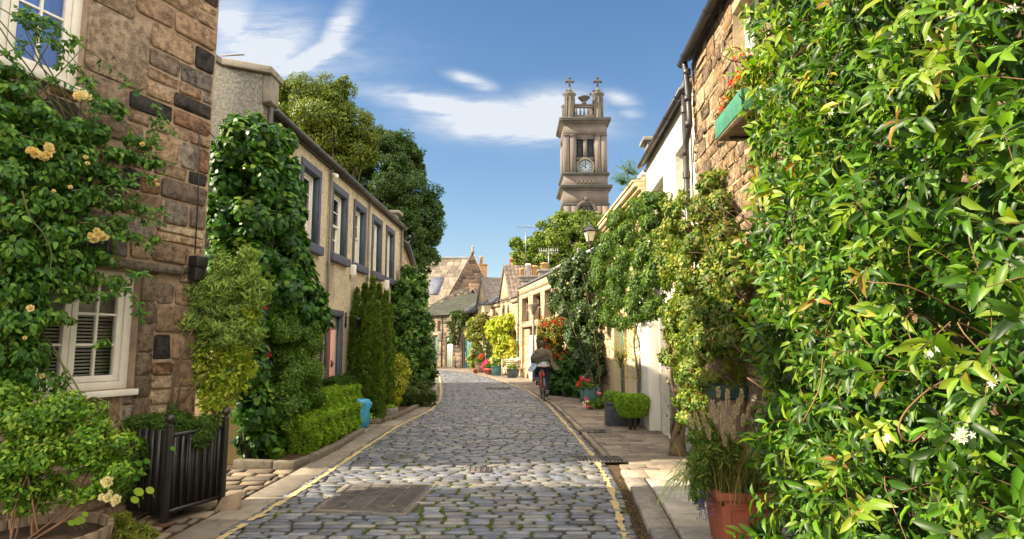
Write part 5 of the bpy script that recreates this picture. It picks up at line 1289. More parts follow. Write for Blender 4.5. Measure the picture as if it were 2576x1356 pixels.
# lower arch window
q = MB(); z0 = tz(530); seg = 14
for k in range(seg):
    g, h = math.pi * k / seg, math.pi * (k + 1) / seg
    P = [(TX + r * math.cos(x), z0 + r * math.sin(x)) for r, x in ((1.35, g + .02), (1.9, g + .02), (1.9, h - .02), (1.35, h - .02))]
    q.hexa([(x, YT - .38, z) for x, z in P] + [(x, YT - .1, z) for x, z in P], (.4, .33, .26))
tb(q, -.35, .35, -.5, -.1, z0 + 1.75, z0 + 2.4, (.36, .3, .25))
aw = q.build('arch_window', M['tower'], tw)
q = MB(); q.extr([(TX + 1.32 * math.cos(g), YT - .13, z0 + 1.32 * math.sin(g)) for g in np.linspace(0, math.pi, 16)] + [(TX - 1.32, YT - .13, z0 - 3), (TX + 1.32, YT - .13, z0 - 3)], (0, .02, 0)); q.build('opening', M['room'], aw)
q = MB()
for x in (-.45, .45): tb(q, x - .05, x + .05, -.2, -.14, z0 - 3, z0 + 1.1, (.3, .28, .25))
tb(q, -1.3, 1.3, -.2, -.14, z0 - .1, z0 + .05, (.3, .28, .25)); q.build('tracery', M['tower'], aw)
# parapet, balustrades, turrets, urn
zb = zc1a + .45; zt_ = tz(222)
for (x, y) in ((-2.62, 1.35), (2.62, 1.35), (-2.62, TD - 1.35), (2.62, TD - 1.35)):
    q = MB(); c = (TX + x, YT + y, zb); hh = tz(228 if y < 4 else 231) - zb
    r = .98; pf = [(r, 0), (r, .5), (r * .86, .6), (r * .86, hh - .9), (r * .98, hh - .75), (r * .98, hh - .6), (r * 1.25, hh - .35), (r * 1.25, hh - .1), (r * .6, hh), (r * .45, hh + .35), (r * .62, hh + .45), (.3, hh + .7), (.16, hh + 1.3)]
    q.lathe(c, pf, 8, (.40, .335, .265)); tu = q.build('turret', M['tower'], tw)
    q = MB()
    for k in range(8):
        g = math.pi / 8 + k * math.pi / 4; q.tube([(c[0] + .93 * r * math.cos(g + math.pi / 8), c[1] + .93 * r * math.sin(g + math.pi / 8), zb + .6), (c[0] + .93 * r * math.cos(g + math.pi / 8), c[1] + .93 * r * math.sin(g + math.pi / 8), zb + hh - .9)], .11, 5, (.46, .38, .3))
    q.build('colonnette', M['tower'], tu)
    q = MB(); zz = zb + hh + 1.25; col = (.20, .18, .14); hx = 1.75
    q.box((c[0] - .17, c[1] - .15, zz - .2), (c[0] + .17, c[1] + .15, zz + hx), col); q.box((c[0] - .62, c[1] - .11, zz + .95), (c[0] - .171, c[1] + .11, zz + 1.25), col); q.box((c[0] + .171, c[1] - .11, zz + .95), (c[0] + .62, c[1] + .11, zz + 1.2), col)
    for (dx, dz) in ((-.62, 1.075), (.62, 1.075), (0, hx)): q.ball((c[0] + dx, c[1], zz + dz), .30, 8, 5, col)
    q.build('cross', M['tower'], tu)
def baluster_row(p0, p1, zb_, zt2):
    q = MB(); p0, p1 = np.array(p0), np.array(p1); d = unit(p1 - p0); L = np.linalg.norm(p1 - p0); nn = np.array([-d[1], d[0]]) * .22
    for (z0, z1, e) in ((zb_, zb_ + 1.0, 1.0), (zt2 - .55, zt2 - .1, .85), (zt2 - .1, zt2 + .15, 1.25)):
        a = [p0 - nn * e, p1 - nn * e, p1 + nn * e, p0 + nn * e]; q.hexa([(*x, z0) for x in a] + [(*x, z1) for x in a], (.38, .32, .25))
    n = max(3, int(L / .62))
    for k in range(n):
        c = p0 + d * L * (k + .5) / n
        if k % 4 == 0 and 0 < k < n - 1: q.box((c[0] - .2, c[1] - .2, zb_ + 1.0), (c[0] + .2, c[1] + .2, zt2 - .55), (.42, .35, .27))
        else: q.lathe((c[0], c[1], zb_ + 1.0), [(.13, 0), (.2, .35), (.1, 1.1), (.15, zt2 - .55 - zb_ - 1.0)], 6, (.42, .35, .27))
    q.build('balustrade', M['tower'], tw)
zt2 = tz(260)
baluster_row((TX - 1.8, YT + .9), (TX + 1.8, YT + .9), zb, zt2); baluster_row((TX - 3.1, YT + 2.2), (TX - 3.1, YT + TD - 2.2), zb, zt2)
baluster_row((TX + 3.1, YT + 2.2), (TX + 3.1, YT + TD - 2.2), zb, zt2); baluster_row((TX - 1.8, YT + TD - .9), (TX + 1.8, YT + TD - .9), zb, zt2)
q = MB(); q.lathe((TX, YT + .9, zt2 + .15), [(.5, 0), (.45, .3), (.25, .45), (.7, .8), (1.05, 1.2), (1.15, 1.35), (.6, 1.4)], 12, (.25, .22, .18)); q.build('urn', M['tower'], tw)

# ================================================================ TREES
def tree(name, label, base, H0, blobs, lf, L, W, pal, cov, clump, tr=.35, bark='bark', limb=True, group=None, tmpl=T_QUAD, sub=5, lm='leaf', **k):
    t = thing(name, label, 'tree', base, group=group)
    mb = MB(); b = np.array(base, float); fork = b + [0, 0, H0]
    mb.tube(spline([b, b + [.1, 0, H0 * .5], fork], 6), [tr, tr * .7], 8)
    for bb in blobs:
        c = np.array(bb[:3]); mid = fork * .45 + c * .55 + R.normal(0, .3, 3); mid[2] -= .3
        pts = spline([fork, mid, c + [0, 0, bb[5] * .2]], 8); mb.tube(pts, [tr * .5, tr * .2], 6)
        for _ in range(sub):
            d = rdir(1)[0] * np.array(bb[3:6]) * .8; d[2] = abs(d[2]) * .7
            mb.tube(spline([mid * .4 + c * .6, c + d * .5 + R.normal(0, .1, 3), c + d], 6), [tr * .2, tr * .05], 4)
    mb.build('trunk', M[bark], t, smooth=True)
    f = foliage(blobs, L, W, tmpl, pal, cov=cov, clump=clump, **k); f.build('crown', M[lm], t)
    return t
YE = 36
tree('broadleaf_tree', 'olive golden open-crowned tree rising behind the cream house roof', at(825, 985, YE)[:2] + (0,), 6.5,
     [B(u, v, YE + d, ru, rv, rr) for (u, v, d, ru, rv, rr) in ((760, 395, 0, 60, 40, 1.3), (850, 420, 0, 60, 40, 1.3), (905, 385, 0, 50, 45, 1.2), (705, 240, 0, 30, 30, .8), (805, 290, 1, 90, 70, 1.5), (770, 255, 0, 75, 52, 1.7), (845, 235, 0, 42, 42, 1.2), (725, 290, 0, 50, 52, 1.4), (830, 300, -1, 75, 55, 1.7), (895, 320, 0, 60, 48, 1.3), (780, 345, 0, 80, 50, 1.6), (925, 345, 0, 40, 35, 1.0), (700, 330, 1, 40, 40, 1.2), (860, 380, 1, 80, 45, 1.3), (735, 222, 0, 35, 20, .8), (862, 208, 0, 20, 16, .5))],
     None, .17, .55, [(.15, .20, .022, 1), (.11, .17, .022, 1), (.21, .24, .03, .6), (.07, .12, .02, .8)], 1.9, .5, droop=.3, lo=.0, tr=.13, bark='barkd')
YD = 41
tree('broadleaf_tree', 'dense dark green round-crowned tree leaning over the end of the cream houses', at(985, 925, YD)[:2] + (0,), 4,
     [B(u, v, YD + d, ru, rv, rr) for (u, v, d, ru, rv, rr) in ((965, 385, 0, 90, 62, 2.2), (900, 420, 1, 50, 45, 1.5), (1025, 425, 0, 60, 52, 1.7), (1000, 480, -1, 95, 60, 2.2), (1065, 530, 0, 55, 52, 1.6), (1020, 565, -1, 85, 60, 2.1), (1080, 590, 0, 35, 35, 1.0), (1055, 640, 0, 55, 48, 1.5), (930, 500, 1, 80, 70, 2), (985, 350, 0, 45, 25, 1.1), (1040, 385, 0, 28, 26, .8), (1090, 525, 0, 27, 24, .8))],
     None, .16, .62, [(.035, .085, .013, 1), (.05, .115, .015, 1), (.085, .15, .02, .5), (.02, .055, .011, .8)], 2.3, .30, droop=.4, lo=.3)
YG = 62
tree('broadleaf_tree', 'bright green spreading tree behind the roofs under the clock tower', at(1395, 925, YG)[:2] + (0,), 5,
     [B(u, v, YG + d, ru, rv, rr) for (u, v, d, ru, rv, rr) in ((1425, 558, 0, 40, 30, 1.8), (1375, 590, 0, 45, 30, 1.8), (1475, 560, 0, 45, 28, 1.8), (1450, 575, 0, 55, 38, 2.2), (1395, 605, 0, 50, 38, 2), (1340, 625, 0, 40, 30, 1.6), (1320, 655, 0, 45, 35, 1.8), (1400, 650, -1, 70, 40, 2.4), (1460, 625, -1, 60, 45, 2.2), (1510, 575, 0, 34, 26, 1.2), (1298, 610, 0, 18, 12, .7), (1500, 610, 0, 40, 40, 1.6), (1290, 690, 1, 22, 35, 1.2), (1440, 550, 0, 25, 16, .9), (1345, 680, 0, 60, 30, 2))],
     None, .30, .6, [(.13, .21, .018, 1), (.19, .27, .025, .8), (.07, .13, .014, .8), (.24, .28, .03, .4)], 2.0, .36, droop=.4)
p = at(1275, 720, 58); t_ = thing('conifer', 'dark conifer branch tips beside the far chimneys', 'tree', (p[0] + .8, 58, 0)); mb = MB(); mb.tube([(p[0] + .8, 58, 0), (p[0] + .8, 58, p[2] + 1.5)], [.18, .04], 6); mb.build('trunk', M['barkd'], t_)
mb = MB()
for k in range(26):
    z = p[2] - 3 + k * .17; g = R.random() * 6.3; l = 1.7 - (k / 26) * 1.2; a = np.array([p[0] + .8, 58, z]); b = a + np.array([math.cos(g) * l, math.sin(g) * l, .35 * l]); n = 60
    P = a + (b - a) * R.random((n, 1)); put_leaves(mb, P, rdir(n), (b - a) * .6 + rdir(n) * .8, R.uniform(.2, .35, n), .25, T_QUAD, pal_cols(n, [(.05, .10, .025, 1), (.10, .14, .03, .4)]))
mb.build('needles', M['leaf'], t_)

# ================================================================ CLIMBERS AND SHRUBS, LEFT
def plant(name, label, cat, base, blobs, L, W, tmpl, pal, stems=6, sr=.02, lm='leaf', bm='brownstem', extra=None, group=None, stem_to=None, **k):
    t = thing(name, label, cat, base, group=group)
    f = foliage(blobs, L, W, tmpl, pal, **k)
    if extra: extra(f, t)
    f.build('foliage', M[lm], t)
    if stems:
        mb = MB()
        for i in range(stems):
            bb = blobs[i % len(blobs)]; c = np.array(bb[:3]) + rdir(1)[0] * np.array(bb[3:6]) * .4
            b = np.array(base) + [R.normal(0, .05), R.normal(0, .05), 0]
            mb.tube(spline([b, b * .6 + c * .4 + R.normal(0, .06, 3), c], 8), [sr, sr * .35], 6)
        mb.build('stem', M[bm], t, smooth=True)
    return t
def flowers(t, pts, r, col, name='flower', facing=(0, -1, .3), m='petal', kind=rosebloom, n=26):
    for p in pts:
        q = MB(); kind(q, p, r * R.uniform(.85, 1.15), col, facing, n) if kind is rosebloom else kind(q, p, r, col, facing); q.build(name, M[m], t)
def tuft(mb, c, r, n, s, pal):
    e = rdir(n); P = np.array(c) + e * r * R.random((n, 1)) ** .4; put_leaves(mb, P, e, rdir(n), s * R.uniform(.7, 1.3, n), .9, T_QUAD, pal_cols(n, pal))
outL = lambda P: (FL_.dist(P) > .03) | (P[:, 1] < A0[1] - .02)
IVY = [(.025, .10, .014, 1), (.045, .15, .018, 1), (.08, .22, .022, .8), (.016, .065, .012, .6), (.14, .28, .03, .3)]
gb = lambda u, v, ru, rv, ry=.28, Y=8.55: B(u, v, Y, ru, rv, ry)
def fb(u, v, ru, rv, n=.12, dn=.26):     # blob hugging the cream facade
    s_, z_ = FL_.hit(u, v, n); p = FL_.p(s_, n, z_); sc_ = p[1] / FPX
    return (p[0], p[1], p[2], dn, max(.3, ru * sc_ * 1.0), rv * sc_)
def rowblobs(us, vs, sx_, sy_): return [fb(u, v, sx_, sy_) for u, v in zip(us, vs)]
mbx = [gb(600, 370, 62, 62), gb(660, 350, 55, 48), gb(570, 450, 50, 80), gb(640, 450, 75, 75), gb(560, 540, 42, 80), gb(630, 560, 72, 80), gb(560, 640, 40, 70), gb(620, 660, 65, 70), gb(590, 310, 22, 34, .15),
       gb(700, 400, 30, 60, .24, 8.75), gb(600, 740, 60, 70), gb(610, 830, 70, 80), gb(620, 930, 60, 70), gb(640, 1020, 45, 70), gb(650, 1110, 50, 55, .3, 8.85), gb(640, 300, 25, 18, .15)]
for (x, y, z, a, b, c) in ((-3.5, 9.25, 4.2, .26, .55, .35), (-3.45, 9.3, 3.6, .30, .6, .45), (-3.45, 9.5, 3.0, .32, .7, .5), (-3.42, 9.7, 2.4, .34, .8, .5), (-3.42, 10.3, 2.15, .32, .7, .42), (-3.45, 10.8, 2.05, .26, .4, .3),
                            (-3.5, 9.3, 4.75, .2, .3, .22)):
    mbx.append((x, y, z, a, b, c))
def exl(f, t):
    q = MB()
    for (u, v) in ((675, 893), (655, 760), (662, 775)): tuft(q, at(u, v, 8.6), .035, 22, .035, [(.75, .02, .12, 1)])
    for (u, v) in ((770, 895), (775, 915), (788, 912), (768, 950), (780, 885), (775, 935)): tuft(q, at(u, v, 10.6), .04, 26, .035, [(.75, .03, .02, 1), (.9, .1, .05, .5)])
    q.build('flower', M['petal'], t)
plant('creeper', 'tall dark green creeper covering the corner of the cream house', 'climbing plant', (-3.6, 8.75, 0), mbx, .078, .95, T_BROAD, IVY, stems=12, sr=.02, bm='barkd', cov=2.5, clump=.34, droop=.8, out=.4, rnd=.8, up=.2,
      keep=lambda P: outL(P) & ~((P[:, 1] > A0[1] - .06) & (FL_.dist(P) < .03)) & (P[:, 2] > .05), lm='leafgloss', top=((.22, .34, .03), .35))
fbx2 = [(-3.42, 9.9, 1.8, .34, .65, .4), (-3.36, 10.0, 1.3, .36, .75, .4), (-3.4, 9.5, 1.1, .36, .5, .5), (-3.35, 9.3, .6, .34, .5, .45), (-3.4, 10.2, .8, .3, .5, .35), (-3.5, 9.3, 1.9, .34, .5, .4), (-3.5, 10.45, 1.9, .25, .4, .35)]
plant('fine_leaved_climber', 'dense fine-leaved green climber with red blooms below the tall creeper', 'climbing plant', (-3.5, 9.7, 0), fbx2, .034, .6, T_QUAD, [(.07, .18, .02, 1), (.13, .27, .03, .9), (.04, .11, .014, .8), (.22, .36, .04, .4)], stems=8, sr=.012, bm='barkd', cov=2.4, clump=.3, droop=.2, keep=lambda P: FL_.dist(P) > .02, extra=exl)
# olive shrub and lime-green shrub in the black planter
YO = 6.7
OL = [(.24, .37, .09, 1), (.34, .48, .12, .9), (.11, .20, .05, .7), (.44, .56, .12, .4)]
plant('olive_bush', 'grey-green olive bush growing in the black planter', 'shrub', at(425, 1030, 6.35), [B(u, v, YO, ru, rv, rr) for (u, v, ru, rv, rr) in ((500, 760, 58, 50, .24), (560, 740, 50, 48, .24), (610, 690, 38, 45, .2), (560, 675, 20, 38, .12), (630, 650, 22, 30, .12), (480, 820, 60, 48, .26), (560, 810, 68, 45, .26), (640, 740, 35, 42, .16), (460, 870, 45, 35, .2), (600, 850, 50, 35, .2))],
      .065, .24, T_LANCE, OL, stems=4, sr=.013, bm='bark', cov=2.0, clump=.36, droop=-.6, out=.5, rnd=.65, lm='leaf')
LI = [(.30, .42, .03, 1), (.44, .52, .05, .8), (.15, .27, .025, .8), (.55, .58, .09, .4)]
plant('shrub', 'bright lime green shrub below the olive bush beside the yellow wall', 'shrub', at(540, 1050, 6.75), [B(u, v, YO + .1, ru, rv, rr) for (u, v, ru, rv, rr) in ((470, 905, 40, 35, .18), (530, 900, 55, 42, .22), (590, 870, 45, 45, .2), (500, 960, 55, 40, .22), (570, 960, 45, 42, .2), (545, 1015, 45, 30, .18), (610, 930, 30, 30, .14), (480, 730, 45, 30, .16), (630, 800, 20, 32, .12))],
      .05, .5, T_QUAD, LI, stems=8, sr=.007, bm='bark', cov=1.5, clump=.3, droop=.2, out=.4)

# black iron-fronted planter box
pA = np.array([-3.13, 5.81]); pB = np.array([-2.90, 6.42]); dv = unit(pB - pA); nb = np.array([-dv[1], dv[0]])
bx_ = thing('planter_box', 'large black wooden planter with iron railing front by the stone house', 'planter', ((pA[0] + pB[0]) / 2 - .3, (pA[1] + pB[1]) / 2, 0))
FP = Frame(pA, pB, +1); LP = FP.len
mb = MB(); 
for k in range(9): mb.fbox(FP, .03 + k * (LP - .06) / 9 + .004, .03 + (k + 1) * (LP - .06) / 9 - .004, -.06, -.03, .14, .82)
for k in range(9): mb.fbox(Frame(pA, pA + nb * .8, -1), .03 + k * .085 + .003, .03 + (k + 1) * .085 - .003, -.035, -.003, .12, .86)
mb.fbox(FP, .03, LP - .03, -.8, -.061, .12, .20); mb.fbox(FP, LP - .06, LP - .03, -.8, -.061, .201, .82); mb.fbox(FP, .03, LP - .061, -.8, -.77, .201, .82)
mb.build('box', M['black'], bx_)
mb = MB(); mb.fbox(FP, .05, LP - .07, -.76, -.07, .74, .80); mb.build('soil', M['soil'], bx_)
for s_ in (0.0, LP):
    mb = MB(); mb.fbox(FP, s_ - .025, s_ + .025, -.025, .025, .0, .90)
    mb.lathe(FP.p(s_, 0, .90), [(.03, 0), (.034, .01), (.016, .022), (.016, .03)], 10); mb.ball(FP.p(s_, 0, .968), .043, 14, 9); mb.build('post', M['black'], bx_, bevel=.003)
mb = MB(); mb.fbox(FP, .026, LP - .026, -.008, .008, .80, .835); mb.fbox(FP, .026, LP - .026, -.008, .008, .12, .155)
for k in range(7): s_ = .026 + (LP - .052) * (k + .5) / 7; mb.fbox(FP, s_ - .016, s_ + .016, -.006, .006, .156, .799)
mb.build('railing', M['black'], bx_)
mb = MB(); mb.fbox(FP, -.07, .07, -.07, .07, 0.02, .05); mb.build('foot', M['iron_rust'], bx_)
mb = MB(); mb.extr([FP.p(LP - .12, .02, .02), FP.p(LP - .02, .2, .02), FP.p(LP + .06, .16, .17), FP.p(LP - .02, .02, .13)], (.03, .04, .01)); mb.build('wooden_wedge', M['wood'], bx_, bevel=.006)
FE = [(.07, .15, .022, 1), (.11, .21, .03, 1), (.04, .10, .015, .7)]
pb = [(*FP.p(s_, n_, z_), a, b, c) for (s_, n_, z_, a, b, c) in ((.12, -.5, .86, .2, .2, .13), (.2, -.2, .86, .18, .2, .11), (.42, -.4, .86, .2, .22, .12), (.48, -.08, .84, .13, .16, .12), (.35, .0, .76, .08, .12, .12), (.1, -.75, .9, .2, .2, .15), (-.1, -.25, .62, .07, .06, .22), (-.12, -.35, .42, .07, .07, .2), (.5, -.6, .9, .2, .2, .15), (0, -.55, .88, .2, .2, .12))]
plant('trailing_fern', 'feathery green trailing plant spilling over the black planter', 'plant', FP.p(.3, -.3, .79), pb, .045, .22, T_QUAD, FE, stems=8, sr=.006, bm='stem', cov=1.6, clump=.3, droop=.5, rnd=1.0)

# half barrel with rose shrub
cb = np.array([-3.18, 4.30, 0]); br_ = thing('barrel_planter', 'weathered half barrel planter at the bottom left corner', 'planter', tuple(cb))
mb = MB(); ns = 22
for k in range(ns):
    g0_, g1_ = 2 * math.pi * k / ns + .012, 2 * math.pi * (k + 1) / ns - .012; col = np.array((1, 1, 1)) * R.uniform(.75, 1.2); V = []
    for (r, z) in ((.36, 0), (.42, .16), (.455, .42), (.425, .42), (.39, .16), (.33, 0)):
        for g in (g0_, g1_): V.append((cb[0] + r * math.cos(g), cb[1] + r * math.sin(g), z))
    F = [(2 * i, 2 * i + 1, (2 * i + 3) % 12, (2 * i + 2) % 12) for i in range(6)] + [(0, 2, 4, 6, 8, 10), (1, 11, 9, 7, 5, 3)]
    mb.add(V, F, col)
mb.build('staves', M['wood'], br_)
mb = MB(); mb.lathe(cb, [(.05, .30), (.39, .30), (.41, .36), (.05, .37)], 24); mb.build('soil', M['soil'], br_)
for z in (.12, .33):
    mb = MB(); r = .365 + z * .23 + .012; V = []
    for k in range(32):
        g = 2 * math.pi * k / 32
        for (rr, zz) in ((r, z - .02), (r + .008, z - .02), (r + .012, z + .02), (r + .004, z + .02)): V.append((cb[0] + rr * math.cos(g), cb[1] + rr * math.sin(g), zz))
    mb.add(V, [(4 * k + i, 4 * k + (i + 1) % 4, 4 * ((k + 1) % 32) + (i + 1) % 4, 4 * ((k + 1) % 32) + i) for k in range(32) for i in range(4)]); mb.build('hoop', M['iron_rust'], br_)
RS1 = [(.11, .25, .02, 1), (.19, .36, .03, .9), (.055, .15, .016, 1.1), (.32, .48, .06, .4)]
def exr(f, t):
    q = MB()
    for (u, v, r) in ((350, 1237, .035), (378, 1233, .03), (340, 1257, .03), (350, 1165, .03), (370, 1160, .028), (195, 1312, .028), (180, 1315, .025), (205, 1308, .03), (215, 1293, .022), (435, 1128, .022)):
        P = np.array(at(u, v, 4.25 if v > 1200 else 4.9)); n = 9; th = np.linspace(0, 2 * math.pi, n, endpoint=False)
        V = [P] + [P + r * np.array([math.cos(g), -.25 * math.sin(g) - .1, math.sin(g) * .85]) for g in th]
        V = [x if j else x + np.array([0, 0, 0]) for j, x in enumerate(V)]
        q = MB(); q.add(V, [(0, i + 1, (i + 1) % n + 1) for i in range(n)], (.13, .34, .05) if v < 1230 else (.30, .42, .05)); q.tube([P, P + [.01, .04, -.06], P + [-.04, .1, -.02]], .0015, 3, (.3, .4, .1)); q.build('round_leaf', M['leaf'], t)
    for (u, v, y, r) in ((268, 1212, 4.3, .038), (270, 1252, 4.28, .03), (290, 1258, 4.25, .034), (255, 1250, 4.3, .022), (277, 1238, 4.3, .016), (262, 1063, 4.7, .026), (275, 1067, 4.7, .03), (253, 1060, 4.7, .015)):
        b = MB(); rosebloom(b, at(u, v, y), r, (.90, .82, .55)); b.build('rose', M['petal'], t)
rb = [B(u, v, 4.45, ru, rv, rr) for (u, v, ru, rv, rr) in ((60, 1060, 95, 62, .26), (170, 1040, 80, 60, .24), (240, 1090, 52, 50, .2), (40, 1140, 80, 60, .26), (140, 1130, 85, 62, .28), (230, 1150, 55, 48, .2), (300, 1180, 45, 35, .14), (30, 1210, 50, 45, .2), (270, 1215, 45, 36, .14), (20, 990, 60, 45, .2), (310, 1110, 35, 25, .1), (110, 1230, 60, 30, .2), (200, 1240, 50, 25, .15), (60, 1270, 50, 25, .15))]
t_ = plant('rose_bush', 'leafy rose bush with cream blooms growing in the half barrel', 'shrub', (cb[0], cb[1], .36), rb, .036, .55, T_LANCE, RS1, stems=10, sr=.008, bm='brownstem', cov=1.0, clump=.42, lo=.0, extra=exr, droop=.3, out=.5, top=((.30, .42, .05), .5))
mb = MB(); 
plant('sedum_plant', 'low yellow-green plant spilling beside the half barrel', 'plant', at(330, 1345, 4.9), [B(320, 1335, 4.7, 42, 24, .12), B(360, 1345, 4.75, 30, 20, .1), B(295, 1310, 4.7, 25, 20, .1)], .03, .3, T_QUAD, [(.22, .26, .03, 1), (.32, .32, .05, .6), (.14, .2, .03, .6)], stems=5, sr=.006, cov=1.8, rnd=1.0)

# climbing rose on the stone house
clt = lambda u, v, n: None
def sb(u, v, ru, rv, n=.22, dn=.14):
    s_, z_ = FS.hit(u, v, n); p = FS.p(s_, n, z_); k = p[1] / FPX; return (p[0], p[1], p[2], ru * k * 1.05, dn + ru * k * .3, rv * k)
CR = [(.07, .19, .028, 1), (.11, .26, .035, 1), (.04, .12, .022, .9), (.18, .33, .045, .4), (.06, .17, .08, .3)]
cbl = [sb(u, v, ru, rv) for (u, v, ru, rv) in ((30, 260, 60, 55), (90, 290, 60, 50), (20, 350, 60, 60), (100, 350, 55, 48), (170, 330, 50, 45), (30, 440, 70, 60), (120, 430, 70, 55), (200, 400, 50, 48), (240, 330, 30, 28), (30, 540, 70, 60), (120, 520, 65, 55), (205, 490, 50, 48), (270, 440, 38, 36), (30, 630, 70, 60), (110, 610, 65, 55), (180, 585, 48, 42),
        (40, 720, 70, 60), (105, 700, 50, 52), (30, 810, 60, 60), (80, 790, 40, 42), (30, 900, 60, 60), (80, 880, 35, 42), (30, 970, 60, 45), (250, 640, 40, 22), (200, 680, 45, 26), (170, 640, 40, 32), (300, 380, 42, 16), (370, 400, 40, 13), (340, 350, 26, 13), (30, 190, 50, 30), (290, 270, 25, 18))]
cbl2 = [sb(u, v, ru, rv, .28, .1) for (u, v, ru, rv) in ((190, 720, 26, 16), (150, 800, 24, 26), (230, 700, 28, 12), (300, 700, 20, 16), (170, 740, 30, 20), (130, 960, 40, 30), (260, 860, 14, 12), (215, 740, 24, 18), (280, 510, 40, 16), (350, 520, 24, 14), (330, 590, 40, 13), (390, 600, 16, 12), (300, 560, 24, 14), (240, 560, 30, 24))]
cr = thing('climbing_rose', 'rambling rose with pale yellow blooms spread over the stone house wall', 'climbing plant', (-4.35, 5.2, 0))
f = foliage(cbl, .058, .58, T_LANCE, CR, cov=1.15, clump=.34, droop=.7, out=.35, rnd=.6, up=.2, lo=.3, keep=lambda P: FS.dist(P) > .05)
f = foliage(cbl2, .050, .58, T_LANCE, [(.09, .20, .03, 1), (.15, .28, .04, 1), (.06, .14, .03, .6)], cov=.55, clump=.34, droop=.7, out=.35, rnd=.6, up=.2, lo=.1, keep=lambda P: FS.dist(P) > .05, mb=f)
st = MB()
def sp3(pts, n_=.3): return [FS.p(FS.hit(u, v, nn)[0], nn, FS.hit(u, v, nn)[1]) for (u, v, nn) in [(p[0], p[1], p[2] if len(p) > 2 else n_) for p in pts]]
arcs = [[(0, 20), (60, 55), (110, 80), (150, 110), (200, 170), (250, 240), (262, 265)], [(0, 140), (60, 115), (120, 105), (200, 110)], [(30, 30), (100, 40), (150, 65)], [(60, 65), (120, 60), (170, 85), (200, 110), (290, 175), (340, 215), (400, 275), (440, 330)],
        [(70, 230), (120, 195), (180, 215), (230, 250), (300, 290), (400, 400), (435, 410)], [(0, 330), (100, 350), (200, 370), (300, 385), (380, 400), (410, 405)], [(180, 480), (260, 470), (330, 450), (390, 440)], [(200, 560), (270, 560), (340, 545), (420, 560)],
        [(230, 510), (300, 500), (360, 515), (400, 530)], [(200, 590), (280, 585), (330, 600), (395, 620)], [(395, 290), (390, 340), (380, 355)], [(150, 140), (220, 200), (240, 255), (235, 300)], [(230, 690), (300, 720), (350, 760), (350, 800)], [(200, 740), (260, 740), (330, 700), (360, 680)]]
lf = MB()
for a in arcs:
    pts = spline(sp3(a, .34), 40); st.tube(pts, [.005, .0025], 5)
    for i in range(1, 40, 1):
        if R.random() < .35: continue
        p = pts[i]; n = R.integers(3, 6); d0 = rdir(1)[0]; d0[2] -= .6
        P = p + unit(d0[None, :]) * (np.arange(n)[:, None] * .022); put_leaves(lf, P, unit(rdir(n) * .5 + [.6, -.6, .4]), unit(rdir(n) + d0), R.uniform(.038, .06, n), .6, T_LANCE, pal_cols(n, CR))
big = [[(55, 480), (75, 545), (110, 590), (130, 640), (125, 680)], [(40, 735), (80, 780), (110, 840), (150, 900), (175, 970), (212, 1012)], [(130, 880), (180, 950), (215, 1015), (235, 1060), (225, 1140), (250, 1200)], [(212, 1012), (240, 1000), (290, 1030), (310, 1080), (335, 1150)]]
for a in big: st.tube(spline(sp3(a, .42) if a[-1][1] < 1000 else [at(u, v, 5.05) for u, v in a], 24), [.007, .004], 6, (1.8, 2, 1.2))
for k in range(10):
    x0 = R.uniform(-4.7, -4.0); st.tube(spline([(-4.4 + R.normal(0, .1), 5.3, 0), FS.p(R.uniform(.9, 2.2), .15, 1.5), FS.p(R.uniform(.6, 2.6), .2, 3.2), FS.p(R.uniform(.6, 2.8), .22, 4.2)], 14), [.009, .005], 6)
for a in (0,):
    lf.V += []
f.build('foliage', M['leaf'], cr); lf.build('spray_leaves', M['leaf'], cr); st.build('stem', M['stem'], cr, smooth=True)
for (u, v, r) in ((203, 238, .048), (218, 243, .036), (192, 242, .025), (90, 385, .040), (78, 376, .028), (105, 392, .030), (118, 388, .034), (122, 368, .036), (126, 378, .03), (113, 397, .025), (236, 600, .040), (250, 588, .036), (262, 596, .034), (243, 580, .028), (228, 592, .026), (358, 362, .022), (216, 395, .018), (220, 410, .018), (177, 470, .018), (396, 463, .018), (392, 452, .012), (76, 775, .026), (105, 945, .020), (70, 380, .018), (62, 850, .015), (135, 480, .015)):
    s_, z_ = FS.hit(u, v, .42); q = MB(); rosebloom(q, FS.p(s_, .42, z_), r, (.92, .76, .42) if u != 203 else (.95, .84, .58), (.4, -1, .2)); q.build('rose', M['petal'], cr)

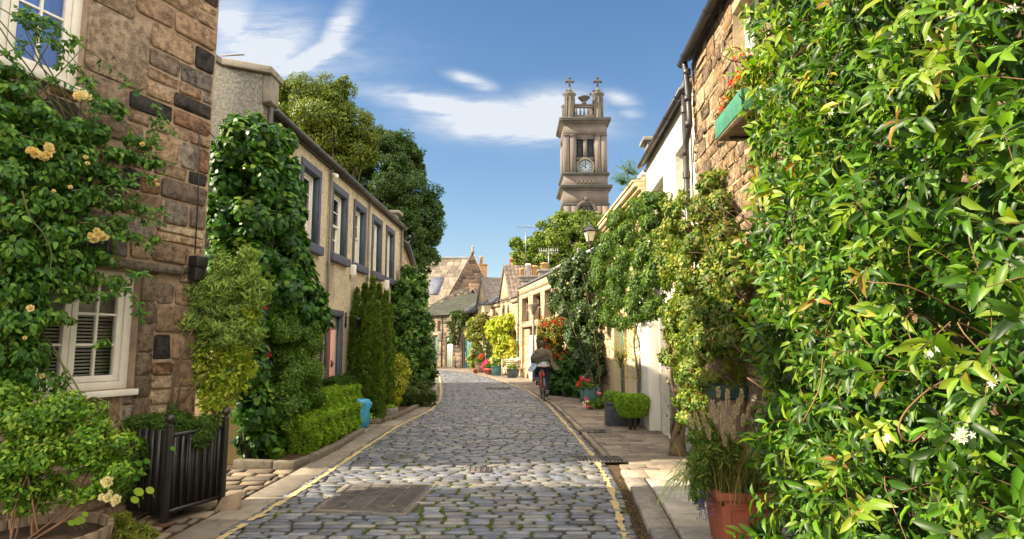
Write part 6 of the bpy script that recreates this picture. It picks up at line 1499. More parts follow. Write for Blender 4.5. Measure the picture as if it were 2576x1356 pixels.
# box hedges
def hedge(name, label, a, b, wd, z0, z1, pal, L=.026):
    a, b = np.array(a), np.array(b); d = unit(b - a); nn = np.array([-d[1], d[0]]); ln = np.linalg.norm(b - a)
    t = thing(name, label, 'hedge', (*((a + b) / 2), 0)); mb = MB()
    # woody core, then leaves on its faces
    q = [a + d * .08 - nn * wd * .36, b - d * .08 - nn * wd * .36, b - d * .08 + nn * wd * .36, a + d * .08 + nn * wd * .36]; k = MB(); k.prism([tuple(x) for x in q], z0, z1 - .07); k.build('twiggy_core', M['barkd'], t)
    faces = [(ln * wd, 'top'), (ln * (z1 - z0), 'l'), (ln * (z1 - z0), 'r'), (wd * (z1 - z0), 'a'), (wd * (z1 - z0), 'b')]
    for A, f_ in faces:
        n = int(A / (L * L * .35) * 2.6); u, v = R.random(n), R.random(n); e = np.zeros((n, 3))
        if f_ == 'top': S, W_, Z = u * ln, (v - .5) * wd, np.full(n, z1); nd = np.tile([0, 0, 1.], (n, 1))
        elif f_ in 'lr': sg_ = 1 if f_ == 'l' else -1; S, W_, Z = u * ln, np.full(n, sg_ * wd / 2), z0 + v * (z1 - z0); nd = np.tile([nn[0] * sg_, nn[1] * sg_, 0], (n, 1))
        else: sg_ = -1 if f_ == 'a' else 1; S, W_, Z = np.full(n, 0 if f_ == 'a' else ln), (u - .5) * wd, z0 + v * (z1 - z0); nd = np.tile([d[0] * sg_, d[1] * sg_, 0], (n, 1))
        P = np.stack([a[0] + d[0] * S + nn[0] * W_, a[1] + d[1] * S + nn[1] * W_, Z], 1)
        bump = .028 * (np.sin(P[:, 0] * 21 + P[:, 2] * 17) + np.sin(P[:, 1] * 16 + P[:, 2] * 9 + 1)) + .012 * np.sin(P[:, 1] * 60 + P[:, 0] * 50)
        rr = np.minimum(1, np.minimum(np.minimum(S, ln - S), np.minimum(wd / 2 - np.abs(W_) + .0, z1 - Z) + 0) / .05) if f_ != 'top' else 1
        P += nd * (bump + R.normal(0, .012, n) - .02)[:, None]
        put_leaves(mb, P, unit(nd + .7 * rdir(n) + [0, 0, .3]), nd * .6 + rdir(n), L * R.uniform(.7, 1.4, n), .65, T_QUAD, pal_cols(n, pal)); NLEAF[0] += n
    mb.build('foliage', M['leaf'], t); return t
HP = [(.20, .38, .02, 1), (.31, .50, .03, .9), (.10, .23, .014, .8), (.46, .60, .06, .3)]
hedge('box_hedge', 'lowest and nearest clipped box hedge beside the left kerb', (-3.05, 9.15), (-2.98, 11.65), .38, .08, .56, HP)
hedge('box_hedge', 'middle clipped box hedge between the kerb hedge and the pink door', (-3.30, 10.6), (-3.22, 12.75), .34, .08, .83, HP)
hedge('box_hedge', 'dark clipped box hedge directly below the pink door', (-3.45, 11.9), (-3.4, 13.1), .34, .0, .98, [(.06, .14, .014, 1), (.1, .2, .02, .8), (.035, .09, .01, .8)])

# yew columns
ye = thing('yew', 'upright dark green Irish yew with several pointed columns', 'conifer', (-3.12, 13.7, 0))
YW = [(.09, .17, .015, 1), (.14, .23, .022, .8), (.05, .11, .012, 1), (.22, .30, .03, .4)]
mb = MB(); sp = MB()
for (u, vt, Y, r) in ((893, 735, 13.7, .17), (912, 725, 13.9, .16), (932, 708, 13.8, .18), (950, 725, 14.0, .17), (967, 745, 13.9, .16), (905, 780, 13.4, .2), (925, 770, 13.3, .2), (945, 770, 13.4, .2), (978, 775, 14.1, .14), (886, 790, 13.6, .17), (920, 850, 13.2, .22), (950, 860, 13.3, .2), (898, 880, 13.3, .2)):
    zt = at(u, vt, Y)[2]; x = at(u, 900, Y)[0]; x = max(x, -3.48)
    r *= .86; nt_ = int(150 * zt); zz = R.random(nt_) * zt * 1.02; rr = r * np.clip((zt - zz) / 1.5, 0.03, 1) ** .7 * R.uniform(.75, 1.1, nt_); g = R.random(nt_) * 2 * math.pi
    tcn = np.stack([x + rr * np.cos(g), Y + rr * np.sin(g), zz], 1); n = nt_ * 26; i = R.integers(0, nt_, n); o = np.stack([np.cos(g), np.sin(g), 0 * g], 1)[i]; br = R.uniform(.7, 1.35, nt_)[i][:, None]
    e = unit(rdir(n) + .5 * o + [0, 0, .4]); P = tcn[i] + e * .045 * R.uniform(.4, 1, (n, 1)) * [1, 1, 1.5]
    put_leaves(mb, P, unit(e + .4 * rdir(n)), e * .9 + [0, 0, .4] + rdir(n) * .6, R.uniform(.03, .055, n), .45, T_QUAD, pal_cols(n, YW, .1) * br); NLEAF[0] += n
    sp.tube([(x, Y, 0), (x, Y, zt * .85)], [r * .25, .02], 6)
mb.build('foliage', M['leafmatt'], ye); sp.build('stem', M['barkd'], ye)
plant('shrub', 'golden yellow leafed shrub between the yew and the tall laurel', 'shrub', (-2.95, 14.6, 0), [B(u, v, 14.5 + d, ru, rv, rr) for (u, v, d, ru, rv, rr) in ((985, 925, 0, 24, 26, .22), (1005, 915, .2, 25, 24, .22), (975, 970, -.1, 26, 28, .25), (1000, 965, .1, 26, 28, .25), (1020, 940, .3, 18, 22, .2), (985, 1000, 0, 24, 16, .2))],
      .07, .5, T_QUAD, [(.34, .38, .03, 1), (.45, .45, .05, .8), (.22, .28, .03, .6)], stems=6, sr=.015, cov=1.9, clump=.3)
LB = [(.045, .12, .016, 1), (.07, .17, .022, 1), (.03, .08, .012, .8), (.12, .24, .03, .3)]
plant('laurel', 'tall green climber covering the far end of the cream house', 'climbing plant', (-3.0, 17.6, 0), [B(u, v, 17.6 + d, ru, rv, rr) for (u, v, d, ru, rv, rr) in ((1015, 735, 0, 30, 40, .35), (1045, 745, .5, 32, 42, .4), (1015, 800, -.2, 33, 48, .4), (1052, 810, .3, 32, 48, .4), (1020, 870, -.3, 35, 48, .42), (1058, 880, .2, 34, 48, .42), (1030, 935, -.2, 36, 42, .42), (1065, 940, .2, 30, 40, .4), (1030, 690, .6, 20, 25, .25), (1062, 705, .8, 22, 20, .25), (1080, 890, .4, 14, 26, .2))],
      .12, .6, T_BROAD, LB, stems=7, sr=.03, bm='barkd', cov=1.8, clump=.28, droop=.7, top=((.16, .30, .04), .4))
plant('shrub', 'rounded dark bronze-green shrub at the left kerb bend', 'shrub', (-2.75, 16.3, 0), [B(u, v, 16.4 + d, ru, rv, rr) for (u, v, d, ru, rv, rr) in ((1035, 985, 0, 36, 36, .4), (1068, 990, .2, 30, 34, .36), (1015, 1005, -.1, 25, 26, .3), (1080, 1010, .2, 16, 22, .2))],
      .06, .5, T_QUAD, [(.06, .11, .02, 1), (.09, .15, .025, .8), (.12, .12, .03, .4), (.03, .06, .012, .8)], stems=6, sr=.02, cov=2.4, clump=.26)
# small things in the second bed
def pot(name, label, c, r0, r1, h, m='terra', cat='plant pot', group=None, sq=False, rim=.02):
    t = thing(name, label, cat, c, group=group); mb = MB()
    if sq:
        for (a, b, z0, z1) in ((r0, r1, 0, h * .88),): 
            q = [(-1, -1), (1, -1), (1, 1), (-1, 1)]; mb.hexa([(c[0] + x * a, c[1] + y * a, c[2] + z0) for x, y in q] + [(c[0] + x * b, c[1] + y * b, c[2] + z1) for x, y in q])
        b = r1 + rim; mb.box((c[0] - b, c[1] - b, c[2] + h * .881), (c[0] + b, c[1] + b, c[2] + h))
    else: mb.lathe(c, [(r0, 0), (r1, h * .82), (r1 + rim, h * .83), (r1 + rim, h), (r1 - .01, h), (r1 - .015, h * .9)], 20)
    mb.build('body', M[m], t, bevel=.006 if sq else 0)
    mb = MB(); 
    if sq: mb.box((c[0] - r1 * .9, c[1] - r1 * .9, c[2] + h), (c[0] + r1 * .9, c[1] + r1 * .9, c[2] + h + .006))
    else: mb.lathe(c, [(.01, h * .9), (r1 - .018, h * .91), (.01, h * .93)], 12)
    mb.build('soil', M['soil'], t); return t
pot('plant_pot', 'pale stone pot under the golden shrub', (-2.95, 13.95, .07), .11, .14, .26, 'wood')
tr_ = thing('stone_trough', 'small square stone trough at the kerb before the round shrub', 'planter', (-2.68, 13.85, .07)); mb = MB(); mb.box((-2.83, 13.7, .07), (-2.52, 14.0, .26)); mb.build('trough', M['coping'], tr_, bevel=.015)
plant('thyme_clump', 'low green clump growing in the small stone trough', 'plant', (-2.68, 13.85, .26), [(-2.68, 13.85, .28, .13, .13, .05)], .025, .5, T_QUAD, HP, stems=0, cov=2.5)
plant('fern_clump', 'spiky green clump in the bed left of the stone trough', 'plant', (-2.85, 13.4, .07), [(-2.85, 13.4, .15, .14, .12, .12), (-2.98, 13.25, .13, .1, .1, .1)], .09, .2, T_BLADE, HP, stems=0, cov=1.0, rnd=.8)
plant('lime_clump', 'small lime green leafy clump beside the blue bag', 'plant', (-3.0, 13.05, .07), [(-3.02, 13.1, .17, .16, .12, .1)], .06, .6, T_LANCE, LI, stems=0, cov=1.4)
plant('leafy_weed', 'broad leafed weed at the near corner of the hedge bed', 'plant', (-3.3, 8.85, .07), [(-3.3, 8.85, .16, .14, .1, .09)], .09, .9, T_BROAD, [(.12, .26, .03, 1), (.2, .34, .05, .5)], stems=0, cov=1.0)
plant('leafy_weed', 'thin green weed growing at the foot of the yellow plinth', 'plant', (-4.1, 8.2, .03), [(-4.08, 8.15, .14, .13, .1, .14)], .04, .5, T_QUAD, LI, stems=3, sr=.004, cov=.7)
# blue bag
bbg = thing('blue_bag', 'bright blue plastic bag standing behind the front hedge', 'bag', (-2.92, 12.35, .03)); mb = MB(); seg = 22; V = []; 
prof = [(.13, .0), (.17, .05), (.18, .2), (.19, .34), (.20, .42), (.205, .48), (.17, .53), (.08, .55)]
for i, (r, z) in enumerate(prof):
    for k in range(seg):
        g = 2 * math.pi * k / seg; rr = r * (.8 + .13 * math.sin(k * 2.3 + i * .4) * .8 + R.uniform(-.1, .1)); V.append((-2.95 + rr * math.cos(g) * 1.1, 12.35 + rr * math.sin(g), .03 + z + R.uniform(-.012, .012)))
V.append((-2.95, 12.35, .575)); nn_ = len(V) - 1
mb.add(V, [(i * seg + k, i * seg + (k + 1) % seg, (i + 1) * seg + (k + 1) % seg, (i + 1) * seg + k) for i in range(len(prof) - 1) for k in range(seg)] + [((len(prof) - 1) * seg + k, (len(prof) - 1) * seg + (k + 1) % seg, nn_) for k in range(seg)])
mb.build('bag', M['bluebag'], bbg, smooth=True)
# ================================================================ RIGHT SIDE PLANTS
outR = lambda fr: (lambda P: fr.dist(P) > .02)
def rbl(fr, u, v, ru, rv, n=.2, dn=.26):
    s_, z_ = fr.hit(u, v, n); p = fr.p(s_, n, z_); k = p[1] / FPX; return (p[0], p[1], p[2], dn + ru * k * .25, max(.25, ru * k * 1.6), rv * k)
# trumpet-leaved climber on the white and near stone houses
CL = [(.11, .19, .022, 1), (.18, .26, .035, .9), (.055, .12, .018, .9), (.32, .33, .06, .45), (.34, .20, .05, .12)]
FQ = lambda u: F1 if u > 1722 else F2 if u > 1612 else F3 if u > 1512 else F4
bl = [rbl(FQ(u), u, v, ru * .95, rv, .16 + .10 * (v > 600), .16) for (u, v, Y, ru, rv) in ((1700, 530, 10.2, 45, 42), (1760, 510, 9.4, 42, 45), (1810, 520, 8.8, 34, 48), (1790, 460, 9.0, 24, 35), (1690, 600, 10.0, 55, 50), (1750, 600, 9.2, 60, 55), (1815, 600, 8.6, 42, 60), (1720, 690, 9.4, 65, 60), (1790, 700, 8.6, 60, 60), (1830, 690, 8.2, 30, 60), (1735, 780, 9.0, 62, 60), (1805, 790, 8.4, 48, 60), (1680, 660, 10.4, 45, 50),
     (1760, 860, 8.8, 62, 48), (1820, 860, 8.2, 32, 45), (1745, 930, 8.8, 50, 46), (1785, 960, 8.6, 45, 40), (1760, 1010, 8.7, 38, 34), (1690, 770, 9.8, 30, 44), (1725, 1000, 9.0, 22, 30), (1850, 640, 7.9, 24, 50), (1715, 870, 9.2, 25, 40), (1840, 780, 8.1, 24, 40), (1850, 700, 8, 22, 40), (1845, 850, 8, 24, 40), (1740, 1050, 8, 26, 26), (1700, 820, 8, 26, 46), (1690, 900, 8, 18, 36), (1640, 560, 8, 30, 34), (1655, 620, 8, 30, 50))]
plant('ivy_climber', 'large yellow-green climber with twisted trunk on the white house front', 'climbing plant', (2.42, 9.2, .03), bl, .040, .8, T_BROAD, CL, stems=0, cov=1.7, clump=.38, droop=.5, out=.5, rnd=1.0, lo=.15, keep=lambda P: (F1.dist(P) > .02) | (P[:, 1] > 8.7) & (F2.dist(P) > .02), top=((.32, .36, .06), .5))
mb = MB()
for q_ in range(60):
    s_, z_ = FQ(1700).hit(R.uniform(1660, 1850), R.uniform(480, 900), .4) if False else F1.hit(R.uniform(1735, 1850), R.uniform(480, 960), .42); p_ = np.array(F1.p(s_, .42, z_)); e_ = p_ + [R.normal(0, .06) - .05, R.normal(0, .25), R.uniform(-.1, .35)]
    mb.tube(spline([p_ + [.15, 0, -.15], p_, e_], 6), [.004, .002], 4, (3.2, 2.8, 1.0))
mb.build('tendril', M['bark'], C.objects['ivy_climber'])
tk = thing('vine_trunk', 'thick twisted brown vine trunk at the garage wall', 'vine', (2.45, 9.35, .03)); mb = MB()
for (ph, r, a) in ((0, .045, .05), (2.2, .035, .06), (4.1, .028, .07), (1, .02, .1)):
    pts = []
    for k in range(26):
        z = .03 + k * .075; t = k / 25; q = at(1700 + 8 * math.sin(t * 5), 1150, 9.45); pts.append((q[0] + a * math.cos(z * 4.5 + ph) + .06 * t, 9.45 + a * math.sin(z * 4.5 + ph), z))
    mb.tube(pts, [r * 1.4, r * .8], 7, (1.2, .9, .75))
mb.tube([(2.50, 9.45, .3), (2.46, 9.4, .1), (2.40, 9.3, .02)], [.08, .13], 8, (1.2, .95, .8)); mb.build('stem', M['bark'], tk, smooth=True)
mb = MB(); n = 260; P = np.array([2.5, 9.4, 0]) + np.stack([R.normal(0, .10, n), R.normal(0, .12, n), R.uniform(.1, 1.6, n)], 1); put_leaves(mb, P, rdir(n), rdir(n), R.uniform(.03, .06, n), .7, T_BROAD, pal_cols(n, CL)); mb.build('foliage', M['leaf'], tk)
# wisteria over the cornice house
WI = [(.06, .14, .018, 1), (.10, .20, .025, .9), (.035, .09, .014, .9), (.18, .26, .04, .35)]
bl = [rbl(FQ(u), u, v, ru * .8, rv, .25 + .15 * (v > 600), .2) for (u, v, Y, ru, rv) in ((1650, 500, 12.2, 42, 30), (1600, 525, 13.2, 38, 34), (1555, 560, 14.4, 34, 32), (1640, 565, 12.2, 48, 45), (1580, 595, 13.4, 48, 45), (1530, 620, 14.6, 34, 42), (1625, 640, 12.2, 48, 50), (1565, 665, 13.2, 50, 50), (1515, 690, 14.4, 34, 48), (1610, 720, 12.2, 46, 50), (1550, 740, 13.0, 48, 46), (1600, 780, 12.2, 44, 34), (1640, 770, 11.8, 26, 36), (1530, 790, 13.4, 28, 30), (1655, 690, 11.6, 30, 60), (1570, 810, 12.8, 22, 20), (1545, 545, 14.6, 20, 16))]
wst = plant('wisteria', 'fresh green wisteria arching over the doorways of the cornice house', 'climbing plant', (2.62, 12.85, .03), bl, .085, .34, T_LANCE, WI, stems=0, cov=1.9, clump=.38, droop=.9, out=.5, rnd=.9, lo=.15, keep=lambda P: (F2.dist(P) > .02) | (P[:, 1] > 12.9) & (F3.dist(P) > .02), top=((.18, .30, .04), .45))
mb = MB()
for (dx, ph) in ((0, 0), (.06, 1), (-.05, 2), (.1, 3), (-.1, 4)):
    pts = [(2.66 + dx + .05 * math.sin(k * .9 + ph) * (k / 8), 12.95 + .1 * math.sin(k * .6 + ph) + (dx * 2) * k / 10, .03 + k * .21) for k in range(12)]; mb.tube(pts, [.03, .014], 6, (1.9, 1.7, 1.3))
mb.build('stem', M['bark'], wst, smooth=True)
mb = MB(); n = 420; P = np.array([2.62, 12.95, 0]) + np.stack([R.normal(0, .14, n), R.normal(0, .16, n), R.uniform(.9, 2.3, n)], 1); put_leaves(mb, P, rdir(n), rdir(n), R.uniform(.03, .07, n), .5, T_LANCE, pal_cols(n, [(.38, .34, .06, 1), (.25, .3, .05, 1)])); mb.build('sparse_leaves', M['leaf'], wst)
mb = MB()
for (u, v, Y) in ((1590, 405, 13.6), (1575, 430, 13.8), (1600, 440, 13.4)):
    for k in range(16):
        c = np.array(at(u, v + 30, Y)); tip = c + [R.uniform(-.35, .2), R.uniform(-.2, .2), R.uniform(.0, .35)]; n = 14; tt = np.linspace(.15, 1, n)[:, None]
        P = c + (tip - c) * tt; side = unit(np.cross(tip - c, [0, 0, 1]))[None, :] * np.where(np.arange(n) % 2, 1, -1)[:, None]
        put_leaves(mb, P, np.tile([-.3, -.5, .8], (n, 1)), side + (tip - c) * .8 + [0, 0, -.4], R.uniform(.07, .11, n), .28, T_LANCE, pal_cols(n, WI))
mb.build('wind_tossed_shoot', M['leaf'], wst)
# thin little tree in front of the green door
lt = thing('small_tree', 'slender yellow-leafed little tree in front of the green door', 'tree', (2.28, 13.4, .03)); mb = MB(); c = at(1562, 930, 13.4)
mb.tube(spline([(c[0], 13.4, .03), (c[0] + .015, 13.4, .5), (c[0], 13.4, 1.15)], 8), [.022, .014], 6)
lf = MB()
for k in range(34):
    g = R.random() * 6.28; l = R.uniform(.15, .42); z = 1.1 + R.random() * .15; tip = np.array([c[0] + math.cos(g) * l * .8, 13.4 + math.sin(g) * l, z + R.uniform(.1, .75)]); pts = spline([(c[0], 13.4, z), ((c[0] + tip[0]) / 2, (13.4 + tip[1]) / 2, z + .25), tip], 7); mb.tube(pts, [.006, .003], 4, (2, 1.7, .8))
    n = 16; P = pts[R.integers(1, 7, n)] + R.normal(0, .03, (n, 3)); put_leaves(lf, P, rdir(n), rdir(n) + [0, 0, -.3], R.uniform(.03, .055, n), .4, T_LANCE, pal_cols(n, [(.42, .42, .05, 1), (.28, .34, .04, 1)]))
mb.build('trunk', M['bark'], lt); lf.build('crown', M['leaf'], lt)
# dark ivy tree between doors
DI = [(.05, .10, .025, 1), (.08, .14, .035, .8), (.025, .06, .016, 1), (.22, .27, .12, .45)]
bl = [rbl(FQ(u), u, v, ru * .8, rv, .35, .2) for (u, v, Y, ru, rv) in ((1430, 680, 18.6, 32, 34), (1465, 655, 17.8, 30, 30), (1415, 730, 19, 36, 42), (1460, 720, 18, 38, 45), (1500, 700, 17, 26, 40), (1420, 790, 18.6, 38, 45), (1465, 790, 17.6, 42, 48), (1505, 780, 16.8, 24, 44), (1440, 850, 18, 42, 42), (1485, 860, 17.2, 36, 45), (1460, 905, 17.6, 38, 36), (1500, 920, 16.8, 26, 34), (1480, 960, 17, 26, 28), (1395, 700, 19.4, 16, 22), (1395, 760, 19.2, 18, 30), (1505, 640, 17, 20, 20))]
plant('dark_climber', 'dark leathery-leafed climber with pale lit leaves beside the lantern', 'climbing plant', (2.35, 16.9, .03), bl, .075, .72, T_BROAD, DI, stems=3, sr=.022, bm='barkd', cov=2.0, clump=.34, droop=.6, lm='leafgloss')
# orange trumpet climber and ivy base
OC = [(.16, .20, .025, 1), (.24, .24, .04, .9), (.08, .14, .02, .8), (.34, .20, .04, .4)]
def exo(f, t):
    q = MB()
    for _ in range(46):
        if R.random() < .5: u, v = R.normal(1385, 14), R.normal(812, 7)
        elif R.random() < .6: u, v = R.normal(1412, 7), R.uniform(830, 930)
        else: u, v = R.normal(1380, 14), R.uniform(850, 905)
        tuft(q, at(u, v, 20.6), .05, 10, .05, [(.62, .10, .03, 1), (.55, .04, .02, .5)])
    q.build('flower', M['petal'], t)
bl = [B(u, v, Y, ru, rv, .4) for (u, v, Y, ru, rv) in ((1380, 825, 21.6, 26, 28), (1405, 840, 21, 22, 34), (1375, 870, 21.8, 26, 34), (1405, 890, 21.2, 26, 34), (1360, 850, 22.2, 10, 30), (1385, 915, 21.4, 26, 22))]
plant('trumpet_vine', 'golden green vine with orange red trumpet flowers behind the cyclist', 'climbing plant', (1.9, 21.3, .03), bl, .10, .45, T_LANCE, OC, stems=5, sr=.03, cov=1.7, extra=exo)
bl = [B(u, v, Y, ru, rv, .35) for (u, v, Y, ru, rv) in ((1390, 935, 20.4, 22, 30), (1420, 925, 20, 24, 34), (1445, 930, 19.6, 18, 34), (1400, 970, 20, 24, 24), (1430, 970, 19.6, 26, 26), (1375, 978, 20.4, 16, 14), (1452, 975, 19.2, 14, 24))]
plant('ivy_bush', 'low dark green ivy mound at the wall foot right of the cyclist', 'shrub', (1.85, 19.9, .03), bl, .075, .7, T_BROAD, [(.045, .13, .018, 1), (.07, .18, .022, .8), (.025, .075, .012, .9)], stems=5, sr=.02, cov=2.1, clump=.25)
# far climbers
YL_ = [(.42, .48, .03, 1), (.55, .55, .05, .7), (.26, .36, .03, .6)]
plant('acacia', 'vivid yellow-green tree against the gabled stone house', 'tree', (-.75, 33.6, 0), [B(u, v, Y, ru, rv, .6) for (u, v, Y, ru, rv) in ((1262, 815, 33.5, 24, 22), (1285, 808, 33, 18, 18), (1250, 840, 33.8, 22, 24), (1275, 850, 33.4, 20, 24), (1258, 880, 33.6, 16, 24), (1250, 905, 33.8, 14, 18), (1240, 825, 34.2, 16, 20))], .20, .42, T_LANCE, YL_, stems=5, sr=.05, bm='barkd', cov=1.8, clump=.32, droop=.7)
plant('climber', 'mixed olive green climber on the wall at the street bend', 'climbing plant', (-1.9, 37.8, 0), [B(u, v, Y, ru, rv, .6) for (u, v, Y, ru, rv) in ((1195, 815, 38.5, 22, 20), (1215, 805, 38, 22, 18), (1185, 840, 38.8, 16, 16), (1210, 840, 38.2, 24, 20), (1195, 880, 38.4, 14, 26), (1230, 830, 37.5, 14, 20), (1190, 905, 38.4, 12, 18))], .20, .6, T_QUAD, [(.20, .24, .04, 1), (.30, .32, .06, .8), (.11, .16, .03, .8), (.35, .22, .08, .2)], stems=5, sr=.05, cov=1.7, clump=.3)
plant('wall_ivy', 'ivy hanging on the dark coach houses above the garage doors', 'climbing plant', (-3.9, 43.4, 0), [B(u, v, Y, ru, rv, .35) for (u, v, Y, ru, rv) in ((1140, 810, 43.4, 16, 22), (1150, 790, 43, 18, 14), (1140, 850, 43.4, 13, 22), (1160, 815, 42.6, 10, 20), (1172, 795, 42, 16, 12))], .19, .7, T_QUAD, [(.05, .09, .02, 1), (.09, .14, .03, .7)], stems=3, sr=.03, cov=1.4)
plant('shrub', 'yellow flowering shrub beside the arched green door', 'shrub', (-.3, 32.8, 0), [B(u, v, Y, ru, rv, .45) for (u, v, Y, ru, rv) in ((1290, 870, 32.2, 9, 18), (1280, 900, 32.2, 16, 18), (1262, 912, 32.6, 16, 14), (1292, 905, 32, 10, 16))], .14, .5, T_QUAD, [(.5, .48, .06, 1), (.38, .4, .05, .8)], stems=4, sr=.02, cov=1.5)
for (u, vt, lb) in ((1195 + 12, 868, 'leftmost of the three grey-green columnar cypresses at the street bend'), (1219, 858, 'middle of the three grey-green columnar cypresses at the street bend'), (1232, 862, 'rightmost of the three grey-green columnar cypresses at the street bend')):
    c = at(u, 925, 36.5); zt = at(u, vt, 36.5)[2]; t_ = thing('columnar_cypress', lb, 'conifer', (c[0], 36.5, 0), group='small columnar cypresses at the street bend')
    mb = MB(); n = 900; z = R.random(n) * zt; rr = .17 * np.clip((zt - z) / .5, .1, 1) ** .7; g = R.random(n) * 6.28; P = np.stack([c[0] + rr * np.cos(g), 36.5 + rr * np.sin(g), z], 1)
    put_leaves(mb, P, unit(np.stack([np.cos(g), np.sin(g), 0 * g], 1) + .5 * rdir(n)), np.stack([np.cos(g), np.sin(g), 0 * g + 1], 1) + .4 * rdir(n), .12, .35, T_QUAD, pal_cols(n, [(.12, .18, .07, 1), (.17, .23, .10, .7)])); mb.build('foliage', M['leafmatt'], t_)
    mb = MB(); mb.tube([(c[0], 36.5, 0), (c[0], 36.5, zt * .8)], [.06, .02], 5); mb.build('stem', M['barkd'], t_)

# flower pots at the far bend
def flowerclump(t, c, r, n, s, pal, name='blossom'):
    q = MB(); e = rdir(n); P = np.array(c) + e * np.array(r); put_leaves(q, P, e, rdir(n), s * R.uniform(.7, 1.3, n), .9, T_QUAD, pal_cols(n, pal)); q.build(name, M['petal'], t)
GRN = [(.08, .17, .02, 1), (.14, .24, .03, .7)]
def potted(name, label, c, r0, r1, h, m, green, gpal, fl=None, fpal=None, cat='planter', sq=False, L=.08, gc=None):
    t = pot(name, label, c, r0, r1, h, m, cat, sq=sq)
    b = gc or [(c[0], c[1], c[2] + h + green[2] * .7, *green)]
    f = foliage(b, L, .5, T_QUAD, gpal, cov=1.8); f.build('plant', M['leaf'], t)
    if fl:
        for (dx, dy_, dz, r) in fl: flowerclump(t, (c[0] + dx, c[1] + dy_, c[2] + h + dz), (r, r, r * .8), max(14, int(60 * r / .1)), .05, fpal)
    return t
P_ = [(.80, .05, .30, 1), (.9, .2, .4, .5)]; RD = [(.75, .03, .03, 1), (.85, .10, .12, .6)]
c = at(1205, 920, 36); potted('flower_stand', 'red flowers on a small wooden stand near the street bend', (c[0], 35.6, .0), .18, .2, .62, 'wood', (.25, .25, .18), GRN, [(.1, -.1, .25, .12), (.16, -.1, .4, .09)], RD, sq=True)
c = at(1196, 930, 35.2); pot('plant_pot', 'small orange clay pot in front of the wooden flower stand', (c[0], 35.0, 0), .09, .12, .26)
c = at(1228, 935, 34.2); potted('flower_pot', 'clay pot of magenta flowers curling over the pavement edge', (c[0], 34.0, 0), .14, .18, .34, 'terra', (.2, .2, .14), GRN, [(-.28, 0, .05, .1), (-.25, 0, .18, .1), (-.16, 0, .3, .1), (-.05, 0, .38, .1), (-.2, -.05, -.1, .07)], P_)
c = at(1233, 938, 33.5); pot('plant_pot', 'brown clay pot left of the grey green square tub', (c[0], 33.3, 0), .13, .17, .34)
c = at(1249, 940, 32.6); potted('square_tub', 'grey green square tub of white flowers left of the bench', (c[0], 32.4, 0), .22, .26, .50, 'tealpaint', (.34, .3, .28), GRN, [(-.2, -.1, .2, .08), (.1, -.2, .1, .07), (-.3, -.1, .35, .08), (.1, -.1, .4, .06)], [(.8, .78, .7, 1)], sq=True)
c = at(1288, 950, 30.6); potted('square_tub', 'dark square tub of short grass in front of the bench', (c[0], 30.3, 0), .22, .235, .46, 'greybox', (.24, .22, .10), [(.14, .22, .03, 1), (.2, .28, .04, .6)], sq=True, L=.1)
bn = thing('bench', 'pale slatted wooden bench at the gabled house wall', 'bench', (.05, 31.6, 0)); bc = at(1272, 945, 31.4); mb = MB(); x0 = bc[0]
for k in range(4): mb.box((x0 - .18, 31.2 + k * .0, .44 + k * .0), (x0 + .9, 31.25, .47)) if k == 0 else None
mb.box((x0 - .15, 31.0, .42), (x0 + .95, 31.45, .46)); mb.build('seat', M['palewood'], bn)
mb = MB()
for z in (.55, .64, .73, .82): mb.box((x0 - .15, 31.44, z), (x0 + .95, 31.47, z + .05))
for z in (.55, .62, .69, .76): mb.box((x0 - .19, 31.02, z), (x0 - .16, 31.4, z + .035))
mb.build('backrest', M['palewood'], bn)
mb = MB(); 
for (x, y, h) in ((x0 - .2, 31.0, .84), (x0 - .2, 31.42, .9), (x0 + .9, 31.0, .66), (x0 + .9, 31.42, .9)): mb.box((x, y, .02), (x + .05, y + .05, h))
mb.build('leg', M['palewood'], bn)
th = thing('throw_cloth', 'cream cloth draped over the back of the pale bench', 'cloth', (x0 + .5, 31.45, .85)); mb = MB(); V = []
for i in range(9):
    for j in range(5): V.append((x0 + .2 + i * .08, 31.40 + j * .03, .80 + .16 * math.sin(j * .8) + .05 * math.sin(i * 1.3)))
mb.add(V, [(i * 5 + j, (i + 1) * 5 + j, (i + 1) * 5 + j + 1, i * 5 + j + 1) for i in range(8) for j in range(4)]); mb.build('cloth', M['curtain'], th, smooth=True)

# street lamp post (modern, conical head)
lp = thing('street_lamp', 'slim grey modern lamp post with a funnel shaped head', 'street lamp', (.93, 27.1, .0)); q = MB(); q.tube([(.93, 27.1, 0), (.93, 27.1, 3.0)], [.07, .05], 12); q.build('post', M['pipegrey'], lp, smooth=True)
q = MB(); q.lathe((.93, 27.1, 2.92), [(.055, 0), (.10, .15), (.24, .42), (.24, .46), (.05, .47)], 16); q.build('lamp_head', M['pipegrey'], lp)
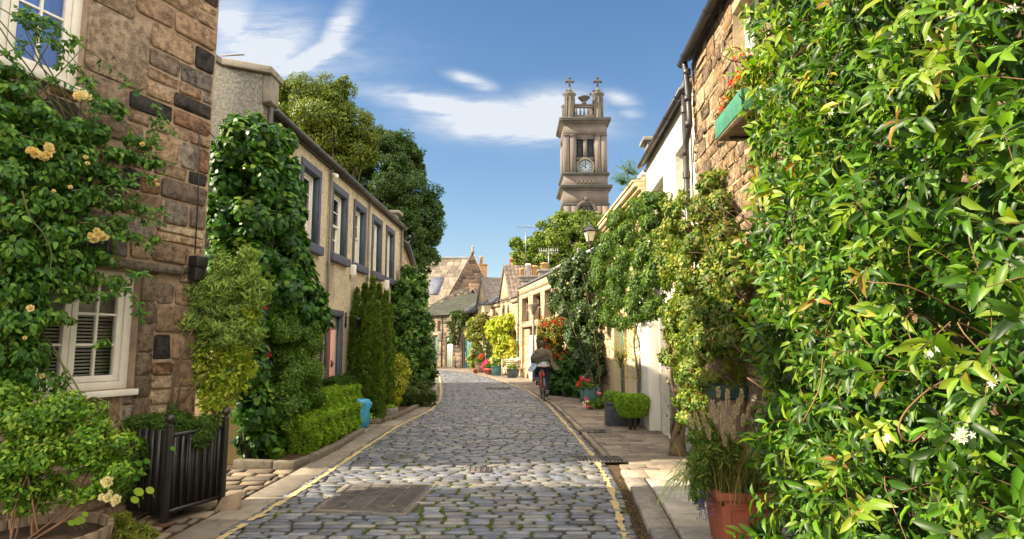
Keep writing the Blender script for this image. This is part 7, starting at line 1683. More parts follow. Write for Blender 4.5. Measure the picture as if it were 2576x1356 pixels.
# lanterns
def lantern(name, label, fr, u, vtop, vbot, n, wallz, cat='wall lantern'):
    s_, zt_ = fr.hit(u, vtop, n); _, zb_ = fr.hit(u, vbot, n); c = fr.p(s_, n, 0); h = zt_ - zb_; t = thing(name, label, cat, fr.p(s_, 0, zb_ - .2))
    g = MB(); r = h * .32; zz = zb_ + h * .18; b = MB()
    for k in range(4):
        a0, a1 = math.pi / 4 + k * math.pi / 2, math.pi / 4 + (k + 1) * math.pi / 2
        A = [(c[0] + rr * math.cos(a), c[1] + rr * math.sin(a), z) for rr, a, z in ((r * .55, a0, zz), (r * .55, a1, zz), (r, a1, zz + h * .46), (r, a0, zz + h * .46))]
        g.add(A, [(0, 1, 2, 3)]); b.tube([A[0], A[3]], .014, 4); b.tube([A[0], A[1]], .012, 4); b.tube([A[3], A[2]], .016, 4)
    g.build('lantern_glass', M['lampglass'], t)
    b.lathe((c[0], c[1], zz + h * .46), [(r * 1.12, 0), (r * 1.1, h * .02), (r * .55, h * .15), (r * .35, h * .17), (r * .3, h * .24), (r * .12, h * .27), (.012, h * .36)], 8)
    b.lathe((c[0], c[1], zz - h * .10), [(.02, 0), (.05, .02), (.03, h * .05), (r * .5, h * .1)], 8); b.build('lantern_frame', M['black'], t)
    k = MB(); k.tube(spline([(c[0], c[1], zz - h * .1), (c[0], c[1], zb_ - .05), fr.p(s_, n * .6, zb_ - .16), fr.p(s_, 0, zb_ - .12)], 14), .02, 6); k.tube([fr.p(s_, n * .7, zb_ - .12), fr.p(s_ + .03, n * .45, zb_ + .0), fr.p(s_, 0, zb_ + .05)], .012, 5); k.build('bracket', M['black'], t); return t
lantern('street_lantern', 'old black glass street lantern on a wall bracket under the clock tower', F4 if False else F3, 1484, 545, 625, .62, 4.2) if False else None
FX = Frame((2.86, 16.0), (2.80, 17.9), -1)
s_ = None
def lantern_at(label, c, h, wall):
    t = thing('street_lantern', label, 'lantern', (wall[0], wall[1], c[2] - .3)); r = h * .30; zz = c[2]; g = MB(); b = MB()
    for k in range(4):
        a0, a1 = math.pi / 4 + k * math.pi / 2 + .3, math.pi / 4 + (k + 1) * math.pi / 2 + .3
        A = [(c[0] + rr * math.cos(a), c[1] + rr * math.sin(a), z) for rr, a, z in ((r * .6, a0, zz), (r * .6, a1, zz), (r * 1.1, a1, zz + h * .52), (r * 1.1, a0, zz + h * .52))]
        g.add(A, [(0, 1, 2, 3)]); b.tube([A[0], A[3]], .013, 4); b.tube([A[0], A[1]], .014, 4); b.tube([A[3], A[2]], .018, 4)
    g.build('lantern_glass', M['lampglass'], t)
    b.lathe((c[0], c[1], zz + h * .53), [(r * 1.25, 0), (r * 1.2, h * .02), (r * .7, h * .17), (r * .42, h * .19), (r * .38, h * .27), (r * .16, h * .30), (r * .2, h * .36), (.01, h * .47)], 10)
    b.lathe((c[0], c[1], zz - h * .12), [(.02, 0), (.055, .03), (.03, h * .06), (r * .6, h * .12)], 8); b.build('lantern_frame', M['black'], t)
    k = MB(); w_ = np.array(wall); cc = np.array(c); k.tube(spline([cc - [0, 0, h * .12], cc - [0, 0, h * .35], cc * .6 + w_ * .4 - [0, 0, h * .62], (*w_[:2], c[2] - h * .55)], 14), .022, 6)
    k.tube([cc - [0, 0, h * .3], (cc + w_) / 2 + [0, 0, -h * .2 + (c[2] - (cc[2] + w_[2]) / 2)], (*w_[:2], c[2] - h * .2)], .012, 5); k.build('bracket', M['black'], t); return t
c = at(1484, 608, 17); lantern_at('black framed street lantern on a wall bracket in front of the clock tower', c, .56, (2.80, 17.1, c[2]))
c = at(1225, 786, 37.5); lantern_at('far black street lantern on the wall of the small gabled house', c, .85, (-1.05, 37.6, c[2]))
fl = thing('flue_pipe', 'short grey flue pipe rising from the mews roof left of the lantern', 'pipe', (2.1, 19.5, 4.2)); c = at(1456, 655, 19.5); q = MB(); q.tube([(c[0], 19.5, 4.3), (c[0], 19.5, at(1456, 625, 19.5)[2])], .06, 10); q.build('pipe', M['pipegrey'], fl)
# aerials
def aerial(label, u, v, vb, Y, w_, els):
    c = at(u, v, Y); b = at(u, vb, Y); t = thing('tv_aerial', label, 'aerial', b); q = MB(); q.tube([b, (c[0], Y, c[2])], .03, 5); q.build('mast', M['metal'], t)
    q = MB(); q.tube([(c[0] - w_, Y, c[2] - .05), (c[0] + w_, Y + .3, c[2] - .05)], .02, 4)
    for k in range(els): x = c[0] - w_ + 2 * w_ * k / (els - 1); q.tube([(x, Y - .35, c[2] - .05), (x, Y + .35, c[2] + .12)], .013, 4); q.tube([(x, Y, c[2] - .22), (x, Y, c[2] + .12)], .012, 4)
    q.build('antenna', M['metal'], t)
aerial('thin television aerial standing left above the green tree', 1322, 568, 680, 40, .5, 5); aerial('larger white television aerial above the mews roof', 1380, 630, 690, 28, .42, 9)

# planters on the right pavement
t_ = thing('lead_planter', 'dark grey square planter with a moulded panel before the clipped hedge', 'planter', (2.13, 12.55, .03)); c = at(1558, 1070, 12.55); x0, x1 = at(1529, 1040, 12.55)[0], at(1600, 1040, 12.55)[0]; mb = MB(); mb.box((x0, 12.55, .04), (x1, 13.0, .44)); mb.box((x0 - .02, 12.53, .441), (x1 + .02, 13.02, .50)); mb.box((x0 - .015, 12.535, .0), (x1 + .015, 13.0, .04))
mb.build('box', M['greybox'], t_, bevel=.008); q = MB()
a, b, c_, d = x0 + .07, x1 - .07, .12, .38; e = .07; pts = [(a + e, c_), (b - e, c_), (b, c_ + e), (b, d - e), (b - e, d), (a + e, d), (a, d - e), (a, c_ + e), (a + e, c_)]; q.tube([(x, 12.545, z) for x, z in pts], .008, 5); q.build('panel_moulding', M['greybox'], t_)
q = MB(); q.box((x0 + .03, 12.58, .47), (x1 - .03, 12.97, .505)); q.build('soil', M['soil'], t_)
plant('leafy_plant', 'small bright green plant growing in the dark grey planter', 'plant', ((x0 + x1) / 2, 12.8, .5), [((x0 + x1) / 2 - .1, 12.75, .56, .2, .15, .09), (x0 + .12, 12.7, .58, .14, .12, .09)], .10, .2, T_BLADE, [(.14, .28, .03, 1), (.2, .35, .05, .6)], stems=0, cov=1.6, droop=-.4)
# clipped box ball hedge on stems
bc = at(1592, 1030, 12.0)
cbx = thing('clipped_box', 'flat topped clipped box shrub on bare stems next to the white pillar', 'shrub', (bc[0], 12.1, .03)); mb = MB(); k = MB()
n = 15000; hx, hy, z0, z1 = .27, .25, .30, .66
P = R.uniform(-1, 1, (n, 3)); ax_ = R.integers(0, 3, n); 
for i in range(3): s__ = np.sign(P[:, i]); P[:, i] = np.where(ax_ == i, s__, P[:, i])
nd = np.zeros((n, 3)); nd[np.arange(n), ax_] = P[np.arange(n), ax_]
P = P * [1, 1, 1]; P = P / np.maximum(1, (np.abs(P) ** 10).sum(1, keepdims=True) ** (1 / 10)) * 1.03
tap = np.where(P[:, 2] < 0, 1 + P[:, 2] * .22, 1)
Q_ = np.stack([bc[0] + P[:, 0] * hx * tap, 12.1 + P[:, 1] * hy * tap, (z0 + z1) / 2 + P[:, 2] * (z1 - z0) / 2], 1) + nd * R.normal(0, .012, (n, 1))
put_leaves(mb, Q_, unit(nd + .7 * rdir(n) + [0, 0, .3]), nd * .6 + rdir(n), .024 * R.uniform(.7, 1.4, n), .65, T_QUAD, pal_cols(n, HP)); mb.build('foliage', M['leaf'], cbx)
for q_ in range(9): g = R.random() * 6.28; k.tube(spline([(bc[0] + .05 * math.cos(g), 12.1 + .05 * math.sin(g), .03), (bc[0] + .1 * math.cos(g), 12.1 + .1 * math.sin(g), .25), (bc[0] + .2 * math.cos(g), 12.1 + .2 * math.sin(g), .5)], 6), [.018, .01], 5)
k.build('stem', M['barkd'], cbx)
# green tub with geraniums
c = at(1483, 1012, 17.4); t_ = thing('green_tub', 'green panelled wooden tub with red and pink geraniums under the dark climber', 'planter', (c[0], 17.5, .03)); mb = MB(); mb.box((c[0] - .22, 17.3, .05), (c[0] + .26, 17.75, .44)); mb.box((c[0] - .24, 17.28, .441), (c[0] + .28, 17.77, .47)); mb.build('box', M['tealpaint'], t_, bevel=.006)
mb = MB()
for x in (-.24, .22): mb.box((c[0] + x, 17.27, .03), (c[0] + x + .05, 17.32, .44))
mb.build('leg', M['tealpaint'], t_)
f = foliage([(c[0] - .05, 17.4, .55, .24, .18, .12), (c[0] - .25, 17.35, .48, .1, .1, .08)], .06, .9, T_BROAD, GRN, cov=1.6); f.build('plant', M['leaf'], t_)
for (dx, dz, pl_) in ((-.28, .60, RD), (-.22, .68, RD), (-.18, .72, P_), (-.05, .66, P_), (-.33, .52, RD)): flowerclump(t_, (c[0] + dx, 17.28, dz), (.05, .04, .04), 26, .04, pl_)
c = at(1478, 1035, 15.8); t_ = plant('geranium_plant', 'low pink and white geranium on the pavement in front of the green tub', 'plant', (c[0], 15.8, .03), [(c[0] + .12, 15.8, .14, .16, .12, .1), (c[0] + .32, 15.9, .18, .16, .12, .14)], .06, .9, T_BROAD, GRN, stems=0, cov=1.4)
for (dx, dz, pl_) in ((-.08, .2, [(.85, .82, .78, 1)]), (.0, .22, [(.85, .82, .78, 1)]), (.02, .1, P_), (-.04, .30, P_), (-.07, .12, [(.9, .5, .6, 1)]), (.27, .42, [(.85, .3, .5, 1)])): flowerclump(t_, (c[0] + dx, 15.7, dz), (.05, .04, .035), 26, .035, pl_)

# wall flower box up high
s0, z0 = F1.hit(1866, 348, .0) if False else (0, 0)
fbz0 = at(1795, 345, 6.6); fbx = thing('window_box', 'green wooden flower box hung high on the near stone house wall', 'flower box', (2.3, 7.0, 3.9))
sa, za = F1.hit(1799, 353, .40); sb_, zb_ = F1.hit(1845, 262, .36); print('flowerbox', sa, za, sb_, zb_)
L0 = min(sa, sb_ ); L1 = sa; bh = .22
mb = MB(); hz = za
for (n0_, n1_, a, b, c_, d) in ((.375, .40, L1 - .86, L1, hz, hz + .20), (.10, .374, L1 - .025, L1 - .001, hz, hz + .20), (.10, .374, L1 - .859, L1 - .835, hz, hz + .20), (.10, .125, L1 - .83, L1 - .03, hz, hz + .20)): mb.fbox(F1, a, b, n0_, n1_, c_, d)
mb.build('box', M['boxgreen'], fbx, bevel=.004)
mb = MB(); mb.fbox(F1, L1 - .85, L1 - .02, .11, .39, hz - .02, hz - .001); mb.build('bottom_board', M['wood'], fbx)
mb = MB(); mb.fbox(F1, L1 - .83, L1 - .03, .126, .373, hz + .13, hz + .17); mb.build('soil', M['soil'], fbx)
mb = MB(); 
for q_ in (.15, .7): mb.fbox(F1, L1 - q_ - .03, L1 - q_, .0, .3, hz - .05, hz - .022)
mb.build('bracket', M['black'], fbx)
plant('geraniums', 'red flowered geraniums in the high green flower box', 'plant', F1.p(L1 - .5, .24, hz + .2), [(*F1.p(L1 - k_, .26, hz + .28 + dz), .12, .16, .10) for k_, dz in ((.1, 0), (.3, .02), (.5, .03), (.7, .05), (.9, .08), (.0, -.05))], .045, .7, T_BROAD, [(.15, .20, .03, 1), (.24, .2, .04, .8), (.09, .14, .02, .6)], stems=4, sr=.005, cov=1.0, rnd=.9,
      extra=lambda f, t: [flowerclump(t, F1.p(L1 - k_, .30, hz + z_), (.05, .05, .04), 30, .035, [(.85, .03, .02, 1), (.7, .02, .05, .5)]) for k_, z_ in ((-.06, .28), (.0, .20), (.05, .33), (.18, .36), (.25, .40), (.4, .45), (.55, .48), (.62, .62), (.8, .52), (.02, .30))])
# planter box with purple flowers, at the wall
s_, z_ = F1.hit(1815, 1005, .3); pbx = thing('wall_planter', 'dark green planter with small purple flowers against the near stone house', 'planter', F1.p(s_, .3, 0)); mb = MB(); mb.fbox(F1, s_, s_ + .6, .02, .32, z_, z_ + .15); mb.build('box', M['boxdark'], pbx, bevel=.006)
mb = MB(); mb.fbox(F1, s_ + .5, s_ + .55, .05, .3, 0, z_ - .001); mb.fbox(F1, s_ + .03, s_ + .08, .05, .3, 0, z_ - .001); mb.build('leg', M['wood'], pbx)
PF = [B(u, v, 7.0, ru, rv, .2) for (u, v, ru, rv) in ((1820, 935, 36, 30), (1855, 945, 30, 32), (1795, 950, 22, 18), (1840, 975, 36, 20))]
plant('purple_flowers', 'airy plant with tiny purple flowers and yellow-green stems in the dark green planter', 'plant', at(1835, 985, 7.0), PF, .05, .14, T_QUAD, [(.35, .38, .05, 1), (.2, .28, .04, .8)], stems=8, sr=.004, bm='stem', cov=.9, droop=-.9, rnd=.7,
      extra=lambda f, t: (lambda q: ([tuft(q, at(R.normal(1812, 24), R.normal(925, 17), 6.95), .022, 9, .016, [(.42, .16, .40, 1), (.55, .28, .5, .7)]) for _ in range(90)], q.build('flower', M['petal'], t)))(MB()))

# terracotta pot
tp = np.array([1.86, 5.22]); t_ = thing('terracotta_pot', 'big square terracotta pot at the bottom right of the pavement', 'plant pot', (tp[0], tp[1], .05)); zr = .50
# right edge from the photograph: rim top near v=1235
mb = MB()
def frus(a, b, z0, z1): q = [(-1, -1), (1, -1), (1, 1), (-1, 1)]; mb.hexa([(tp[0] + x * a, tp[1] + y * a, z0) for x, y in q] + [(tp[0] + x * b, tp[1] + y * b, z1) for x, y in q])
frus(.20, .232, .05, zr - .05); mb.build('body', M['terra'], t_, bevel=.02)
mb = MB(); frm = .265
for (x0, x1, y0, y1) in ((-frm, frm, -frm, -frm + .055), (-frm, frm, frm - .055, frm), (-frm, -frm + .055, -frm + .056, frm - .056), (frm - .055, frm, -frm + .056, frm - .056)): mb.box((tp[0] + x0, tp[1] + y0, zr - .058), (tp[0] + x1, tp[1] + y1, zr))
mb.build('rim', M['terra'], t_, bevel=.007)
mb = MB()
for (a, b) in ((-.17, .17),):
    for (z0, z1) in ((.12, .13), (.37, .38)): mb.box((tp[0] + a, tp[1] - .235, z0), (tp[0] + b, tp[1] - .225, z1))
    for x in (a, b): mb.box((tp[0] + x - .005, tp[1] - .235, .131), (tp[0] + x + .005, tp[1] - .225, .369))
mb.build('panel_moulding', M['terra'], t_, bevel=.004)
mb = MB(); mb.box((tp[0] - .228, tp[1] - .228, zr - .1), (tp[0] + .228, tp[1] + .228, zr - .05)); mb.build('soil', M['soil'], t_)
# fountain grass with seed heads
def blades(mb, c, n, L, spread, pal, w_=.02, rise=1.0, seg=5, r0=.1):
    for _ in range(n):
        g = R.random() * 6.28; l = L * R.uniform(.6, 1.15); s = spread * R.uniform(.2, 1); p = np.array(c) + [R.normal(0, r0), R.normal(0, r0), 0]; o = np.array([math.cos(g), math.sin(g), 0]); side = np.array([-o[1], o[0], 0])
        t = np.linspace(0, 1, seg)[:, None]; P = p + o * s * l * t ** 1.6 + np.array([0, 0, 1]) * l * rise * (t - .45 * s * t ** 2.4); wd = w_ * (1 - t ** 1.5) + .0008
        V = np.vstack([P - side * wd / 2, P + side * wd / 2]); mb.add(V, [(k, k + 1, seg + k + 1, seg + k) for k in range(seg - 1)], pal_cols(1, pal)[0])
gr_ = thing('fountain_grass', 'fountain grass with fluffy tan seed heads in the terracotta pot', 'grass', (1.75, 5.4, .45)); mb = MB()
blades(mb, (1.80, 5.2, .44), 900, .52, 1.1, [(.16, .23, .04, 1), (.30, .26, .08, .7), (.10, .17, .03, .8), (.40, .28, .12, .3)], .005, r0=.12)
mb.build('blades', M['leafmatt'], gr_); mb = MB(); sh = MB()
for (u, v, l, tx) in ((1795, 1030, 40, -.1), (1830, 1005, 46, 0), (1800, 1050, 34, .1), (1847, 1040, 40, .05), (1865, 1000, 38, 0), (1868, 1060, 30, .1), (1760, 1060, 40, -.5), (1775, 1055, 38, -.4), (1745, 1065, 32, -.6), (1820, 1075, 34, -.2), (1838, 1070, 40, -.1), (1880, 1040, 36, .2), (1812, 1035, 42, -.1), (1855, 1025, 40, .1), (1890, 1010, 30, .5), (1905, 1045, 36, .3), (1785, 1090, 36, -.3), (1825, 1110, 30, -.2), (1808, 990, 26, -.1), (1845, 1090, 34, 0)):
    a = np.array(at(u, v + l * .5, 4.98)); b = np.array(at(u + tx * l * .6, v - l * .5, 4.98)); base = np.array([1.80, 5.2, .45]); mb.tube(spline([base, base * .4 + a * .6 + [0, 0, .05], a], 8), .0018, 3)
    n = 170; tt = R.random(n); P = a + (b - a) * tt[:, None]; ax1 = unit(b - a); rr = .017 * np.sin(np.pi * np.clip(tt * .9 + .08, 0, 1)); d = unit(np.cross(np.tile(ax1, (n, 1)), rdir(n))); P = P + d * rr[:, None] * .4
    put_leaves(sh, P, rdir(n), d * .8 + ax1, R.uniform(.016, .028, n), .16, T_QUAD, pal_cols(n, [(.85, .72, .55, 1), (.7, .52, .38, .6), (1, .92, .8, .5)]))
mb.build('stalk', M['brownstem'], gr_); sh.build('seed_head', M['grasshead'], gr_)
sp_ = thing('spider_plant', 'variegated cream edged spider plant spilling left of the grasses', 'plant', (1.55, 5.65, .4)); mb = MB()
for k in range(30):
    g = rad(R.uniform(95, 260)); l = R.uniform(.30, .48); p = np.array([1.62, 5.6, .45]) + [R.normal(0, .03), R.normal(0, .05), R.uniform(-.05, .1)]; o = np.array([math.cos(g), math.sin(g), 0]); side = np.array([-o[1], o[0], 0]); t = np.linspace(0, 1, 7)[:, None]; up_ = R.uniform(.35, 1.0)
    P = p + o * l * t * 1.0 + np.array([0, 0, 1]) * l * (up_ * t - 1.0 * t ** 2.2); w_ = .014 * (1 - t ** 2) + .001
    for (a, b, col) in ((-1, -.45, (.62, .60, .25)), (-.44, .44, (.10, .26, .04)), (.45, 1, (.62, .60, .25))):
        V = np.vstack([P + side * w_ * a, P + side * w_ * b]); mb.add(V, [(q_, q_ + 1, 7 + q_ + 1, 7 + q_) for q_ in range(6)], col)
mb.build('leaf', M['leaf'], sp_)
flowers(sp_, [at(1735, 1185, 5.3)], .05, (.9, .85, .7)) 
plant('mixed_foliage', 'fine leafed green plants filling the terracotta pot edge', 'plant', (1.6, 5.3, .45), [B(u, v, 5.15, ru, rv, rr) for (u, v, ru, rv, rr) in ((1790, 1120, 40, 38, .16), (1760, 1160, 30, 35, .12), (1765, 1210, 24, 36, .1), (1755, 1240, 20, 26, .08), (1810, 1160, 30, 30, .14), (1770, 1080, 30, 26, .12), (1830, 1130, 28, 30, .14), (1755, 1100, 22, 20, .1))], .05, .22, T_LANCE, [(.12, .22, .03, 1), (.20, .27, .04, .8), (.07, .15, .02, .8), (.42, .42, .10, .2)], stems=10, sr=.004, bm='stem', cov=1.15, clump=.3, droop=.5, rnd=1)
lb = thing('lobelia', 'hanging blue lobelia beside the terracotta pot', 'plant', at(1772, 1250, 5.0)); mb = MB(); st = MB()
for k in range(12):
    a = np.array(at(R.uniform(1758, 1780), 1228, 5.0)); b = np.array(at(R.uniform(1755, 1785), R.uniform(1270, 1318), 4.98)); st.tube(spline([a, (a + b) / 2 + R.normal(0, .01, 3), b], 6), .0015, 3, (1, 2, 1))
    for q_ in range(5): tuft(mb, a + (b - a) * R.uniform(.3, 1) + R.normal(0, .02, 3), .006, 4, .010, [(.10, .10, .62, 1), (.25, .2, .7, .5)])
st.build('stem', M['stem'], lb); mb.build('flower', M['petal'], lb)

# ================================================================ STAR JASMINE
jas = thing('star_jasmine', 'huge glossy star jasmine covering the wall on the right side', 'climbing plant', (2.0, 3.0, 0))
def jx(Y): return np.interp(Y, [1.0, 1.7, 3.0, 4.4, 5.6], [1.22, 1.34, 1.62, 1.88, 2.30])    # front surface of the plant
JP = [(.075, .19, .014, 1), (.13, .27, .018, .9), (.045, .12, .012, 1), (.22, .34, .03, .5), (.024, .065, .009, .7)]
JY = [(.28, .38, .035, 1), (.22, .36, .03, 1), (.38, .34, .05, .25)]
JR = [(.30, .13, .04, 1), (.28, .20, .04, 1)]
def edge(z):   # the ragged outline towards the street: how far along the wall the plant reaches at each height
    return np.interp(z, [-.1, .3, .8, 1.2, 1.7, 2.2, 2.8, 3.4, 3.8, 4.2, 4.7, 5.3], [4.5, 4.7, 4.9, 5.2, 5.35, 5.35, 5.35, 5.3, 5.1, 5.3, 5.1, 4.9])
mb = MB(); ncl = 2700
Y = 1.0 + (R.random(ncl) ** 1.15) * 4.5; Z = R.uniform(-.05, 5.4, ncl); keep = Y < edge(Z) + .12 * np.sin(Z * 9) + R.normal(0, .05, ncl); Y, Z = Y[keep], Z[keep]
lay = R.random(len(Y)); X = jx(Y) + .05 * np.sin(Y * 7 + Z * 3) + .06 * np.sin(Z * 8 + Y * 2) + lay ** 1.6 * .42 - R.random(len(Y)) ** 5 * .13 + np.clip(Z - 2.6, 0, 3) * .02
near_edge = np.clip((Y - (edge(Z) - .35)) / .35, 0, 1); X = X + near_edge * .05 - .13 * np.clip((1.35 - Z) / .5, 0, 1) * np.clip((Y - 1.5) / 2, 0, 1)
stm = MB(); cnt = 0
for i in range(len(Y)):
    c = np.array([X[i], Y[i], Z[i]]); sc_ = .068 + .046 * (Y[i] / 4) 
    # a shoot: opposite leaf pairs along a short stem that points out, down or up
    out_ = np.array([-1, -.25 + near_edge[i] * .6, 0]) ; d = unit(out_ * .7 + rdir(1)[0] * .8 + np.array([0, 0, .2])); k = R.integers(3, 6); sp__ = sc_ * .34
    young_lit = (lay[i] < .35) * (.10 + .35 * near_edge[i] + .22 * (Z[i] > 2.6)) ; cols = JP if R.random() > young_lit else JY; redtip = R.random() < .02 + .16 * near_edge[i] + .05 * (Z[i] > 3)  # yellow picks mix young growth with a sunlit tone painted towards the top
    a = unit(np.cross(d, rdir(1)[0])); b = np.cross(d, a); pts = []; Ps, Ds, Ns, Ls = [], [], [], []
    for j in range(k):
        p = c + d * (j * sp__) + np.array([0, 0, -.25]) * (j * sp__) ** 2 * 6; pts.append(p); s1 = a if j % 2 else b
        for sg_ in (1, -1):
            Ps.append(p); Ds.append(s1 * sg_ + d * .55 + [0, 0, -.5] + R.normal(0, .16, 3)); Ns.append(d * .9 + out_ * .3 + [0, 0, .55] + R.normal(0, .2, 3)); Ls.append(sc_ * R.uniform(.55, 1.35) * (1 - .25 * j / k))
    Ps.append(pts[-1]); Ds.append(d + R.normal(0, .2, 3)); Ns.append(np.cross(d, a) + [0, 0, .5]); Ls.append(sc_ * .75)
    cc = pal_cols(len(Ps), cols, .15) * R.uniform(.75, 1.2)
    if redtip: cc[-3:] = pal_cols(3, JR)
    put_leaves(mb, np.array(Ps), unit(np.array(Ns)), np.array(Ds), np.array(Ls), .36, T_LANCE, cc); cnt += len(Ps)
    if lay[i] < .5: stm.tube([pts[0] - d * .05, *pts], [.0018, .001], 3, caps=False)
# inner leaves that close the plant, coloured dark to paint in its shaded depth
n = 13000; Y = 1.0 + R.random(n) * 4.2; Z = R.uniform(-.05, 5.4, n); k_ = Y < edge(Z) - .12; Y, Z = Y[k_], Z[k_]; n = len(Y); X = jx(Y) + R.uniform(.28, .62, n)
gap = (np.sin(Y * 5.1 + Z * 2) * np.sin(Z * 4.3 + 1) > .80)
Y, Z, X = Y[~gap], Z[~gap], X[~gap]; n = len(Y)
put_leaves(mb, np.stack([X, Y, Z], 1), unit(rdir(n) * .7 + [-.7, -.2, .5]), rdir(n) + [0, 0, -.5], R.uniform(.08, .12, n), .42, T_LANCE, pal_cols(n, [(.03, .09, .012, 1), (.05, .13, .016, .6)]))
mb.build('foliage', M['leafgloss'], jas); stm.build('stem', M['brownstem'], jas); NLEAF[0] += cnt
mb = MB(); a = [np.array(at(u, v, 2.15)) for (u, v) in ((2390, 950), (2330, 985), (2275, 1040), (2262, 1085), (2290, 1112), (2325, 1090))]; mb.tube(spline(a, 24), .0035, 6); a = [np.array(at(u, v, 2.6)) for (u, v) in ((2020, 1060), (2060, 980), (2070, 900))]; mb.tube(spline(a, 14), .003, 5)
for (u0, v0, u1, v1, y) in ((1880, 160, 1800, 130, 4.6), (1860, 175, 1830, 105, 4.6), (1960, 990, 1880, 950, 3.6)): mb.tube([at(u0, v0, y), at((u0 + u1) / 2, (v0 + v1) / 2 + 8, y), at(u1, v1, y)], .004, 5)
for _ in range(70):
    y = R.uniform(1.6, 4.6); z = R.uniform(.3, 4.6); x = float(jx(y)) + R.uniform(-.03, .1); p_ = np.array([x, y, z]); e_ = p_ + [R.uniform(-.08, .05), R.normal(0, .22), R.normal(0, .3)]
    mb.tube(spline([p_ + [.2, 0, -.1], p_, (p_ + e_) / 2 + R.normal(0, .03, 3), e_], 10), [.0035, .0015], 4, caps=False)
mb.build('runner', M['brownstem'], jas, smooth=True)
for (u, v) in ((2265, 68), (2340, 95), (2190, 168), (2420, 1085), (2407, 1098), (2425, 1100), (2345, 885), (2335, 895), (2353, 878), (2540, 655), (2550, 668), (2500, 955), (2230, 1105), (1900, 1000), (2090, 285), (2270, 85), (2550, 20)):
    y = float(np.interp((u - 1288) / FPX, [.38, .45, .62, .86], [4.3, 3.5, 2.25, 1.5])) - .06; q = MB(); star(q, at(u, v, y), .017, (.92, .92, .86), (-.3, -1, .1)); star(q, np.array(at(u, v, y)) + R.normal(0, .012, 3), .013, (.92, .9, .8), (-.6, -1, .4)); q.build('flower', M['petal'], jas)

# ================================================================ CYCLIST
ang = math.atan2(.02, 1); bike = thing('bicycle', 'old red bicycle ridden away along the right yellow line', 'bicycle', (.90, 17.96, .03), rz=rad(2)); 
def loc(mb, name, m, par, **k): return mb.build(name, M[m], par, local=True, **k)
WR = .335; WB = 1.03
def torus(mb, c, R_, r, seg=36, s2=6, ax='x'):
    V = []
    for i in range(seg):
        g = 2 * math.pi * i / seg
        for j in range(s2): h = 2 * math.pi * j / s2; rr = R_ + r * math.cos(h); V.append((c[0] + r * math.sin(h), c[1] + rr * math.cos(g), c[2] + rr * math.sin(g)))
    mb.add(V, [(i * s2 + j, i * s2 + (j + 1) % s2, ((i + 1) % seg) * s2 + (j + 1) % s2, ((i + 1) % seg) * s2 + j) for i in range(seg) for j in range(s2)])
for y in (0, WB):
    w_ = thing('wheel', None, None, (0, 0, 0)); w_.parent = bike; w_.location = (0, y, WR)
    q = MB(); torus(q, (0, 0, 0), WR - .018, .018); loc(q, 'tyre', 'black', w_, smooth=True)
    q = MB(); torus(q, (0, 0, 0), WR - .042, .009); loc(q, 'rim', 'metal', w_, smooth=True)
    q = MB()
    for k in range(24): g = 2 * math.pi * k / 24; q.tube([(.02 if k % 2 else -.02, 0, 0), (0, (WR - .045) * math.cos(g), (WR - .045) * math.sin(g))], .0013, 3)
    q.tube([(-.04, 0, 0), (.04, 0, 0)], .02, 8); loc(q, 'spokes', 'metal', w_)
q = MB(); BBk = (0, .44, .29); ST = (0, .30, .84); HT = (0, .92, .84); HB = (0, .95, .70)
for a, b, r in ((BBk, ST, .016), (BBk, HB, .018), (ST, HT, .015), (HT, HB, .018)): q.tube([a, b], r, 8)
for sx_ in (-1, 1):
    q.tube([(sx_ * .06, 0, WR), (sx_ * .035, .42, .30)], .011, 6); q.tube([(sx_ * .06, 0, WR), (sx_ * .03, .29, .78)], .010, 6); q.tube([(sx_ * .05, WB, WR), (sx_ * .045, .98, .68), (0, .955, .71)], .012, 6)
loc(q, 'frame', 'redpaint', bike, smooth=True)
q = MB(); q.tube([ST, (0, .27, .93)], .013, 8); loc(q, 'seat_post', 'metal', bike)
q = MB(); V = []; 
for i, (y, w_) in enumerate(((.12, .07), (.17, .085), (.25, .06), (.33, .03), (.40, .015))):
    for (fx, z) in ((-1, .93), (-.7, .965), (0, .975), (.7, .965), (1, .93)): V.append((fx * w_, y, z))
q.add(V, [(i * 5 + j, i * 5 + j + 1, (i + 1) * 5 + j + 1, (i + 1) * 5 + j) for i in range(4) for j in range(4)] + [(0, 1, 2, 3, 4), (24, 23, 22, 21, 20), (0, 5, 10, 15, 20, 24, 19, 14, 9, 4)]); loc(q, 'saddle', 'black', bike, smooth=True)
q = MB(); q.tube([(0, .91, .84), (0, .90, .98), (0, .95, .99)], .012, 8); q.tube([(-.27, .88, 1.0), (-.2, .93, 1.0), (0, .95, .99), (.2, .93, 1.0), (.27, .88, 1.0)], .011, 8); loc(q, 'handlebar', 'metal', bike, smooth=True)
q = MB(); q.tube([(-.05, .44, .29), (.05, .44, .29)], .03, 10); q.tube([(.06, .44, .29), (.06, .42, .12)], .009, 6); q.tube([(-.06, .44, .29), (-.06, .46, .46)], .009, 6); q.box((.06, .37, .105), (.15, .46, .13)); q.box((-.15, .42, .455), (-.06, .51, .48)); loc(q, 'pedal_crank', 'metal', bike)
q = MB(); q.tube([(-.04, .0, .60), (-.04, .28, .72)], .006, 5); V = []
for k in range(9):
    g = rad(20 + k * 17); V += [(-.03, -(WR + .03) * math.cos(g) * 1, WR + (WR + .03) * math.sin(g)), (.03, -(WR + .03) * math.cos(g), WR + (WR + .03) * math.sin(g))]
q.add(V, [(2 * k, 2 * k + 1, 2 * k + 3, 2 * k + 2) for k in range(8)]); loc(q, 'mudguard', 'black', bike)
q = MB(); q.box((-.03, -.06, .72), (.03, -.02, .79)); loc(q, 'rear_reflector', 'redpaint', bike, bevel=.006)

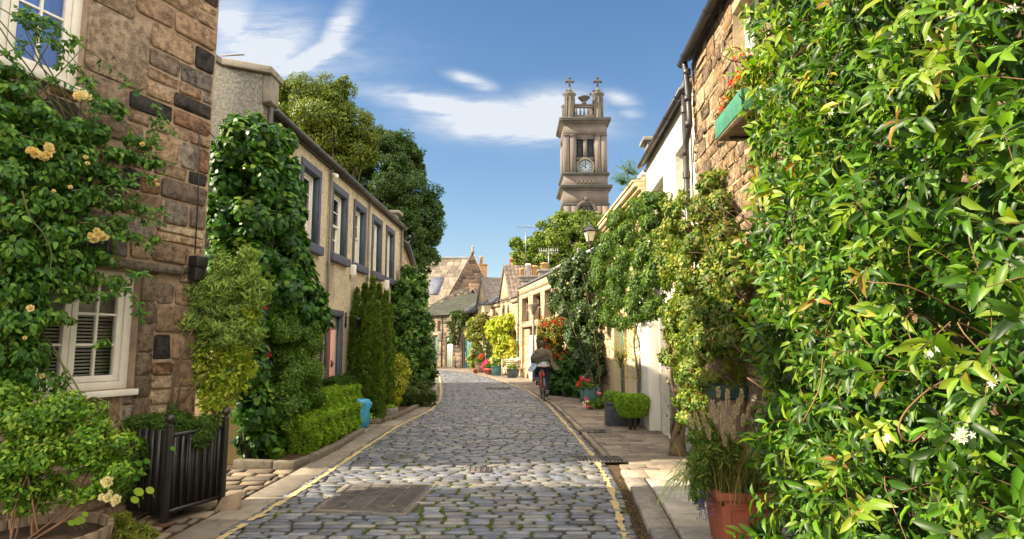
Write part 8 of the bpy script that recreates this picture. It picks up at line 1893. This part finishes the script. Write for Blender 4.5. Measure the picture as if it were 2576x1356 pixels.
M['skin'] = mat('skin', (.50, .30, .21), None, rough=.6); M['hair'] = mat('hair', (.075, .05, .032), (.12, .08, .05), 30, .7, .6, 60)
M['jeans'] = mat('dark_jeans', (.018, .035, .085), (.028, .05, .11), 14, .9, .4, 60); M['cuff'] = mat('jeans_cuff', (.14, .22, .36), None, rough=.9)
M['shoe'] = mat('shoe_leather', (.03, .05, .055), (.02, .03, .03), 9, .6); M['coat'] = mat('khaki_coat', (.11, .088, .058), (.075, .06, .042), 9, .9, .6, 40); M['shirt'] = mat('grey_shirt', (.36, .36, .39), (.28, .28, .31), 8, .9, .5, 30)
M['paleblue'] = mat('pale_blue_tail', (.30, .36, .46), (.22, .27, .36), 8, .9, .5, 30); M['bagm'] = mat('bag_canvas', (.05, .048, .036), (.08, .075, .055), 10, .8, .5, 50)
M['redcloth'] = mat('red_bag_flash', (.75, .10, .03), (.6, .07, .02), 8, .6)
per = thing('person', 'cyclist seen from behind in a flapping khaki coat, jeans and shoulder bag', 'person', (.90, 17.96, .03), rz=rad(2))
def skin(name, joints, edges, m, parent, lv=2, root=0):
    me = bpy.data.meshes.new(name); me.from_pydata([j[:3] for j in joints], edges, []); o = bpy.data.objects.new(name, me); C.objects.link(o); o.parent = parent; me.materials.append(M[m])
    md = o.modifiers.new('skin', 'SKIN'); md.use_smooth_shade = True; sv_ = me.skin_vertices[0].data
    for i, j in enumerate(joints): r = j[3]; sv_[i].radius = r if isinstance(r, tuple) else (r, r)
    sv_[root].use_root = True; s_ = o.modifiers.new('sub', 'SUBSURF'); s_.levels = s_.render_levels = lv; return o
# body: one continuous figure (x right, y forwards, z up)
J = [(0, .25, 1.03, (.15, .12)), (0, .33, 1.18, (.13, .10)), (0, .45, 1.34, (.155, .105)), (0, .55, 1.43, (.07, .07)), (0, .60, 1.49, (.052, .052)), (0, .64, 1.56, (.078, .09)), (0, .66, 1.63, (.072, .085)),
     (.19, .51, 1.40, .062), (.29, .62, 1.20, .046), (.27, .84, 1.06, .034), (.27, .89, 1.03, .03), (-.19, .51, 1.40, .062), (-.29, .62, 1.20, .046), (-.27, .84, 1.06, .034), (-.27, .89, 1.03, .03),
     (.11, .30, .98, .098), (.13, .48, .56, .062), (.13, .38, .20, .042), (.13, .36, .145, .036), (.13, .50, .12, .03), (-.11, .32, .98, .098), (-.14, .70, .80, .064), (-.14, .54, .55, .044), (-.14, .50, .50, .036), (-.14, .64, .46, .03)]
E_ = [(0, 1), (1, 2), (2, 3), (3, 4), (4, 5), (5, 6), (2, 7), (7, 8), (8, 9), (9, 10), (2, 11), (11, 12), (12, 13), (13, 14), (0, 15), (15, 16), (16, 17), (17, 18), (18, 19), (0, 20), (20, 21), (21, 22), (22, 23), (23, 24)]
skin('body', J, E_, 'skin', per)
skin('jeans', [(0, .25, 1.02, (.175, .145)), (0, .31, 1.13, (.15, .12)), (.115, .30, .97, .115), (.135, .48, .57, .080), (.135, .39, .26, .062), (-.115, .32, .97, .115), (-.145, .70, .80, .082), (-.145, .56, .60, .062)], [(0, 1), (0, 2), (2, 3), (3, 4), (0, 5), (5, 6), (6, 7)], 'jeans', per)
for (a, b) in (((.135, .39, .27), (.135, .383, .22)), ((-.145, .565, .61), (-.145, .545, .555))): q = MB(); q.tube([a, b], .066, 12); loc(q, 'jeans_cuff', 'cuff', per, smooth=True)
for (x, y, z, t) in ((.13, .35, .13, 0), (-.14, .50, .49, .35)):
    skin('shoe', [(x, y - .03, z + .04, .045), (x, y, z - .01, .045), (x, y + .10, z - .02 - t * .06, .042), (x, y + .18, z - .03 - t * .1, .034)], [(0, 1), (1, 2), (2, 3)], 'shoe', per, 2, 1)
for sx_ in (-1, 1):        # hands closed round the grips
    for k in range(4): skin('finger', [(sx_ * (.235 + k * .019), .895, 1.035, .009), (sx_ * (.235 + k * .019), .925, 1.028, .0088), (sx_ * (.235 + k * .019), .94, 1.0, .0082), (sx_ * (.235 + k * .019), .915, .984, .0075)], [(0, 1), (1, 2), (2, 3)], 'skin', per, 1)
    skin('finger', [(sx_ * .235, .88, 1.02, .010), (sx_ * .215, .90, .995, .009), (sx_ * .215, .92, .985, .008)], [(0, 1), (1, 2)], 'skin', per, 1)
# hair
q = MB(); hc = np.array([0, .645, 1.605]); n = 2600; d = rdir(n); d = d[(d[:, 2] > -.75) & ~((d[:, 1] > .45) & (d[:, 2] < .35))]; n = len(d); P = hc + d * [.098, .112, .118]
q.ball(tuple(hc + [0, -.008, .006]), .1, 14, 10, None, (.93, 1.02, 1.12)); put_leaves(q, P, d, d * .3 + [0, -.2, -1] + rdir(n) * .5, R.uniform(.03, .05, n), .28, T_QUAD, np.ones((n, 3)) * R.uniform(.7, 1.3, (n, 1))); loc(q, 'hair', 'hair', per)
q = MB(); 
for sx_ in (-1, 1): q.ball((sx_ * .088, .66, 1.575), .026, 8, 6, None, (.4, .7, 1.1))
q.ball((0, .755, 1.56), .018, 8, 6); loc(q, 'face_features', 'skin', per, smooth=True)
# shirt (under) and coat: open shells draped from the shoulders, tails blown outwards
def shell(name, rings, m, parent, thick=.008, wob=.012):
    V = []; ns_ = len(rings[0])
    for i, r in enumerate(rings):
        for p in r: V.append((p[0] + R.normal(0, wob), p[1] + R.normal(0, wob * .5), p[2] + R.normal(0, wob * .6)))
    q = MB(); q.add(V, [(i * ns_ + j, i * ns_ + j + 1, (i + 1) * ns_ + j + 1, (i + 1) * ns_ + j) for i in range(len(rings) - 1) for j in range(ns_ - 1)])
    o = loc(q, name, m, parent, smooth=True); s_ = o.modifiers.new('sol', 'SOLIDIFY'); s_.thickness = thick; s_ = o.modifiers.new('sub', 'SUBSURF'); s_.levels = s_.render_levels = 1; return o
def ring(cx_, cy_, z, a, b, g0_, g1_, n=16, tilt=0): return [(cx_ + a * math.cos(rad(g)), cy_ + b * math.sin(rad(g)), z + tilt * math.cos(rad(g))) for g in np.linspace(g0_, g1_, n)]
shell('shirt', [ring(0, .55, 1.455, .08, .07, 0, 360), ring(0, .50, 1.41, .22, .12, 0, 360), ring(0, .43, 1.32, .215, .14, 0, 360), ring(0, .35, 1.2, .18, .14, 0, 360), ring(0, .27, 1.06, .20, .17, 0, 360), ring(-.0, .22, .96, .22, .19, 0, 360)], 'shirt', per, .006, .004)
skin('shirt_sleeve', [(-.17, .50, 1.39, .08), (-.29, .61, 1.21, .062), (-.27, .80, 1.09, .05)], [(0, 1), (1, 2)], 'shirt', per)
# angles: -90 is the back of the rider
shell('coat', [ring(.02, .54, 1.475, .10, .085, -200, 20), ring(.02, .485, 1.43, .245, .15, -200, 20), ring(.03, .43, 1.34, .265, .185, -170, 20, tilt=.02), ring(.06, .38, 1.24, .25, .20, -115, 25, tilt=-.01)], 'coat', per)
skin('coat_sleeve', [(.17, .50, 1.39, .09), (.30, .61, 1.20, .074), (.28, .80, 1.08, .06)], [(0, 1), (1, 2)], 'coat', per)
shell('coat_tail', [[(.16, .25, 1.30), (.24, .30, 1.29), (.31, .40, 1.27), (.30, .5, 1.26)], [(.20, .16, 1.14), (.27, .2, 1.15), (.34, .32, 1.14), (.32, .45, 1.14)], [(.22, .08, 1.0), (.30, .12, 1.02), (.38, .24, 1.04), (.36, .4, 1.03)], [(.27, .02, .90), (.36, .06, .93), (.44, .18, .97), (.42, .34, .96)], [(.34, -.03, .86), (.44, .02, .87), (.51, .14, .92), (.5, .28, .9)]], 'coat', per, wob=.006)
shell('coat_tail', [[(-.12, .22, 1.22), (-.20, .26, 1.22), (-.27, .36, 1.2), (-.27, .46, 1.2)], [(-.14, .14, 1.08), (-.25, .18, 1.08), (-.32, .3, 1.07), (-.31, .4, 1.07)], [(-.20, .06, .94), (-.32, .12, .95), (-.38, .24, .97), (-.36, .36, .96)], [(-.30, .0, .80), (-.42, .06, .82), (-.46, .18, .86), (-.44, .3, .86)]], 'paleblue', per, wob=.006)
shell('coat_tail', [[(-.18, .28, 1.36), (-.24, .34, 1.34), (-.27, .42, 1.33)], [(-.22, .2, 1.22), (-.29, .26, 1.2), (-.32, .38, 1.18)], [(-.24, .16, 1.06), (-.31, .22, 1.05), (-.34, .34, 1.05)]], 'bagm', per, wob=.006)
# shoulder bag, slung across the back
sbg = thing('shoulder_bag', 'dark canvas messenger bag with a khaki flap slung across the rider back', 'bag', (.90, 17.96 + .2, 1.2), rz=rad(2)); 
q = MB(); rot = Matrix.Rotation(rad(-24), 4, 'Y')
def rb_(p): v = rot @ Vector(p); return (v.x - .02, v.y + .02, v.z + .02)
def rbox(q, a, b): 
    (x0, y0, z0), (x1, y1, z1) = a, b; q.hexa([rb_(p) for p in ((x0, y0, z0), (x1, y0, z0), (x1, y1, z0), (x0, y1, z0), (x0, y0, z1), (x1, y0, z1), (x1, y1, z1), (x0, y1, z1))])
rbox(q, (-.24, -.09, -.10), (.20, .03, .07)); q.build('bag_body', M['bagm'], sbg, local=True, bevel=.03)
q = MB(); rbox(q, (-.27, -.105, .03), (.22, .04, .16)); q.build('flap', M['coat'], sbg, local=True, bevel=.03)
q = MB(); q.tube(spline([rb_((.2, 0, .05)), (.2, .2, .18), (.12, .36, .27), (-.02, .42, .24)], 10), .018, 6); q.tube([rb_((-.1, -.1, -.08)), (-.07, -.09, -.35)], .012, 5); q.tube([rb_((.12, -.1, -.08)), (.13, -.08, -.32)], .012, 5); q.build('strap', M['bagm'], sbg, local=True)
q = MB(); q.box((-.05, -.13, -.23), (.09, -.08, -.16)); q.build('red_flash', M['redcloth'], sbg, local=True, bevel=.012)
GRP = {'drain_grate': 'iron grates and covers set in the street', 'box_hedge': 'clipped box hedges in the bed by the cream house', 'chimney_stack': 'chimneys above the far roofs',
       'street_lantern': 'old glass street lanterns on wall brackets', 'vent_box': 'white vent boxes on the cream house', 'tv_aerial': 'aerials above the mews roofs', 'square_tub': 'square tubs beside the bench'}
for o in C.objects:
    k_ = o.name.split('.')[0]
    if o.parent is None and k_ in GRP: o['group'] = GRP[k_]
print('LEAVES', NLEAF[0], 'OBJECTS', len(bpy.data.objects))
